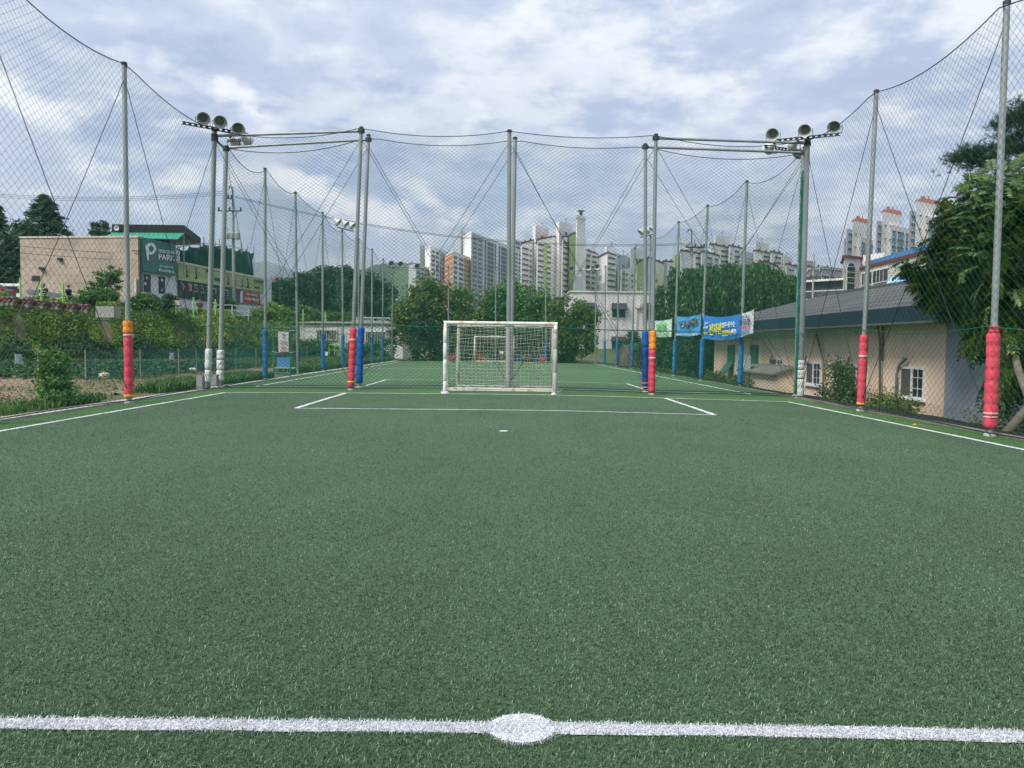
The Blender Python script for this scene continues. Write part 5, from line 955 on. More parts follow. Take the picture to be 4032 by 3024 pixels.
for (x0, y0, x1, y1, gc, sm) in ((3545, 1447, 3646, 1563, m_glz, 0), (3336, 1436, 3392, 1532, m_glz, 0), (3175, 1427, 3236, 1512, m_glz, 0), (3038, 1412, 3086, 1440, m_glz, 1)):
    a, c = wl((x0, y1)), wl((x1, y0)); y_a, y_b = c[1], a[1]; z0, z1 = a[2], c[2]+.0; cy, cz = (y_a+y_b)/2, (z0+z1)/2; w, h = y_b-y_a, z1-z0
    if x0 == 3336: y_a = y_b-1.5; w = 1.5; cy = (y_a+y_b)/2
    wi = MB().box((XW+.03, cy, cz), (.10, w-.06, h-.06)).build('window', m_glz, hs)
    b = MB(); fw = .07
    for s in (-1, 1): b.box((XW-.02, cy+s*(w/2-fw/2), cz), (.06, fw, h)); b.box((XW-.018, cy, cz+s*(h/2-fw/2)), (.06, w-fw*2-.002, fw))
    b.box((XW-.024, cy, cz), (.06, .08, h-fw*2)); b.build('frame', m_pvc, wi)
    b = MB(); b.box((XW-.045, cy, z0-.03), (.11, w+.1, .05)); b.build('sill', m_pvc, wi)
    b = MB(); yy = y_a+w*.26; b.box((XW-.032, yy, cz), (.012, .02, h-.16))
    for k in (-.17, .17): b.box((XW-.030, yy, cz+k*h), (.012, w*.42, .018))
    b.build('glazing_bar', m_pvc, wi)
    b = MB(); b.box((XW-.028, y_a+w*.75, cz), (.008, w*.42, h-.15)); b.build('insect_screen', M('insect_screen', (.10, .09, .085), .9, .1, 5), wi)
m_vg = M('vent_green', (.05, .14, .11), .5, .1, 3)
for (x0, y0, x1, y1) in ((2870, 1358, 2895, 1424), (2960, 1358, 2988, 1428)):
    a, c = wl((x0, y1)), wl((x1, y0)); cy, cz = (a[1]+c[1])/2, (a[2]+c[2])/2; w, h = abs(a[1]-c[1]), c[2]-a[2]; wi = MB().box((XW-.04, cy, cz), (.12, w, h)).build('narrow_window', m_vg, hs)
    b = MB(); b.hexa([(XW-.55, cy-w/2, a[2]-.75), (XW-.08, cy-w/2, a[2]-.04), (XW-.08, cy+w/2, a[2]-.04), (XW-.55, cy+w/2, a[2]-.75), (XW-.58, cy-w/2, a[2]-.70), (XW-.11, cy-w/2, a[2]+.01), (XW-.11, cy+w/2, a[2]+.01), (XW-.58, cy+w/2, a[2]-.70)]); b.build('open_sash', m_vg, wi)
for pts, rr in (([(3529, 1591), (3530, 1475), (3541, 1436), (3567, 1414), (3571, 1409)], .042), ([(3330, 1570), (3332, 1440), (3340, 1420), (3356, 1407)], .038), ([(3032, 1432), (3033, 1412), (3040, 1405), (3050, 1400)], .038), ([(3166, 1440), (3170, 1420), (3186, 1400)], .038), ([(3240, 1560), (3243, 1440), (3236, 1400), (3226, 1360), (3215, 1315)], .038), ([(3465, 1585), (3464, 1330), (3467, 1270)], .038)):
    b = MB(); P = [wl(p, .12) for p in pts]; P[-1] = P[-1]+[-.12 if rr > .04 or len(pts) < 5 else 0, 0, 0]; b.tube(P, rr, 8); b.build('drain_pipe', m_pipe, hs, True)
b = MB(); b.tube([wl((3473, 1420), .06), wl((3476, 1280), .06)], .03, 6); b.build('rusty_pipe', M('rust', (.28, .13, .05), .8, .2, 5), hs)
# lean-to porch and small units against the wall
lp = thing('lean_to', (11.6, 37, zb), 'small peach lean-to with pale door against the house wall', 'lean-to'); ya, yb = wl((3135, 1440))[1], wl((2985, 1440))[1]
b = MB(); zt_ = wl((3000, 1448))[2]; b.hexa([(11.2, ya, zb), (11.98, ya, zb), (11.98, yb, zb), (11.2, yb, zb), (11.2, ya, zt_-.15), (11.98, ya, zt_+.1), (11.98, yb, zt_+.1), (11.2, yb, zt_-.15)]); b.build('wall', m_peach, lp); b = MB(); b.hexa([(11.0, ya-.15, zt_-.2), (11.97, ya-.15, zt_+.11), (11.97, yb+.15, zt_+.11), (11.0, yb+.15, zt_-.2), (11.0, ya-.15, zt_-.12), (11.97, ya-.15, zt_+.2), (11.97, yb+.15, zt_+.2), (11.0, yb+.15, zt_-.12)]); b.build('roof', M('lean_roof', (.2, .19, .17), .8, .2, 3), lp)
b = MB(); b.box((11.19, yb-1.0, zb+.8), (.03, .8, 1.5)); b.build('door', M('door_pale', (.35, .42, .38), .7, .1, 3), lp)
ac = thing('outdoor_unit', (11.6, 22.6, zb), 'pale grey box standing by the house wall behind the pink padded post', 'outdoor unit'); c_ = wl((3420, 1590)); b = MB(); b.box((11.6, c_[1], zb+.33), (.4, 1.1, .6)); b.build('housing', M('unit_grey', (.42, .42, .40), .6, .06, 3), ac, bevel=.02); b = MB(); b.lathe([(.2, 0), (.2, .02), (.001, .025)], (11.40, c_[1]-.2, zb+.35), (-1, 0, 0), 16); b.build('fan_grille', m_dark, ac)
gw = thing('grey_wall', (11.95, 17, zb), 'plain grey wall at the right end of the peach house behind the leafy tree', 'wall'); b = MB(); b.hexa([(11.97, 11.5, -.6), (12.2, 11.5, -.6), (12.2, Ya_-.01, -.6), (11.97, Ya_-.01, -.6), (11.97, 11.5, 2.3), (12.2, 11.5, 2.3), (12.2, Ya_-.01, 2.3), (11.97, Ya_-.01, 2.3)]); b.build('panel', M('wall_greyblue', (.32, .33, .37), .9, .05, 1, .1, 30), gw); b = MB(); b.box((12.08, 16.2, 2.34), (.34, 9.2, .08)); b.build('coping', m_conc, gw)
# ------------------------------------------------------------------ foliage
G1 = [(0.028, 0.083, 0.025), (0.06, 0.146, 0.038), (0.096, 0.208, 0.046), (0.155, 0.281, 0.062), (0.072, 0.177, 0.042)]
GD = [(0.012, 0.041, 0.022), (0.025, 0.071, 0.034), (0.041, 0.104, 0.041), (0.062, 0.131, 0.049)]
GY = [(0.09, 0.165, 0.022), (0.15, 0.24, 0.03), (0.225, 0.285, 0.045), (0.075, 0.15, 0.03), (0.12, 0.21, 0.038)]
GV = [(0.058, 0.154, 0.033), (0.139, 0.264, 0.044), (0.231, 0.374, 0.055), (0.393, 0.42, 0.077), (0.092, 0.22, 0.044), (0.185, 0.33, 0.066)]
lm = leafmat('leaf_green', G1, .2); ld = leafmat('leaf_dark', GD, .12); ly = leafmat('leaf_yellowish', GY, .3); lv = leafmat('leaf_vine', GV, .25); lh = leafmat('leaf_hinoki', [(0.017, 0.053, 0.018), (0.034, 0.088, 0.027), (0.06, 0.131, 0.035), (0.093, 0.175, 0.048)], .1); lc = leafmat('leaf_crop', [(.02, .075, .03), (.04, .11, .04), (.07, .16, .06)], .2)
lg = leafmat('leaf_weed', [(.04, .09, .02), (.08, .15, .03), (.13, .19, .05), (.2, .2, .08)], .25)
m_bark = M('bark', (.10, .075, .055), .95, .25, 6, .6, 25); m_barkg = M('bark_grey', (.16, .14, .11), .95, .2, 6, .5, 25)
def clumps(cells, n, jit=.25, shell=.55):
    C = []
    w = np.array([c[3]*c[4]*c[5] for c in cells])**.66; w /= w.sum()
    for k in rng.choice(len(cells), n, p=w):
        cx, cy, cz, rx, ry, rz = cells[k]; d = rng.normal(size=3); d /= np.linalg.norm(d); q = rng.uniform(shell, 1.0+jit*.5)**.8; C.append([cx+d[0]*rx*q, cy+d[1]*ry*q, cz+d[2]*rz*q])
    return np.array(C)
def tree(label, base, cells, nl, size, mat, nclump=None, cr=.22, cat='tree', group=None, trunk=.12, bark=None, squash=.6, name='tree', asp=.55, loose=.06):
    base = np.array(base, float); root = thing(name, base, label, cat, group)
    R0 = np.mean([min(c[3], c[5]) for c in cells]); nclump = nclump or max(30, nl//90); C = clumps(cells, nclump)
    k = rng.integers(0, nclump, nl); rad = R0*cr*rng.uniform(.6, 1.5, nclump)[k]
    P = C[k]+rng.normal(size=(nl, 3))*rad[:, None]*[1, 1, .7]; m_ = rng.uniform(size=nl) < loose; P[m_] += rng.normal(size=(m_.sum(), 3))*R0*.22
    P[:, 2] = np.maximum(P[:, 2], base[2]+.05)
    V, Q = leafquads(P, size, squash, asp=asp); nmesh('crown', V, Q, mat, root)
    b = MB(); top = max(cells, key=lambda c: c[2]); tp = np.array([top[0], top[1], top[2]]); mid = lerp(base, tp, .45)+[random.uniform(-.1, .1), 0, 0]; b.tube([base-[0, 0, .1], lerp(base, mid, .5), mid, tp], [trunk, trunk*.85, trunk*.65, trunk*.25], 8)
    for c in C[:: max(1, nclump//14)]:
        s = lerp(base, tp, random.uniform(.25, .8)); b.tube([s, lerp(s, c, .5)+[0, 0, -.05], c], [trunk*.35, trunk*.22, trunk*.08], 5)
    b.build('trunk', bark or m_bark, root); return root
def ptree(label, Y, crowns, nl, size, mat, zb, **k):
    """crowns: (px, py, rx_px, ry_px) measured ellipses"""
    cells = []
    for (px, py, rx, ry) in crowns:
        c = AY(px, py, Y+rng.uniform(-.6, .6)); cells.append((c[0], c[1], c[2], rx*Y/F, max(rx, ry)*.8*Y/F, ry*Y/F))
    x = np.mean([c[0] for c in cells]); return tree(label, (x, Y, zb), cells, nl, size, mat, **k)
# round trees behind the far end
GF = 'round trees behind the far end'
ptree('broad yellowish green tree behind the far end, left of the near goal', 68, [(1700, 1200, 110, 75), (1640, 1230, 80, 70), (1790, 1215, 75, 75), (1620, 1300, 75, 80), (1720, 1310, 120, 90), (1830, 1310, 60, 90), (1690, 1145, 60, 40)], 26000, .27, leafmat('leaf_mix', [(0.057, 0.115, 0.023), (0.114, 0.178, 0.034), (0.19, 0.241, 0.052), (0.057, 0.127, 0.029), (0.028, 0.081, 0.023)], .2), 0, group=GF)
ptree('dark green tree behind the far end, directly above the near goal', 70, [(1985, 1190, 80, 70), (1940, 1260, 80, 80), (2000, 1300, 90, 90), (1900, 1320, 70, 80), (2010, 1130, 40, 35)], 20000, .25, lm, 0, group=GF)
ptree('tree behind the far end above the right half of the near goal', 69, [(2110, 1195, 65, 60), (2080, 1260, 70, 80), (2150, 1290, 70, 90), (2080, 1340, 80, 70)], 17000, .25, lm, 0, group=GF)
ptree('spreading tree right of the near goal in front of the white house', 66, [(2240, 1230, 75, 50), (2300, 1260, 55, 60), (2220, 1310, 80, 75), (2290, 1350, 50, 60), (2190, 1370, 70, 50)], 19000, .23, MC['leaf_mix'], 0, group=GF)
# thicket low along the far end
def thicket(name, label, pts, nl, size, mat, h, w=.8, cat='hedge', group=None, zf=None, top=None):
    P = np.array(pts, float); Ls = np.r_[0, np.cumsum(np.linalg.norm(P[1:]-P[:-1], axis=1))]; nc = max(10, int(Ls[-1]*3)); u = rng.uniform(0, Ls[-1], nc); c = np.stack([np.interp(u, Ls, P[:, 0]), np.interp(u, Ls, P[:, 1])], 1)+rng.normal(0, w*.4, (nc, 2)); hz = rng.uniform(.1, 1, nc)**.7*h*(1+.25*np.sin(u*1.3))
    k = rng.integers(0, nc, nl); q = c[k]+rng.normal(0, .22, (nl, 2)); zb0 = (zf or ground_z)(q[:, 0], q[:, 1]); z = zb0+np.abs(hz[k]+rng.normal(0, .14, nl)); z = np.where(rng.uniform(size=nl) < .35, zb0+rng.uniform(0, 1, nl)*hz[k], z)
    root = thing(name, (c[0][0], c[0][1], float(zb0[0])), label, cat, group); V, Q = leafquads(np.column_stack([q, z]), size, .7); nmesh('foliage', V, Q, mat, root)
    b = MB()
    for i in range(0, nc, 3): g = float((zf or ground_z)(c[i, 0], c[i, 1])); b.tube([(c[i, 0], c[i, 1], g-.05), (c[i, 0]+random.uniform(-.2, .2), c[i, 1], g+hz[i]*.9)], [.025, .01], 4)
    b.build('stems', m_bark, root); return root
thicket('thicket', 'dark low thicket filling the ground behind the far end net', [(-8.5, 65.5), (6, 65.5)], 26000, .22, ld, 2.6, 1.2)
thicket('thicket', 'pale weeds in front of the white shed', [(-19, 70.5), (-13.5, 69), (-9.8, 66)], 12000, .2, lm, 1.5, 1.0)
thicket('hedge_bush', 'green weedy bushes on the bank above the white shed', [(-24, 88), (-18, 88), (-12, 89), (-8, 90)], 14000, .3, lm, 1.8, 1.2)
# dark trees far left behind the pitch
GB = 'dark trees on the bank left of the far pitch'
for (cs, lab, Y) in (([(1100, 1165, 60, 50), (1080, 1220, 70, 50), (1130, 1130, 35, 25)], 'dark tree immediately right of the red banner', 120), ([(1185, 1150, 55, 60), (1170, 1210, 70, 50), (1200, 1105, 30, 25)], 'dark tree behind the bare post at the bench', 122), ([(1290, 1110, 60, 50), (1270, 1170, 75, 60), (1300, 1075, 40, 22), (1340, 1200, 60, 50)], 'tallest dark tree between the two blue padded posts left of the goal', 125), ([(1375, 1120, 40, 50), (1365, 1075, 18, 25), (1390, 1180, 60, 60)], 'dark tree with a pointed top behind the far pitch lamp post', 123), ([(1455, 1130, 50, 50), (1440, 1190, 70, 50), (1510, 1160, 50, 45), (1530, 1210, 50, 40)], 'dark tree below the green hill, right of the bright blue padding', 126)):
    ptree(lab, Y, cs, 12000, .5, ld, 3.2, group=GB, trunk=.25)
# bushes along the road
for (cs, lab, Y, z, mt, n) in (([(1075, 1225, 50, 30), (1040, 1235, 40, 25), (1120, 1240, 45, 28)], 'large bright green bush beside the white pipe railing', 64, 3.2, lv, 9000),
    ([(415, 1100, 35, 32), (445, 1075, 30, 22), (385, 1130, 32, 25), (450, 1125, 35, 30)], 'small open tree against the beige wall, left of the orange topped post', 54, 3.4, lm, 4200),
    ([(372, 1165, 50, 28), (420, 1170, 40, 25), (340, 1185, 28, 18)], 'rounded bush under the small open tree', 50, 3.5, lm, 9000),
    ([(575, 1185, 45, 25), (540, 1195, 32, 20), (610, 1200, 35, 20)], 'rounded bush just right of the orange topped post', 52, 3.4, lm, 8000),
    ([(667, 1185, 30, 22), (640, 1195, 25, 18)], 'dark bush behind the blank board', 57, 3.4, ld, 5000),
    ([(900, 1195, 28, 22), (865, 1200, 20, 16)], 'bush in front of the glazed screen panels', 68, 3.3, lm, 5000),
    ([(1240, 1245, 40, 22), (1300, 1250, 45, 22), (1370, 1250, 40, 20)], 'bushes between the green marker posts above the shed', 84, 3.1, lm, 8000)):
    ptree(lab, Y, cs, n, .17, mt, z, name='bush', cat='bush', trunk=.05, group='bushes along the road')
# conifers behind the beige wall
def conifer(label, px, ytop, ybot, Y, rpx, zb, nl, mat, group=None, size=.3, droop=.25, name='conifer', layers=22):
    t = AY(px, ytop, Y); zb0 = zb; base = np.array([t[0], t[1], zb0]); H = t[2]-zb0; zc = topz(px, ybot, Y); Rr = rpx*Y/F; root = thing(name, base, label, 'conifer tree', group); P = []; b = MB(); b.tube([base, t], [.22, .03], 8)
    for i in range(layers):
        f = (i+.5)/layers; z = t[2]-(t[2]-zc)*f; rl = Rr*(.10+.90*f**.8)
        for k in range(int(5+7*f)):
            th = random.uniform(0, 6.28); L_ = rl*random.uniform(.65, 1.12); e = np.array([math.cos(th), math.sin(th), 0])*L_; m = int(nl/layers/(5+7*f)*1.0*(.4+1.2*f)); s = rng.uniform(.12, 1, m)**.8
            q = np.array([t[0], t[1], z])+np.outer(s, e); q[:, 2] += -droop*L_*s**2+.10*L_*s; q += rng.normal(0, 1, (m, 3))*[.12, .12, .06]*np.array([[1+.5*L_*.3]]); P.append(q)
            b.tube([(t[0], t[1], z), np.array([t[0], t[1], z])+e*.9+[0, 0, -droop*L_*.7]], [.04, .01], 4)
    V, Q = leafquads(np.vstack(P), size, .35, asp=.3); nmesh('crown', V, Q, mat, root); b.build('trunk', m_bark, root); return root
conifer('tall dark cedar rising behind the beige wall', 175, 768, 965, 78, 118, 3.4, 15000, ld, size=.42)
conifer('ragged conifer cut off by the left picture edge', -8, 815, 1050, 70, 62, 3.4, 9000, ld, size=.4, droop=-.1)
ptree('small round topped tree peeking over the roof left of the canopy', 84, [(398, 905, 26, 34), (388, 930, 32, 24), (418, 935, 28, 25)], 3500, .3, ld, 3.4, group=None)
for (cs, lab) in (([(105, 925, 45, 45), (70, 960, 60, 55), (100, 1010, 60, 70)], 'dense dark tree left of the beige wall under the cedar'), ([(10, 1000, 60, 80), (30, 1060, 70, 60)], 'dark tree at the far left picture edge'), ([(70, 1070, 50, 50), (90, 1040, 45, 60)], 'dark tree touching the left end of the beige wall')):
    ptree(lab, 69, cs, 8000, .32, ld, 3.4, group='dark trees left of the golf building', trunk=.2)
# hedge trees on the right of the far pitch
hk = [(2598, 1150, 14, 50, 1), (2652, 1080, 20, 50, 1), (2722, 1084, 46, 50, 0), (2790, 1072, 50, 52, 0), (2866, 1062, 50, 54, 0), (2935, 1066, 46, 56, 0), (3004, 1060, 46, 57, 0), (3058, 1084, 38, 58, 0), (3112, 1108, 30, 59, 0)]
hl = ['small pointed cypress nearest the white house', 'slim pointed cypress in front of the white house edge', 'dark bushy conifer with leaning tip beside the slim cypress', 'dark bushy conifer behind the small blue banner', 'dark bushy conifer behind the left part of the large blue banner', 'dark bushy conifer above the middle of the large banner', 'dark bushy conifer above the white end of the banner', 'dark bushy conifer third from the right lamp post', 'lowest dark bushy conifer nearest the right lamp post']
for (px, yt, rx, Y, slim), lab in zip(hk, hl):
    t = AY(px, yt, Y); X, H = t[0], t[2]; rr = rx*Y/F*1.15; root = thing('hedge_conifer', (X, Y, -.4), lab, 'conifer tree', 'dark conifers behind the right side net'); n = 3500 if slim else 15000
    nc = 60 if slim else 190; zz = rng.uniform(0, 1, nc)**.75; th = rng.uniform(0, 6.28, nc); prof = np.where(zz > .6, np.sqrt(np.clip(1-((zz-.6)/.42)**2, 0.02, 1)), 1.) if not slim else (1-zz)*.9+.12
    C = np.column_stack([X+rr*prof*np.cos(th)*rng.uniform(.7, 1.1, nc), Y+rr*prof*np.sin(th)*rng.uniform(.7, 1.1, nc), -.2+zz*(H+.2)]); k = rng.integers(0, nc, n); P = C[k]+rng.normal(size=(n, 3))*[.16, .16, .30]; P[:, 2] = np.clip(P[:, 2], -.4, H+.35)
    d = rng.normal(size=(n, 3))*[.35, .35, .3]+[0, 0, 1]; d /= np.linalg.norm(d, axis=1)[:, None]; w = rng.normal(size=(n, 3)); w -= (w*d).sum(1)[:, None]*d; w /= np.linalg.norm(w, axis=1)[:, None]; L_ = .30*rng.uniform(.5, 1.3, n)[:, None]
    V = np.stack([P-d*L_*.5, P+w*L_*.16, P+d*L_*.5, P-w*L_*.16], 1).reshape(-1, 3); nmesh('crown', V, np.arange(4*n).reshape(-1, 4), lh, root); b = MB(); b.tube([(X, Y, -.4), (X, Y, H*.9)], [.14, .03], 6); b.build('trunk', m_bark, root)
thicket('hedge', 'clipped dark hedge along the right side of the far pitch under the banners', [(11.0, 46.8), (10.4, 50), (9.9, 55), (9.6, 61)], 36000, .15, lh, 2.3, .8)
tp_ = thing('covered_heap', (10, 57, 0), 'heap under a brown cover beside the far right corner', 'covered heap'); c0 = AY(2488, 1440, 56); V = []; n = 26
for i in range(n):
    for j in range(n): a, c_ = i/(n-1)*2-1, j/(n-1)*2-1; r_ = max(0, 1-abs(a)**3.2)*max(0, 1-abs(c_)**3); V.append((c0[0]+a*1.0, 56.5+c_*1.3, -.1+1.55*r_**.5*(1+.12*math.sin(a*7+c_*3))+.06*math.sin(a*17)*r_))
i_ = (np.arange(n-1)[:, None]*n+np.arange(n-1)[None]).ravel(); nmesh('cover', np.array(V), np.stack([i_, i_+n, i_+n+1, i_+1], 1), M('cover_brown', (.13, .105, .085), .85, .25, 2, .5, 8), tp_)
# weeds at the house and along the kerbs
thicket('weeds', 'weeds growing on the black matting below the window with the pink padded post', [(10.9, 20.5), (11.3, 23.5)], 2600, .085, lg, .38, .35, 'weeds', 'weeds by the house')
thicket('weeds', 'taller weedy shrub by the house wall between the two windows', [(10.7, 24.0), (11.2, 25.4)], 3200, .10, leafmat('leaf_shrub', [(.05, .10, .03), (.09, .15, .05), (.14, .19, .08)], .25), 1.15, .5, 'weeds', 'weeds by the house')
thicket('weeds', 'weeds under the right lamp post along the house', [(11.2, 34), (11.2, 42)], 3600, .12, lg, .35, .5, 'weeds', 'weeds by the house')
thicket('weeds', 'sparse weeds at the foot of the grey wall', [(10.9, 14.5), (11.4, 18)], 1900, .085, lg, .42, .35, 'weeds', 'weeds by the house')
def grass(name, x0, x1, y0, y1, n, h, mat, edge=0):
    x, y = rng.uniform(x0, x1, n), rng.uniform(y0, y1, n); nz_ = np.sin(x*2.3+1)*np.sin(y*1.1)+np.sin(y*.37+x); keep = nz_ > -1.1; x, y = x[keep], y[keep]; n = len(x); z = ground_z(x, y); th = rng.uniform(0, 6.28, n); hh = h*rng.uniform(.4, 1.2, n)[:, None]; d = np.stack([np.cos(th), np.sin(th), 0*th], 1); s = np.stack([-np.sin(th), np.cos(th), 0*th], 1)*.006*(1+y/14)[:, None]
    P = np.stack([x, y, z], 1); m = P+d*hh*.15+[0, 0, .6]*hh; t = P+d*hh*.5+[0, 0, .95]*hh; V = np.stack([P-s, P+s, m+s, m-s, t+s*.2, t-s*.2], 1).reshape(-1, 3); i = np.arange(n)[:, None]*6
    o = nmesh(name, V, np.concatenate([i+[[0, 1, 2, 3]], i+[[3, 2, 4, 5]]], 0), mat); o['kind'] = 'stuff'
lgr = leafmat('leaf_grass', [(.035, .10, .02), (.07, .16, .03), (.11, .20, .05)], .3); grass('long_grass', -10.3, -9.3, 11, 19, 2200, .2, lgr); grass('long_grass', -10.6, -9.3, 21, 31, 9000, .28, lgr); grass('long_grass', -10.6, -9.3, 35, 64, 16000, .33, lgr); grass('grass', 9.4, 10.4, 42, 62, 9000, .25, lg); grass('grass', -26, -10, 42, 68, 30000, .3, lg)
# vines on the bank
def scatter(name, n, x0f, x1f, y0, y1, size, mat, hf, squash=.5, zadd=0.):
    y = rng.uniform(y0, y1, n); t = rng.uniform(size=n); x = x0f(y)+(x1f(y)-x0f(y))*t; z = ground_z(x, y)+zadd; z = z+hf(x, y)*rng.uniform(.3, 1, n)**.5; V, Q = leafquads(np.column_stack([x, y, z]), size, squash); o = nmesh(name, V, Q, mat); o['kind'] = 'stuff'
xe_ = lambda y: np.interp(y, EDY, EDX)
scatter('hillside_vines', 115000, lambda y: xe_(y)-.6, lambda y: xe_(y)+6.4, 38, 76, .20, lv, lambda x, y: .30+.22*np.sin(x*1.3+y*.4)+.2*np.sin(y*1.7-x*.6)+.12*np.sin(x*4+y*3))
scatter('shrub_cover', 26000, lambda y: xe_(y)+4.2, lambda y: xe_(y)+6.8, 36, 76, .18, ld, lambda x, y: .8+.35*np.sin(y*1.1+x))
scatter('roadside_weeds', 22000, lambda y: xe_(y)-1.2, lambda y: xe_(y)+.3, 44, 100, .16, lm, lambda x, y: .32+.16*np.sin(y*2.1+x))
scatter('vegetable_plants', 30000, lambda y: -27+0*y, lambda y: -13.3+0*y, 27, 41, .17, lc, lambda x, y: .22+.16*np.sin(y*6.5+.3*x)+.1*np.sin(x*3))
scatter('bed_weeds', 9000, lambda y: -14+0*y, lambda y: -9.6+0*y, 13, 30, .06, lg, lambda x, y: .16+.14*np.sin(y*3+x*2))
b0 = GG(245, 1600); tree('leafy shrub growing outside the left net beside the first pink padded post', (b0[0]-.3, 17.0, 0), [(b0[0]-.35, 17.1, .42, .34, .32, .42), (b0[0]-.3, 17.0, .9, .28, .28, .33), (b0[0]-.05, 16.8, .3, .34, .3, .28)], 5200, .075, lm, nclump=170, name='shrub', cat='shrub', trunk=.02, cr=.2)
# tree with long pinnate leaves on the right, and the pine behind it
def fronds(root, C, D, L_, mat, nleaf=8, lw=.028, ll=.115, name='leaves'):
    n = len(C); D = D/np.linalg.norm(D, axis=1)[:, None]; up = np.tile([0, 0, 1.], (n, 1)); S_ = np.cross(D, up); S_ /= np.linalg.norm(S_, axis=1)[:, None]+1e-6; roll = rng.normal(0, .45, n)[:, None]; U_ = np.cross(S_, D); S2 = S_*np.cos(roll)+U_*np.sin(roll); Vs = []
    A_, B_ = [], []
    for i in range(nleaf):
        s = (i+1.)/nleaf; sag = -.30*L_*s*s; p = C+D*(L_*s)[:, None]; p[:, 2] += sag; prev = C+D*(L_*(s-1./nleaf))[:, None]; prev[:, 2] += -.30*L_*(s-1./nleaf)**2; A_.append(prev); B_.append(p)
        for sd in (-1, 1):
            k = (.75+.5*math.sin(math.pi*s))*rng.uniform(.8, 1.2, n)[:, None]; d = S2*sd*.85+D*.5+rng.normal(0, .12, (n, 3)); d[:, 2] -= .28; d /= np.linalg.norm(d, axis=1)[:, None]; w = np.cross(d, np.cross(S2*sd, D)); w = np.cross(d, U_); w /= np.linalg.norm(w, axis=1)[:, None]+1e-6
            a = p; q = p+d*ll*k*.4; e = p+d*ll*k; e[:, 2] -= .012; Vs.append(np.stack([a, q+w*lw*k, e, q-w*lw*k], 1))
    V = np.concatenate(Vs, 0).reshape(-1, 3); nmesh(name, V, np.arange(len(V)).reshape(-1, 4), mat, root); V, Q = segtubes(np.vstack(A_), np.vstack(B_), .0022); nmesh('leaf_stalks', V, Q, M('leafstalk', (.09, .12, .03), .6, .2, 3), root)
ls_ = leafmat('leaf_sumac', [(0.025, 0.074, 0.024), (0.043, 0.101, 0.03), (0.065, 0.135, 0.035), (0.109, 0.189, 0.041), (0.043, 0.108, 0.032), (0.233, 0.27, 0.041)], .25, .42, .4)
YT_ = 15.2; tb = np.array([AX(4075, 13.6), 14.6, -.45]); rt = thing('pinnate_tree', tb, 'big leafy tree with long feathered leaves at the right edge', 'tree')
cells = [(3860, 850, 140, 140), (3970, 830, 170, 180), (3990, 950, 210, 220), (3780, 970, 90, 110), (3690, 1080, 90, 60), (4010, 1330, 70, 80), (4020, 1150, 110, 150), (3800, 1130, 170, 110), (4040, 1200, 190, 200), (3930, 1290, 120, 90), (4050, 1000, 200, 300), (3600, 1045, 45, 35), (3850, 1010, 200, 180), (3960, 1460, 60, 70), (3920, 1520, 45, 40)]
CC = []; 
for (px, py, rx, ry) in cells:
    yy = max(YT_, min(19.5, 9.75*F/(px-rx-1975)))+random.uniform(0, .6); c = AY(px, py, yy); CC.append((c[0], c[1], c[2], rx*yy/F, .8*min(rx, 180)*yy/F, ry*yy/F))
C = clumps(CC, 4600, .1, .3); C = C[C[:, 0] > 9.25]; cen = np.array([AX(3950, YT_), YT_, 3.6]); D = (C-cen)*[1, 1, .7]; D += rng.normal(0, .5, D.shape); fronds(rt, C, D, rng.uniform(.28, .52, len(C)), ls_)
C = clumps(CC[:1]+CC[2:6]+CC[9:10]+CC[6:8], 260, .1, .95); C = C[C[:, 0] > 9.3]; D = (C-cen)*[1, 1, .3]+rng.normal(0, .2, C.shape); fronds(rt, C, D, rng.uniform(.35, .6, len(C)), leafmat('leaf_sumac_young', [(.10, .15, .015), (.16, .21, .02), (.22, .22, .03)], .35), name='young_leaves')
b = MB(); tr = [tb, AY(4060, 1590, 14.7), AY(4010, 1460, 15.0), AY(3996, 1390, 15.6), AY(4010, 1200, 16.4), AY(3970, 1000, 16.8), AY(3960, 850, 17)]; b.tube(tr, [.10, .085, .07, .065, .06, .045, .02], 10)
for k in range(16):
    c = np.array(CC[k % len(CC)][:3])+rng.normal(0, .25, 3); s = tr[random.choice([3, 4, 4, 5])]; b.tube([s, lerp(s, c, .5)+[0, 0, -.08], lerp(s, c, .85)], [.022, .012, .004], 6)
b.build('trunk', m_barkg, rt, True)
rp = thing('pine_tree', (AX(4110, 22), 22, -.4), 'pine with tufted dark needles rising above the feathered tree at the upper right', 'pine tree'); b = MB(); t0 = np.array([AX(4110, 22), 22., -.4]); t1 = AY(4050, 400, 22); b.tube([t0, lerp(t0, t1, .6), t1], [.16, .1, .03], 8); A_, B_ = [], []
for (px, py, rx, ry) in ((3860, 630, 75, 38), (3800, 610, 50, 28), (3960, 660, 110, 35), (4010, 530, 60, 40), (3990, 470, 40, 26), (4040, 440, 60, 60), (3990, 590, 70, 25)):
    c = AY(px, py, 22); s = lerp(t0, t1, .8); b.tube([s, lerp(s, c, .5), c], [.05, .03, .01], 5); n = 190
    q = c+rng.normal(size=(n, 3))*[rx*22/F*.5, .4, ry*22/F*.5]
    for p in q: d = rng.normal(size=(14, 3))*[1, 1, .8]+(p-c)*1.2+[0, 0, .3]; d /= np.linalg.norm(d, axis=1)[:, None]; A_.append(np.tile(p, (14, 1))); B_.append(p+d*rng.uniform(.08, .17, (14, 1)))
V, Q = segtubes(np.vstack(A_), np.vstack(B_), .0035); nmesh('needles', V, Q, leafmat('needle', [(.008, .03, .014), (.02, .05, .02), (.035, .075, .03)], .1), rp); b.build('trunk', m_bark, rp)
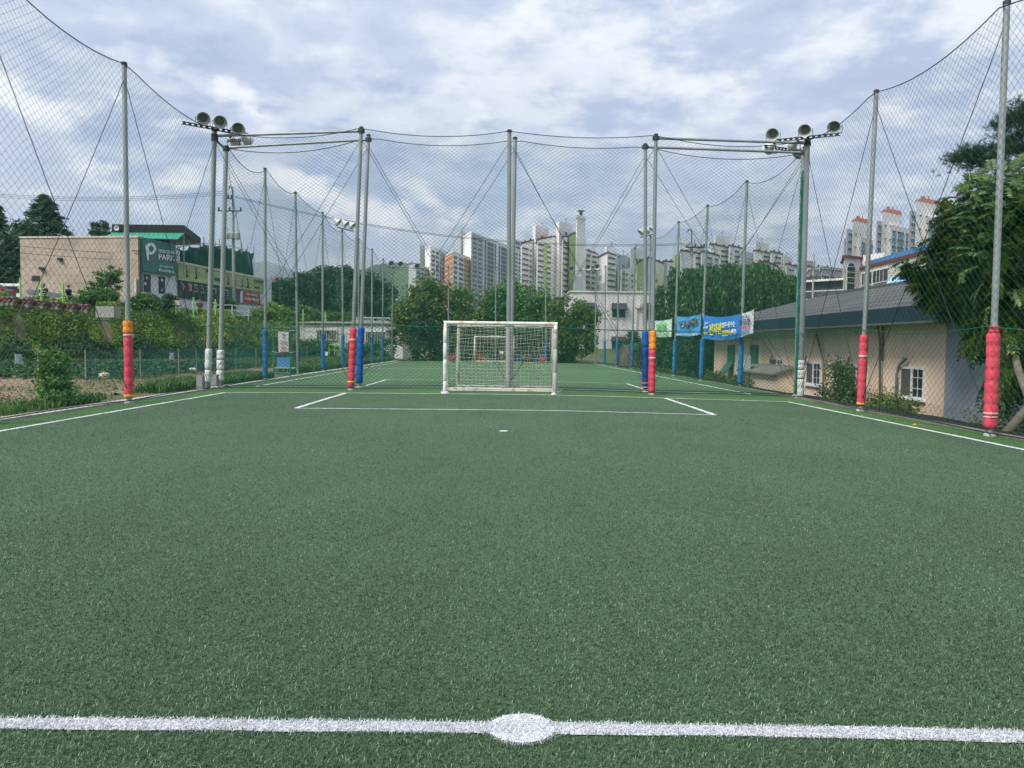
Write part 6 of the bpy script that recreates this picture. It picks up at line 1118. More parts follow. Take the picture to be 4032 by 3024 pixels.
# fallen leaves
fl_ = M('fallen_leaf', (.5, .36, .04), .7, .3, 8)
for i, (px, py) in enumerate([(3468, 1637), (3435, 1640), (3565, 1670), (3600, 1676), (3625, 1679), (3638, 1685), (3352, 1628), (3395, 1641), (2925, 1578), (3770, 1708), (3600, 1664)]):
    p = GG(px, py); o = MB(); th = random.uniform(0, 3); e = np.array([math.cos(th), math.sin(th), 0])*.06; s = np.array([-e[1], e[0], 0])*.35; p = p+[0, 0, .02]; o.add([p-e, p+s+[0, 0, .012], p+e+[0, 0, .02], p-s], [(0, 3, 2, 1)]); l_ = o.build('fallen_leaf', fl_); tag(l_, 'small yellow leaf lying on the turf near the right kerb', 'leaf', 'fallen yellow leaves')
# ------------------------------------------------------------------ banners on the right side net
NA, NB = (float(P_['fr0'][1][0])-.12, 29.3), (float(P_['fr2'][1][0])-.12, 40.)
def cloth(label, TL, TR, BR, BL, sag, mat, split=None, mat2=None, name='banner', A=NA, B=NB, off=.12, group='cloth banners', cat='banner', rip=.03, cord=.25):
    q = [PL(p[0], p[1], A, B, off) for p in (TL, TR, BR, BL)]; root = thing(name, q[3], label, cat, group); n, m = 26, 10; V = []
    for j in range(m+1):
        for i in range(n+1):
            u, v = i/n, j/m; t, b_ = lerp(q[0], q[1], u), lerp(q[3], q[2], u); sg = 4*u*(1-u)*sag; p = lerp(b_, t, v)-np.array([0, 0, sg]); nrm = np.cross(q[1]-q[0], q[0]-q[3]); nrm /= np.linalg.norm(nrm); V.append(p+nrm*(-rip*.5+rip*math.sin(u*9+v*2)+rip*.5*math.sin(u*23-v*3)))
    Q = [(j*(n+1)+i, j*(n+1)+i+1, (j+1)*(n+1)+i+1, (j+1)*(n+1)+i) for j in range(m) for i in range(n)]; mi = [0 if split is None or (k % n)/n < split else 1 for k in range(len(Q))]
    nmesh('cloth', np.array(V), np.array(Q), [mat]+([mat2] if mat2 else []), root, mi=mi)
    b = MB()
    for c_, o_ in ((q[0], -1), (q[1], 1), (q[2], 1), (q[3], -1)): d = (q[1]-q[0])/np.linalg.norm(q[1]-q[0]); b.tube([c_, c_+d*o_*cord+[0, 0, cord*.16]], .006 if cord > .1 else .002, 4)
    b.build('tie_cord', m_pvc, root)
    ux = q[1]-q[0]; nrm = np.cross(ux, q[0]-q[3]); nrm /= np.linalg.norm(nrm); return root, q, ux, nrm
def ctext(root, q, nrm, s, u0, v0, u1, h, mat, sag, bold=0.):
    um = (u0+u1)/2; p0 = lerp(lerp(q[3], q[2], u0), lerp(q[0], q[1], u0), v0)-[0, 0, 4*um*(1-um)*sag]; p1 = lerp(lerp(q[3], q[2], u1), lerp(q[0], q[1], u1), v0)-[0, 0, 4*um*(1-um)*sag]; text(s, mat, root, p0+nrm*.055, p1-p0, (0, 0, 1), width=np.linalg.norm(p1-p0), height=h*(q[0]-q[3])[2], depth=.012, bold=bold)
m_bb = M('banner_blue', (.03, .20, .56), .7, .06, 1); m_bw = M('banner_white', (.62, .62, .64), .7, .05, 1); m_yel = M('letter_yellow', (.75, .68, .04), .6, .03, 2); m_ltw = M('letter_white', (.75, .77, .8), .6, .03, 2); m_lk = M('letter_dark', (.03, .03, .09), .6, .05, 2); m_lg = M('letter_green', (.12, .45, .12), .6, .05, 2)
r, q, ux, nr = cloth('large blue banner with yellow and white Korean lettering and a white right end', (2772, 1241), (2965, 1219), (2963, 1312), (2770, 1331), .16, m_bb, .77, m_bw)
if (nr[0] > 0): nr = -nr
ctext(r, q, nr, '전자관', .17, .22, .45, .48, m_yel, .16, .02); ctext(r, q, nr, '입주·혼수는', .46, .52, .72, .22, m_ltw, .16, .012); ctext(r, q, nr, '삼성전자', .46, .16, .62, .24, m_yel, .16, .01); ctext(r, q, nr, '(매장)', .63, .14, .74, .24, m_ltw, .16, .01); ctext(r, q, nr, '혼수', .05, .60, .13, .14, m_ltw, .16); ctext(r, q, nr, '이사 입주', .03, .44, .14, .10, m_ltw, .16); ctext(r, q, nr, '행사중', .04, .18, .13, .12, m_yel, .16); ctext(r, q, nr, '전문점', .79, .46, .97, .22, m_lk, .16, .01); ctext(r, q, nr, '가전·가구', .81, .72, .97, .12, m_lk, .16); ctext(r, q, nr, '상담문의', .80, .28, .97, .12, M('letter_red', (.5, .02, .15), .6, .05, 2), .16); ctext(r, q, nr, '무료상담', .81, .10, .97, .11, m_bb, .16)
r, q, ux, nr = cloth('small sky blue banner with outlined lettering between two blue padded posts', (2665, 1245), (2759, 1236), (2755, 1317), (2663, 1319), .08, M('banner_sky', (.07, .32, .62), .7, .06, 1))
if nr[0] > 0: nr = -nr
ctext(r, q, nr, '연합사랑이', .18, .48, .68, .32, m_lk, .08, .05); ctext(r, q, nr, '연합사랑이', .19, .50, .67, .27, m_ltw, .08); ctext(r, q, nr, '전초', .70, .48, .95, .36, m_lk, .08, .04); ctext(r, q, nr, '전초', .71, .50, .94, .30, m_yel, .08); ctext(r, q, nr, '현대 스포츠 진흥 연합회', .04, .04, .96, .11, m_ltw, .08)
r, q, ux, nr = cloth('pale green and white banner partly behind the orange padded post', (2575, 1262), (2644, 1255), (2642, 1325), (2575, 1324), .05, M('banner_palegreen', (.45, .62, .50), .7, .08, 1))
if nr[0] > 0: nr = -nr
ctext(r, q, nr, '행복', .2, .40, .80, .42, m_lg, .05, .01); ctext(r, q, nr, '축구교실', .15, .12, .9, .16, m_lg, .05)
# papers and the notice by the bench
SA, SB = (-9.0, 13.), (-9.0, 30.)
for (TL, TR, BR, BL, lab) in (((57, 1393), (87, 1396), (93, 1430), (59, 1432), 'white notice sheet hung on the left net nearest the picture edge'), ((668, 1389), (686, 1390), (686, 1416), (667, 1415), 'small white notice sheet on the left net close to the lamp post')):
    r, q, ux, nr = cloth(lab, TL, TR, BR, BL, 0, M('paper', (.70, .72, .76), .8, .03, 3), name='notice_sheet', A=SA, B=SB, off=.05, group='notice sheets', cat='notice', rip=.015, cord=.03)
    if nr[0] < 0: nr = -nr
    ctext(r, q, nr, '안내문', .25, .75, .75, .09, m_lk, 0)
    for v in (.6, .5, .4, .3, .2): ctext(r, q, nr, '출입을 금합니다', .15, v, .85, .045, m_pipe, 0)
r, q, ux, nr = cloth('white notice sheet on the net beside the third blue padding', (1280, 1385), (1291, 1385), (1291, 1400), (1280, 1400), 0, MC['paper'], name='notice_sheet', A=(-12, 37.9), B=(-6, 37.9), off=.05, group='notice sheets', cat='notice', rip=.01, cord=.03)
r, q, ux, nr = cloth('white notice sheet behind the far goal', (1967, 1382), (1982, 1383), (1982, 1393), (1967, 1392), 0, MC['paper'], name='notice_sheet', A=(-12, 63.1), B=(6, 63.1), off=.05, group='notice sheets', cat='notice', rip=.01, cord=.03)
GA, GB_ = (-12., 31.6), (-6., 31.6); gt = thing('gate', (AX(1110, 31.6), 31.6, 0), 'green framed gate standing open beside the blue bench', 'gate'); b = MB()
xa, xb, zt = AX(1077, 31.6), AX(1143, 31.6), topz(1110, 1288, 31.6)
for x in (xa, xb): b.tube([(x, 31.6, -.1), (x, 31.6, zt)], .03, 8)
for z in (.15, zt-.02, zt*.45): b.tube([(xa, 31.6, z), (xb, 31.6, z)], .022, 8)
b.build('frame', M('gate_green', (.03, .22, .15), .5, .1, 3), gt)
r, q, ux, nr = cloth('white notice banner with red border hanging on the green gate', (1094, 1301), (1139, 1303), (1139, 1388), (1096, 1389), .03, M('paper_red_edge', (.55, .10, .06), .7, .05, 2), name='notice_banner', A=GA, B=GB_, off=.06, group=None, cat='notice banner', rip=.015); n0 = np.array([0, -1., 0])
qq = [lerp(lerp(q[3], q[2], u), lerp(q[0], q[1], u), v)+n0*.03 for u, v in ((.05, .03), (.95, .03), (.95, .94), (.05, .94))]; b = MB(); b.slab(*qq, .004); b.build('white_panel', m_bw, r)
for s, u0, v, u1, h, mt in (('안내문', .35, .80, .65, .09, m_bb), ('공지', .4, .66, .6, .07, m_bb), ('이용시간 준수', .2, .50, .8, .05, m_pipe), ('음식물 반입금지', .2, .40, .8, .05, m_pipe), ('흡연금지', .25, .22, .75, .07, MC['letter_red']), ('쓰레기 투기금지', .2, .10, .8, .05, MC['letter_red'])): ctext(r, q, n0, s, u0, v, u1, h, mt, 0)
# bench
m_bench = M('bench_blue', (.12, .30, .60), .45, .08, 3); bt = thing('bench', (AX(1115, 34), 34, 0), 'blue slatted bench standing outside the left net beside the gate', 'bench'); bx0, bx1 = AX(1085, 34), AX(1142, 34); zs_, zt_ = topz(1110, 1443, 34), topz(1110, 1410, 34); b = MB()
for k in range(15): x = bx0+(bx1-bx0)*(k+.5)/15; b.box((x, 34.18, (zs_+zt_)/2), ((bx1-bx0)/15*.62, .02, zt_-zs_))
for z in (zs_, zt_): b.box(((bx0+bx1)/2, 34.18, z), (bx1-bx0, .035, .035))
b.build('backrest', m_bench, bt); b = MB()
for k in range(6): b.box(((bx0+bx1)/2+.12, 33.78+.07*k, zs_-.06), (bx1-bx0+.25, .05, .025))
b.build('seat', M('seat_pale', (.5, .55, .6), .5, .08, 3), bt)
for x in (bx0+.05, bx1-.05): b = MB(); b.tube([(x, 33.8, zs_-.08), (x, 33.78, 0)], .02, 6); b.tube([(x, 34.16, zs_), (x, 34.2, 0)], .02, 6); b.build('leg', m_steel, bt)
# items behind the far goal
mr_, mb_ = M('plastic_red', (.55, .05, .03), .4, .08, 3), M('plastic_blue', (.02, .08, .40), .4, .08, 3)
def chair(label, px, Y, mat, rz=0.):
    x = AX(px, Y); r_ = thing('plastic_chair', (0, 0, 0), label, 'chair', 'plastic chairs at the far end'); b = MB(); b.box((0, 0, .24), (.42, .40, .04)); b.build('seat', mat, r_, bevel=.01)
    b = MB(); pts = [(.2*math.cos(t), .2, .30+.30*math.sin(t)) for t in np.linspace(0, math.pi, 9)]; b.tube(pts, .028, 6); [b.box((k*.09, .2, .36), (.035, .02, .34)) for k in (-1, 0, 1)]; b.build('backrest', mat, r_)
    for sx in (-1, 1):
        for sy in (-1, 1): b = MB(); b.tube([(sx*.17, sy*.16, .24), (sx*.21, sy*.2, 0)], .022, 6); b.build('leg', mat, r_)
    r_.location = (x, Y, float(gz(x))); r_.rotation_euler = (0, 0, rz)
chair('red plastic chair left of the far goal', 1782, 62, mr_, .5); chair('red plastic chair inside the outline of the far goal, on the left', 1893, 62.3, mr_, .1); chair('red plastic chair beside the bright blue padded far post', 2135, 61.6, mr_, -.3); chair('blue plastic chair right of the far goal', 2047, 62.2, mb_, .2); chair('blue plastic chair half behind the rightmost red chair', 2118, 62.4, mb_, -.4)
# plastic bags on the vegetable bed
def bag(label, px, py, Y, s, mat):
    c = AY(px, py, Y); z0 = float(ground_z(c[0], Y)); r_ = thing('plastic_bag', (c[0], Y, z0), label, 'bag', 'plastic bags'); V = []; n, m = 16, 9
    for j in range(m):
        for i in range(n): th, ph = 2*math.pi*i/n, math.pi*j/(m-1); k = 1+.25*math.sin(3*th+j)+random.uniform(-.14, .14); V.append((c[0]+s*k*math.sin(ph)*math.cos(th), Y+s*.7*k*math.sin(ph)*math.sin(th), z0+.1+s*.55*k*(1-math.cos(ph)) if True else 0))
    Q = [(j*n+i, j*n+(i+1) % n, (j+1)*n+(i+1) % n, (j+1)*n+i) for j in range(m-1) for i in range(n)]; nmesh('bag', np.array(V), np.array(Q), mat, r_); b = MB(); b.tube([(c[0]-s*.5, Y, z0+s*1.0), (c[0]-s*.6, Y, z0+s*1.5), (c[0]-s*.2, Y, z0+s*1.45), (c[0]-s*.1, Y, z0+s)], .012, 5); b.build('handle', mat, r_)
bag('crumpled cream and yellow plastic bag lying on the bare earth', 412, 1468, 27, .17, M('bag_cream', (.62, .58, .34), .5, .12, 4, .4, 8)); bag('white plastic bag lying on the bed near the lamp post', 758, 1443, 33, .16, M('bag_white', (.68, .68, .62), .5, .1, 4, .4, 8))
# garden fence with fine green mesh
m_gm = M('garden_mesh', (.015, .09, .08), .7, .2, 2); gf = thing('garden_fence', (-13, 23.8, 0), 'low grey post fence with fine green mesh round the vegetable bed', 'fence'); fp_ = [(-26, 25.5), (-22.5, 25), (-19.2, 24.6), (-16.4, 24.3), (-14.6, 24.1), (-13, 23.9), (-13, 27.5), (-13, 30.7), (-13.05, 32.6), (-13.1, 35), (-13.1, 37.5), (-13.1, 40.5), (-13.2, 44), (-13.3, 48), (-13.4, 52)]
for (x, y) in fp_: z0 = float(ground_z(x, y)); b = MB(); b.tube([(x, y, z0-.1), (x+random.uniform(-.03, .03), y, 1.12)], .022, 6); b.build('fence_post', m_steel, gf)
b = MB(); b.tube([(x, y, 1.08) for x, y in fp_], .008, 5); b.build('top_wire', m_wire, gf); A_, B_ = [], []
for (a, c) in zip(fp_[5:-1], fp_[6:]):
    a, c = np.array(a), np.array(c); Ls_ = np.linalg.norm(c-a); n = int(Ls_/.09)
    for i in range(n): p = lerp(a, c, i/n); A_.append([*p, 0.02]); B_.append([*p, 1.06])
    for z in np.arange(.05, 1.06, .09): A_.append([*a, z]); B_.append([*c, z])
for (a, c) in zip(fp_[:5], fp_[1:6]):
    a, c = np.array(a), np.array(c)
    for z in (.35, .7): A_.append([*a, z]); B_.append([*c, z])
V, Q = segtubes(np.array(A_), np.array(B_), .0065); nmesh('mesh', V, Q, m_gm, gf)
# ------------------------------------------------------------------ road side: wall, rails, posts, planter
m_rb = M('block_red', (.17, .085, .07), .9, .3, 2.5, .5, 14); m_cap = M('cap_stone', (.26, .23, .2), .9, .2, 3, .3, 12)
rw = thing('retaining_wall', (AX(0, 47), 47, 3.6), 'stepped red block retaining wall with concrete footing at the left edge', 'retaining wall'); bb, bc, bf = MB(), MB(), MB()
for px in np.arange(-260, 350, 19.2):
    f = math.floor(px/57.6)*57.6/345; Y = 46.5+3.0*max(0, f); yt = 1172+36*f; yb = 1192+35*f; step = 6*math.floor(f*4.2)/4.2*0; z1, z0 = topz(px, yt, Y), topz(px, yb, Y); X = AX(px, Y); X2 = AX(px+18.4, Y+.16)
    for k in range(3):
        zz0 = z0+(z1-z0)*k/3+.006; zz1 = z0+(z1-z0)*(k+1)/3-.006; o = (.5 if k % 2 else 0)*(X2-X); j = random.uniform(-.02, .02); bb.hexa([(X+o, Y+j, zz0), (X2+o, Y+j, zz0), (X2+o, Y+.4, zz0), (X+o, Y+.4, zz0), (X+o, Y+j, zz1), (X2+o, Y+j, zz1), (X2+o, Y+.4, zz1), (X+o, Y+.4, zz1)])
    bc.box(((X+X2)/2, Y+.2, z1+.04), (X2-X-.01, .5, .07)); bf.box(((X+X2)/2, Y+.12, z0-.10+random.uniform(-.02, .02)), (X2-X+.02, .45, .16))
bb.build('block_courses', m_rb, rw); bc.build('cap_stones', m_cap, rw); bf.build('footing', M('footing_conc', (.20, .19, .165), .9, .25, 3, .4, 12), rw)
pl = thing('stone_planter', (AX(415, 47.5), 47.5, 3), 'square pale stone planter box with green plants at the top of the bank', 'planter'); x0, x1, z0, z1 = AX(380, 47.5), AX(452, 47.5), topz(415, 1250, 47.5), topz(415, 1206, 47.5); b = MB()
for c, d in (((0, -.4), (1, .1)), ((0, .4), (1, .1)), ((-.5, 0), (.1, .9)), ((.5, 0), (.1, .9))): b.box(((x0+x1)/2+c[0]*(x1-x0), 47.9+c[1], (z0+z1)/2), (d[0]*(x1-x0) if d[0] == 1 else .1, d[1] if d[0] == 1 else .7, z1-z0))
b.build('stone_sides', M('planter_stone', (.30, .30, .28), .9, .2, 1.5, .4, 10), pl); P = np.column_stack([rng.uniform(x0, x1, 900), rng.uniform(47.5, 48.3, 900), z1+rng.uniform(-.05, .3, 900)]); V, Q = leafquads(P, .12); nmesh('plants', V, Q, lv, pl)
m_gr = M('rail_galv', (.55, .57, .56), .4, .08, 3, metal=.3); m_mk = M('marker_green', (.22, .55, .10), .5, .06, 3)
for (pts, lab) in (([(108, 1149, 51), (210, 1161, 53), (318, 1174, 55)], 'galvanised guard rail left of the bushes in front of the beige wall'), ([(448, 1191, 56.5), (526, 1196, 58)], 'short piece of guard rail between the two rounded bushes'), ([(722, 1216, 62), (815, 1224, 64.5)], 'guard rail piece below the screen golf panels')):
    r_ = thing('guard_rail', AY(*pts[0]), lab, 'guard rail', 'guard rails'); P = [AY(*p) for p in pts]; b = MB()
    for a, c in zip(P[:-1], P[1:]):
        d = np.array([0, 0, 1.])
        for k, (z0, z1, o) in enumerate(((-.16, -.06, .0), (-.06, .0, .05), (0, .06, .05), (.06, .16, 0))):
            b.add([a+d*z0-[0, o if k != 1 else 0, 0], c+d*z0-[0, o if k != 1 else 0, 0], c+d*z1-[0, 0 if k == 2 else o, 0], a+d*z1-[0, 0 if k == 2 else o, 0]], [(0, 1, 2, 3)])
        b.hexa([a+[0, .02, -.15], c+[0, .02, -.15], c+[0, .05, -.15], a+[0, .05, -.15], a+[0, .02, .15], c+[0, .02, .15], c+[0, .05, .15], a+[0, .05, .15]])
    b.build('beam', m_gr, r_)
    for p in P: b = MB(); b.tube([p+[0, .12, .12], p+[0, .12, -1.0]], .06, 8); b.build('support_post', m_gr, r_)
mk = [(80, 1094, 1148, 49, 'leftmost green marker post beside the white van'), (163, 1108, 1180, 50, 'green marker post overlapping the person in the vest'), (248, 1116, 1190, 51, 'green marker post just left of the person in black'), (330, 1125, 1180, 52.5, 'green marker post half hidden in the rounded bush'), (417, 1130, 1160, 54, 'green marker post behind the small open tree'), (676, 1161, 1224, 58, 'green marker post beside the blank board'), (762, 1170, 1226, 60, 'green marker post left of the person by the golf banner'), (848, 1178, 1215, 62, 'green marker post between the two corner posts'), (1194, 1217, 1271, 68, 'green marker post just left of the shed roof corner'), (1281, 1228, 1272, 76, 'green marker post above the left shed window'), (1368, 1236, 1262, 85, 'green marker post behind the pink padded post')]
for (px, y0, y1, Y, lab) in mk:
    a, t = AY(px, y1, Y), AY(px, y0, Y); r_ = thing('marker_post', a, lab, 'marker post', 'green marker posts'); b = MB(); b.tube([a-[0, 0, .5], t], .062, 8); b.build('tube', m_mk, r_); b = MB()
    for k in (.25, .6): b.tube([lerp(a, t, k)-[.14, 0, 0], lerp(a, t, k)+[.14, 0, 0]], .02, 5)
    b.build('rail_bracket', m_gr, r_)
pr = thing('pipe_railing', AY(851, 1235, 66), 'white three bar pipe railing on the bank right of the corner posts', 'railing'); ps = [(849, 1199.5, 1240, 64), (914, 1200, 1243, 65.5), (978, 1208, 1245, 67), (1040, 1216, 1248, 69)]; P0 = [AY(p[0], p[2], p[3]) for p in ps]; P1 = [AY(p[0], p[1], p[3]) for p in ps]
for a, t in zip(P0, P1): b = MB(); b.tube([a-[0, 0, .5], t], .045, 6); b.build('upright', m_pvc, pr)
for f in (.05, .5, .97): b = MB(); b.tube([lerp(a, t, f) for a, t in zip(P0, P1)], .035, 6); b.build('rail', m_pvc, pr)
r_ = thing('pipe_railing', AY(1430, 1252, 92), 'thin white railing running behind the shed towards the round trees', 'railing'); b = MB(); b.tube([AY(1400, 1251, 92), AY(1600, 1254, 93)], .06, 6); b.tube([AY(1400, 1264, 92), AY(1600, 1267, 93)], .05, 6); b.build('rail', m_pvc, r_)
for px in (1405, 1470, 1535, 1595): b = MB(); b.tube([AY(px, 1251, 92.5), AY(px, 1275, 92.5)], .06, 6); b.build('upright', m_pvc, r_)
bd = thing('sign_board', AY(692, 1225, 57), 'blank beige board on a thin post beside the road', 'sign board'); b = MB(); b.slab(AY(678, 1201, 57), AY(707, 1202, 57), AY(707, 1183, 57), AY(678, 1182, 57), .03); b.build('board', M('board_beige', (.45, .38, .30), .7, .06, 3), bd); b = MB(); b.tube([AY(692, 1240, 57.03), AY(692, 1185, 57.03)], .025, 6); b.build('board_post', m_pvc, bd)
sl = thing('street_railing', AY(1295, 1395, 62), 'pale green metal rail frame in the weeds before the shed', 'railing'); b = MB(); q0, q1 = AY(1296, 1397, 62), AY(1340, 1398, 62); z_ = topz(1318, 1357, 62)
for q in (q0, q1, (q0+q1)/2): b.tube([q, (q[0], q[1], z_)], .04, 6)
b.tube([(q0[0], 62, z_), (q1[0], 62, z_)], .04, 6); b.tube([(q0[0], 62, z_-.45), (q1[0], 62, z_-.45)], .03, 6); b.build('frame', m_mk, sl)
# ------------------------------------------------------------------ cars
def car(label, px, py, Y, rz, col, van=False, z=3.45):
    x = AX(px, Y); r_ = thing('parked_car' if not van else 'parked_van', (0, 0, 0), label, 'van' if van else 'car', 'vehicles on the road'); L2, Wd, H = (2.3, .85, 1.42) if not van else (2.45, .9, 1.95)
    pf = [(-2.3, .35), (-2.32, .75), (-2.15, .92), (-1.75, .98), (-1.1, 1.38), (-.2, 1.44), (.5, 1.40), (1.15, .98), (2.0, .86), (2.3, .62), (2.3, .32)] if not van else [(-2.45, .35), (-2.5, 1.1), (-2.4, 1.85), (-2.1, 1.97), (1.0, 1.97), (1.5, 1.75), (2.1, 1.05), (2.45, .85), (2.5, .35)]
    b = MB(); n = len(pf); V = [(a, s*Wd*(.82 if h > 1.1 and not van else 1.), h) for s in (-1, 1) for a, h in pf]; b.add(V, [tuple(range(n)), tuple(range(2*n-1, n-1, -1))]+[(i, i+n, (i+1) % n+n, (i+1) % n) for i in range(n)]); b.build('body', col, r_, bevel=.04)
    b = MB(); gp = [(-1.65, 1.0), (-1.05, 1.33), (.42, 1.34), (1.0, 1.0)] if not van else [(-2.2, 1.2), (-2.1, 1.75), (1.1, 1.75), (1.8, 1.15)]
    for s in (-1, 1): b.add([(a, s*(Wd*(.86 if not van else 1.)+.012+(.0 if van else (1.34-h)*.25)), h) for a, h in gp], [(0, 1, 2, 3)])
    b.build('side_window', m_glz, r_)
    b = MB(); b.add([(-1.78, -.68, 1.0), (-1.78, .68, 1.0), (-1.14, .62, 1.37), (-1.14, -.62, 1.37)] if not van else [(-2.51, -.75, 1.15), (-2.51, .75, 1.15), (-2.44, .7, 1.75), (-2.44, -.7, 1.75)], [(0, 1, 2, 3)]); b.build('rear_window', m_glz, r_)
    for sx in (-1.4, 1.4):
        for s in (-1, 1): b = MB(); b.lathe([(.02, -.1), (.30, -.1), (.33, -.06), (.33, .08), (.2, .10), (.02, .1)], (sx, s*(Wd-.08), .33), (0, s, 0), 16); b.mi = 1; b.lathe([(.19, .101), (.02, .105)], (sx, s*(Wd-.08), .33), (0, s, 0), 12); b.build('wheel', [m_dark, m_gr], r_)
    for s in (-1, 1): b = MB(); b.box((-2.33 if not van else -2.5, s*.62, .82), (.05, .38, .16 if not van else .4)); b.build('tail_light', M('tail_red', (.6, .02, .02), .3, .05, 3), r_); b = MB(); b.box((2.3 if not van else 2.48, s*.62, .68), (.06, .32, .14)); b.build('headlight', m_gr, r_)
    r_.location = (x, Y, z); r_.rotation_euler = (0, 0, rz)
car('dark grey car with red tail light at the left picture edge', -82, 1130, 56.5, R(176), M('car_grey', (.10, .105, .11), .25, .05, 2, spec=.6), z=4.15); car('white van parked behind the left end of the beige wall', 92, 1110, 67, R(8), M('car_white', (.7, .7, .7), .25, .03, 2, spec=.6), True, z=4.2)
hz = MB(); hz.box((0, 3300, 296), (12400, 7500, 620)); ho = hz.build('haze', bpy.data.materials.new('haze_air')); ho['kind'] = 'stuff'
hm = ho.data.materials[0]; nt, N, L = nodes(hm); o_ = N('ShaderNodeOutputMaterial'); v_ = N('ShaderNodeVolumePrincipled'); v_.inputs['Color'].default_value = (.78, .86, 1, 1); v_.inputs['Density'].default_value = .0002; v_.inputs['Anisotropy'].default_value = .2; L(v_.outputs[0], o_.inputs['Volume'])
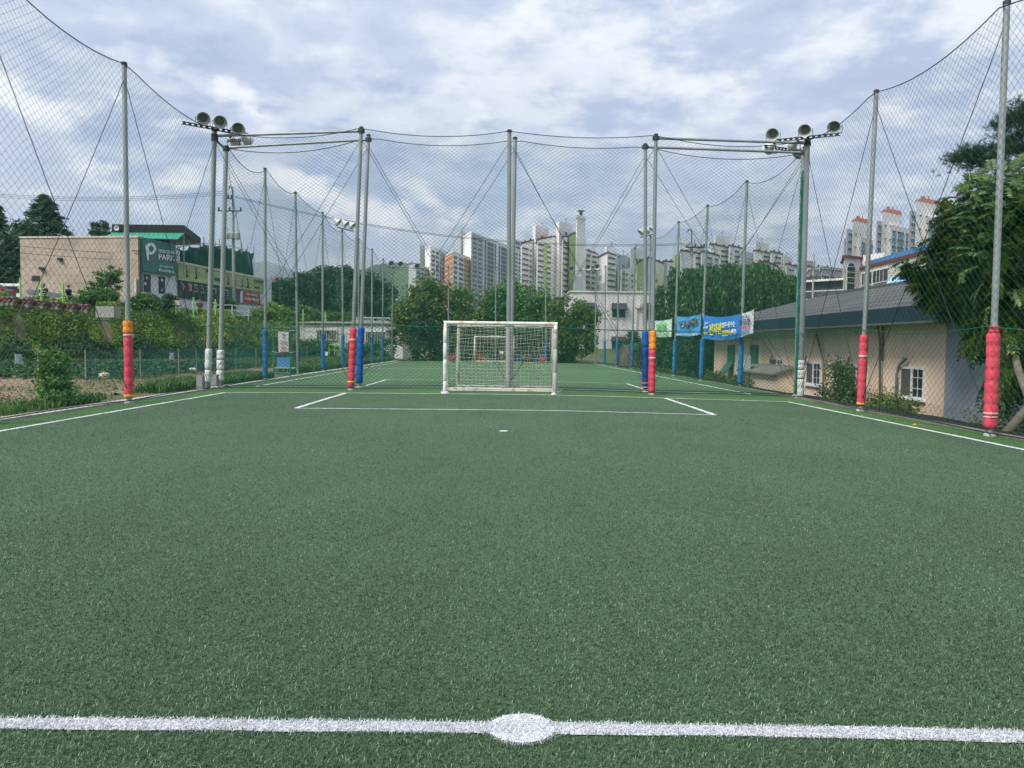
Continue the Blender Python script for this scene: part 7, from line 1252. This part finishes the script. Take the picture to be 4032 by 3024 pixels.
# ------------------------------------------------------------------ people on the road
m_skin = M('skin', (.45, .27, .19), .6, .06, 6); m_hair = M('hair', (.012, .01, .009), .5, .2, 20)
def skinned(name, verts, edges, rad, mat, parent, sub=2):
    me = bpy.data.meshes.new(name); me.from_pydata([tuple(v) for v in verts], edges, []); me.materials.append(mat); o = bpy.data.objects.new(name, me); COL.objects.link(o); o.parent = parent
    s = o.modifiers.new('skin', 'SKIN'); me.skin_vertices.new() if not me.skin_vertices else None
    for i, r0 in enumerate(rad): me.skin_vertices[0].data[i].radius = (r0, r0*(.72 if False else 1)) if not isinstance(r0, tuple) else r0
    me.skin_vertices[0].data[0].use_root = True; d = o.modifiers.new('sub', 'SUBSURF'); d.levels = sub; d.render_levels = sub
    for p in me.polygons: p.use_smooth = True
    return o
def person(label, px, pyhead, Y, rz, top, legs, bend=0., hat=False, vest=False):
    h = AY(px, pyhead, Y); H = 1.72; base = np.array([h[0], Y, h[2]-H*(1-.18*bend)]); r_ = thing('person', (0, 0, 0), label, 'person', 'people on the road'); f = np.array([0, -1, 0.]); B_ = bend
    hip = np.array([0, 0, .92]); chest = hip+[0, -.30*B_, .36-.06*B_]; neck = chest+[0, -.14*B_, .16]; chin = neck+[0, -.03-.04*B_, .06]; head = chin+[0, -.005, .10]; crown = head+[0, .005, .09]
    V = [hip, chest, neck, chin, head, crown]; E = [(0, 1), (1, 2), (2, 3), (3, 4), (4, 5)]; Rr = [(.15, .11), (.17, .115), .055, .062, .088, .065]
    def add(p, i, r0): V.append(np.array(p, float)); E.append((i, len(V)-1)); Rr.append(r0); return len(V)-1
    for s in (-1, 1):
        sh = add(chest+[s*.17, 0, .08], 1, .06); el = add(chest+[s*.23, .02-.05*B_, -.20], sh, .042); wr = add(chest+[s*.22, -.12-.1*B_, -.43], el, .028); pa = add(V[wr]+[0, -.02, -.07], wr, .032)
        for k in range(4): kn = add(V[pa]+[s*.004, -.025+.016*k, -.045], pa, .010); add(V[kn]+[0, -.008, -.03+.004*abs(k-1)], kn, .008)
        th = add(V[wr]+[-s*.005, -.045, -.04], wr, .011); add(V[th]+[0, -.01, -.025], th, .009)
        hp = add(hip+[s*.09, 0, -.05], 0, .085); kn = add([s*.10, -.03+.06*s, .48], hp, .06); an = add([s*.10, .03+.10*s, .08], kn, .04); add([s*.11, -.12+.10*s, .04], an, .04)
    nose = add(head+[0, -.095, -.015], 4, .014); add(head+[.088, 0, -.01], 4, .02); add(head+[-.088, 0, -.01], 4, .02)
    skinned('body', V, E, Rr, m_skin, r_)
    sv = [hip+[0, 0, -.02], chest+[0, 0, .02], neck-[0, 0, .04]]; se = [(0, 1), (1, 2)]; sr = [(.175, .135), (.20, .14), .075]
    for s in (-1, 1):
        sv += [chest+[s*.18, 0, .08], chest+[s*.225, .01, -.12]]; se += [(1, len(sv)-2), (len(sv)-2, len(sv)-1)]; sr += [.078, .062]
    skinned('shirt', sv, se, sr, top, r_)
    lv_ = [hip+[0, 0, 0.]]; le = []; lr = [(.165, .125)]
    for s in (-1, 1):
        n0_ = len(lv_); lv_ += [hip+[s*.09, 0, -.06], np.array([s*.10, -.03+.06*s, .48]), np.array([s*.10, .03+.10*s, .10])]; le += [(0, n0_), (n0_, n0_+1), (n0_+1, n0_+2)]; lr += [.10, .078, .06]
        b = MB(); b.box((s*.105, -.05+.10*s, .035), (.10, .27, .08)); b.build('shoe', m_dark, r_, bevel=.02)
    skinned('trousers', lv_, le, lr, legs, r_)
    b = MB(); b.lathe([(.001, .118), (.06, .105), (.088, .06), (.097, .0), (.09, -.045)], head+[0, .014, .0], (0, .22, 1), 16); b.build('cap' if hat else 'hair', m_dark if hat else m_hair, r_, True)
    if hat: b = MB(); b.lathe([(.09, 0), (.14, -.005), (.14, .005), (.09, .012)], head+[0, -.03, .055], (0, .1, 1), 16); b.build('cap_peak', m_dark, r_)
    for s in (-1, 1): b = MB(); b.lathe([(.001, .012), (.008, .008), (.011, 0)], head+[s*.033, -.083, .012], (0, -1, 0), 8); b.build('eye', m_dark, r_)
    b = MB(); b.box(head+[0, -.086, -.045], (.045, .008, .010)); b.build('mouth', M('lip', (.3, .1, .09), .6, .1, 5), r_)
    if vest:
        for z in (.12, .28): b = MB(); b.lathe([(.185, 0), (.19, .02), (.185, .04)], hip+[0, 0, z], (0, 0, 1), 18); b.build('reflective_band', m_pvc, r_)
    r_.location = [float(v) for v in base]; r_.rotation_euler = (0, 0, rz); return r_
m_blk2 = M('cloth_black', (.012, .012, .014), .9, .2, 6); m_camo = M('cloth_camouflage', (.075, .075, .045), .9, .6, 14); m_olive = M('cloth_olive', (.06, .06, .04), .9, .3, 8)
person('person in dark vest with pale bands and a cap, behind the second green post', 171, 1117, 51.5, R(20), m_blk2, m_blk2, hat=True, vest=True)
person('person in black t-shirt looking to the right in front of the beige wall', 269, 1121, 52, R(75), m_blk2, m_camo)
person('person leaning forward beside the rounded bush, dark t-shirt', 326, 1140, 53.5, R(100), m_olive, m_camo, bend=.7)
person('person in camouflage uniform walking below the golf banner', 786, 1176, 62, R(35), m_camo, m_camo)
person('person in camouflage half hidden by the blank board', 668, 1178, 60, R(-60), m_camo, m_camo, bend=.4)
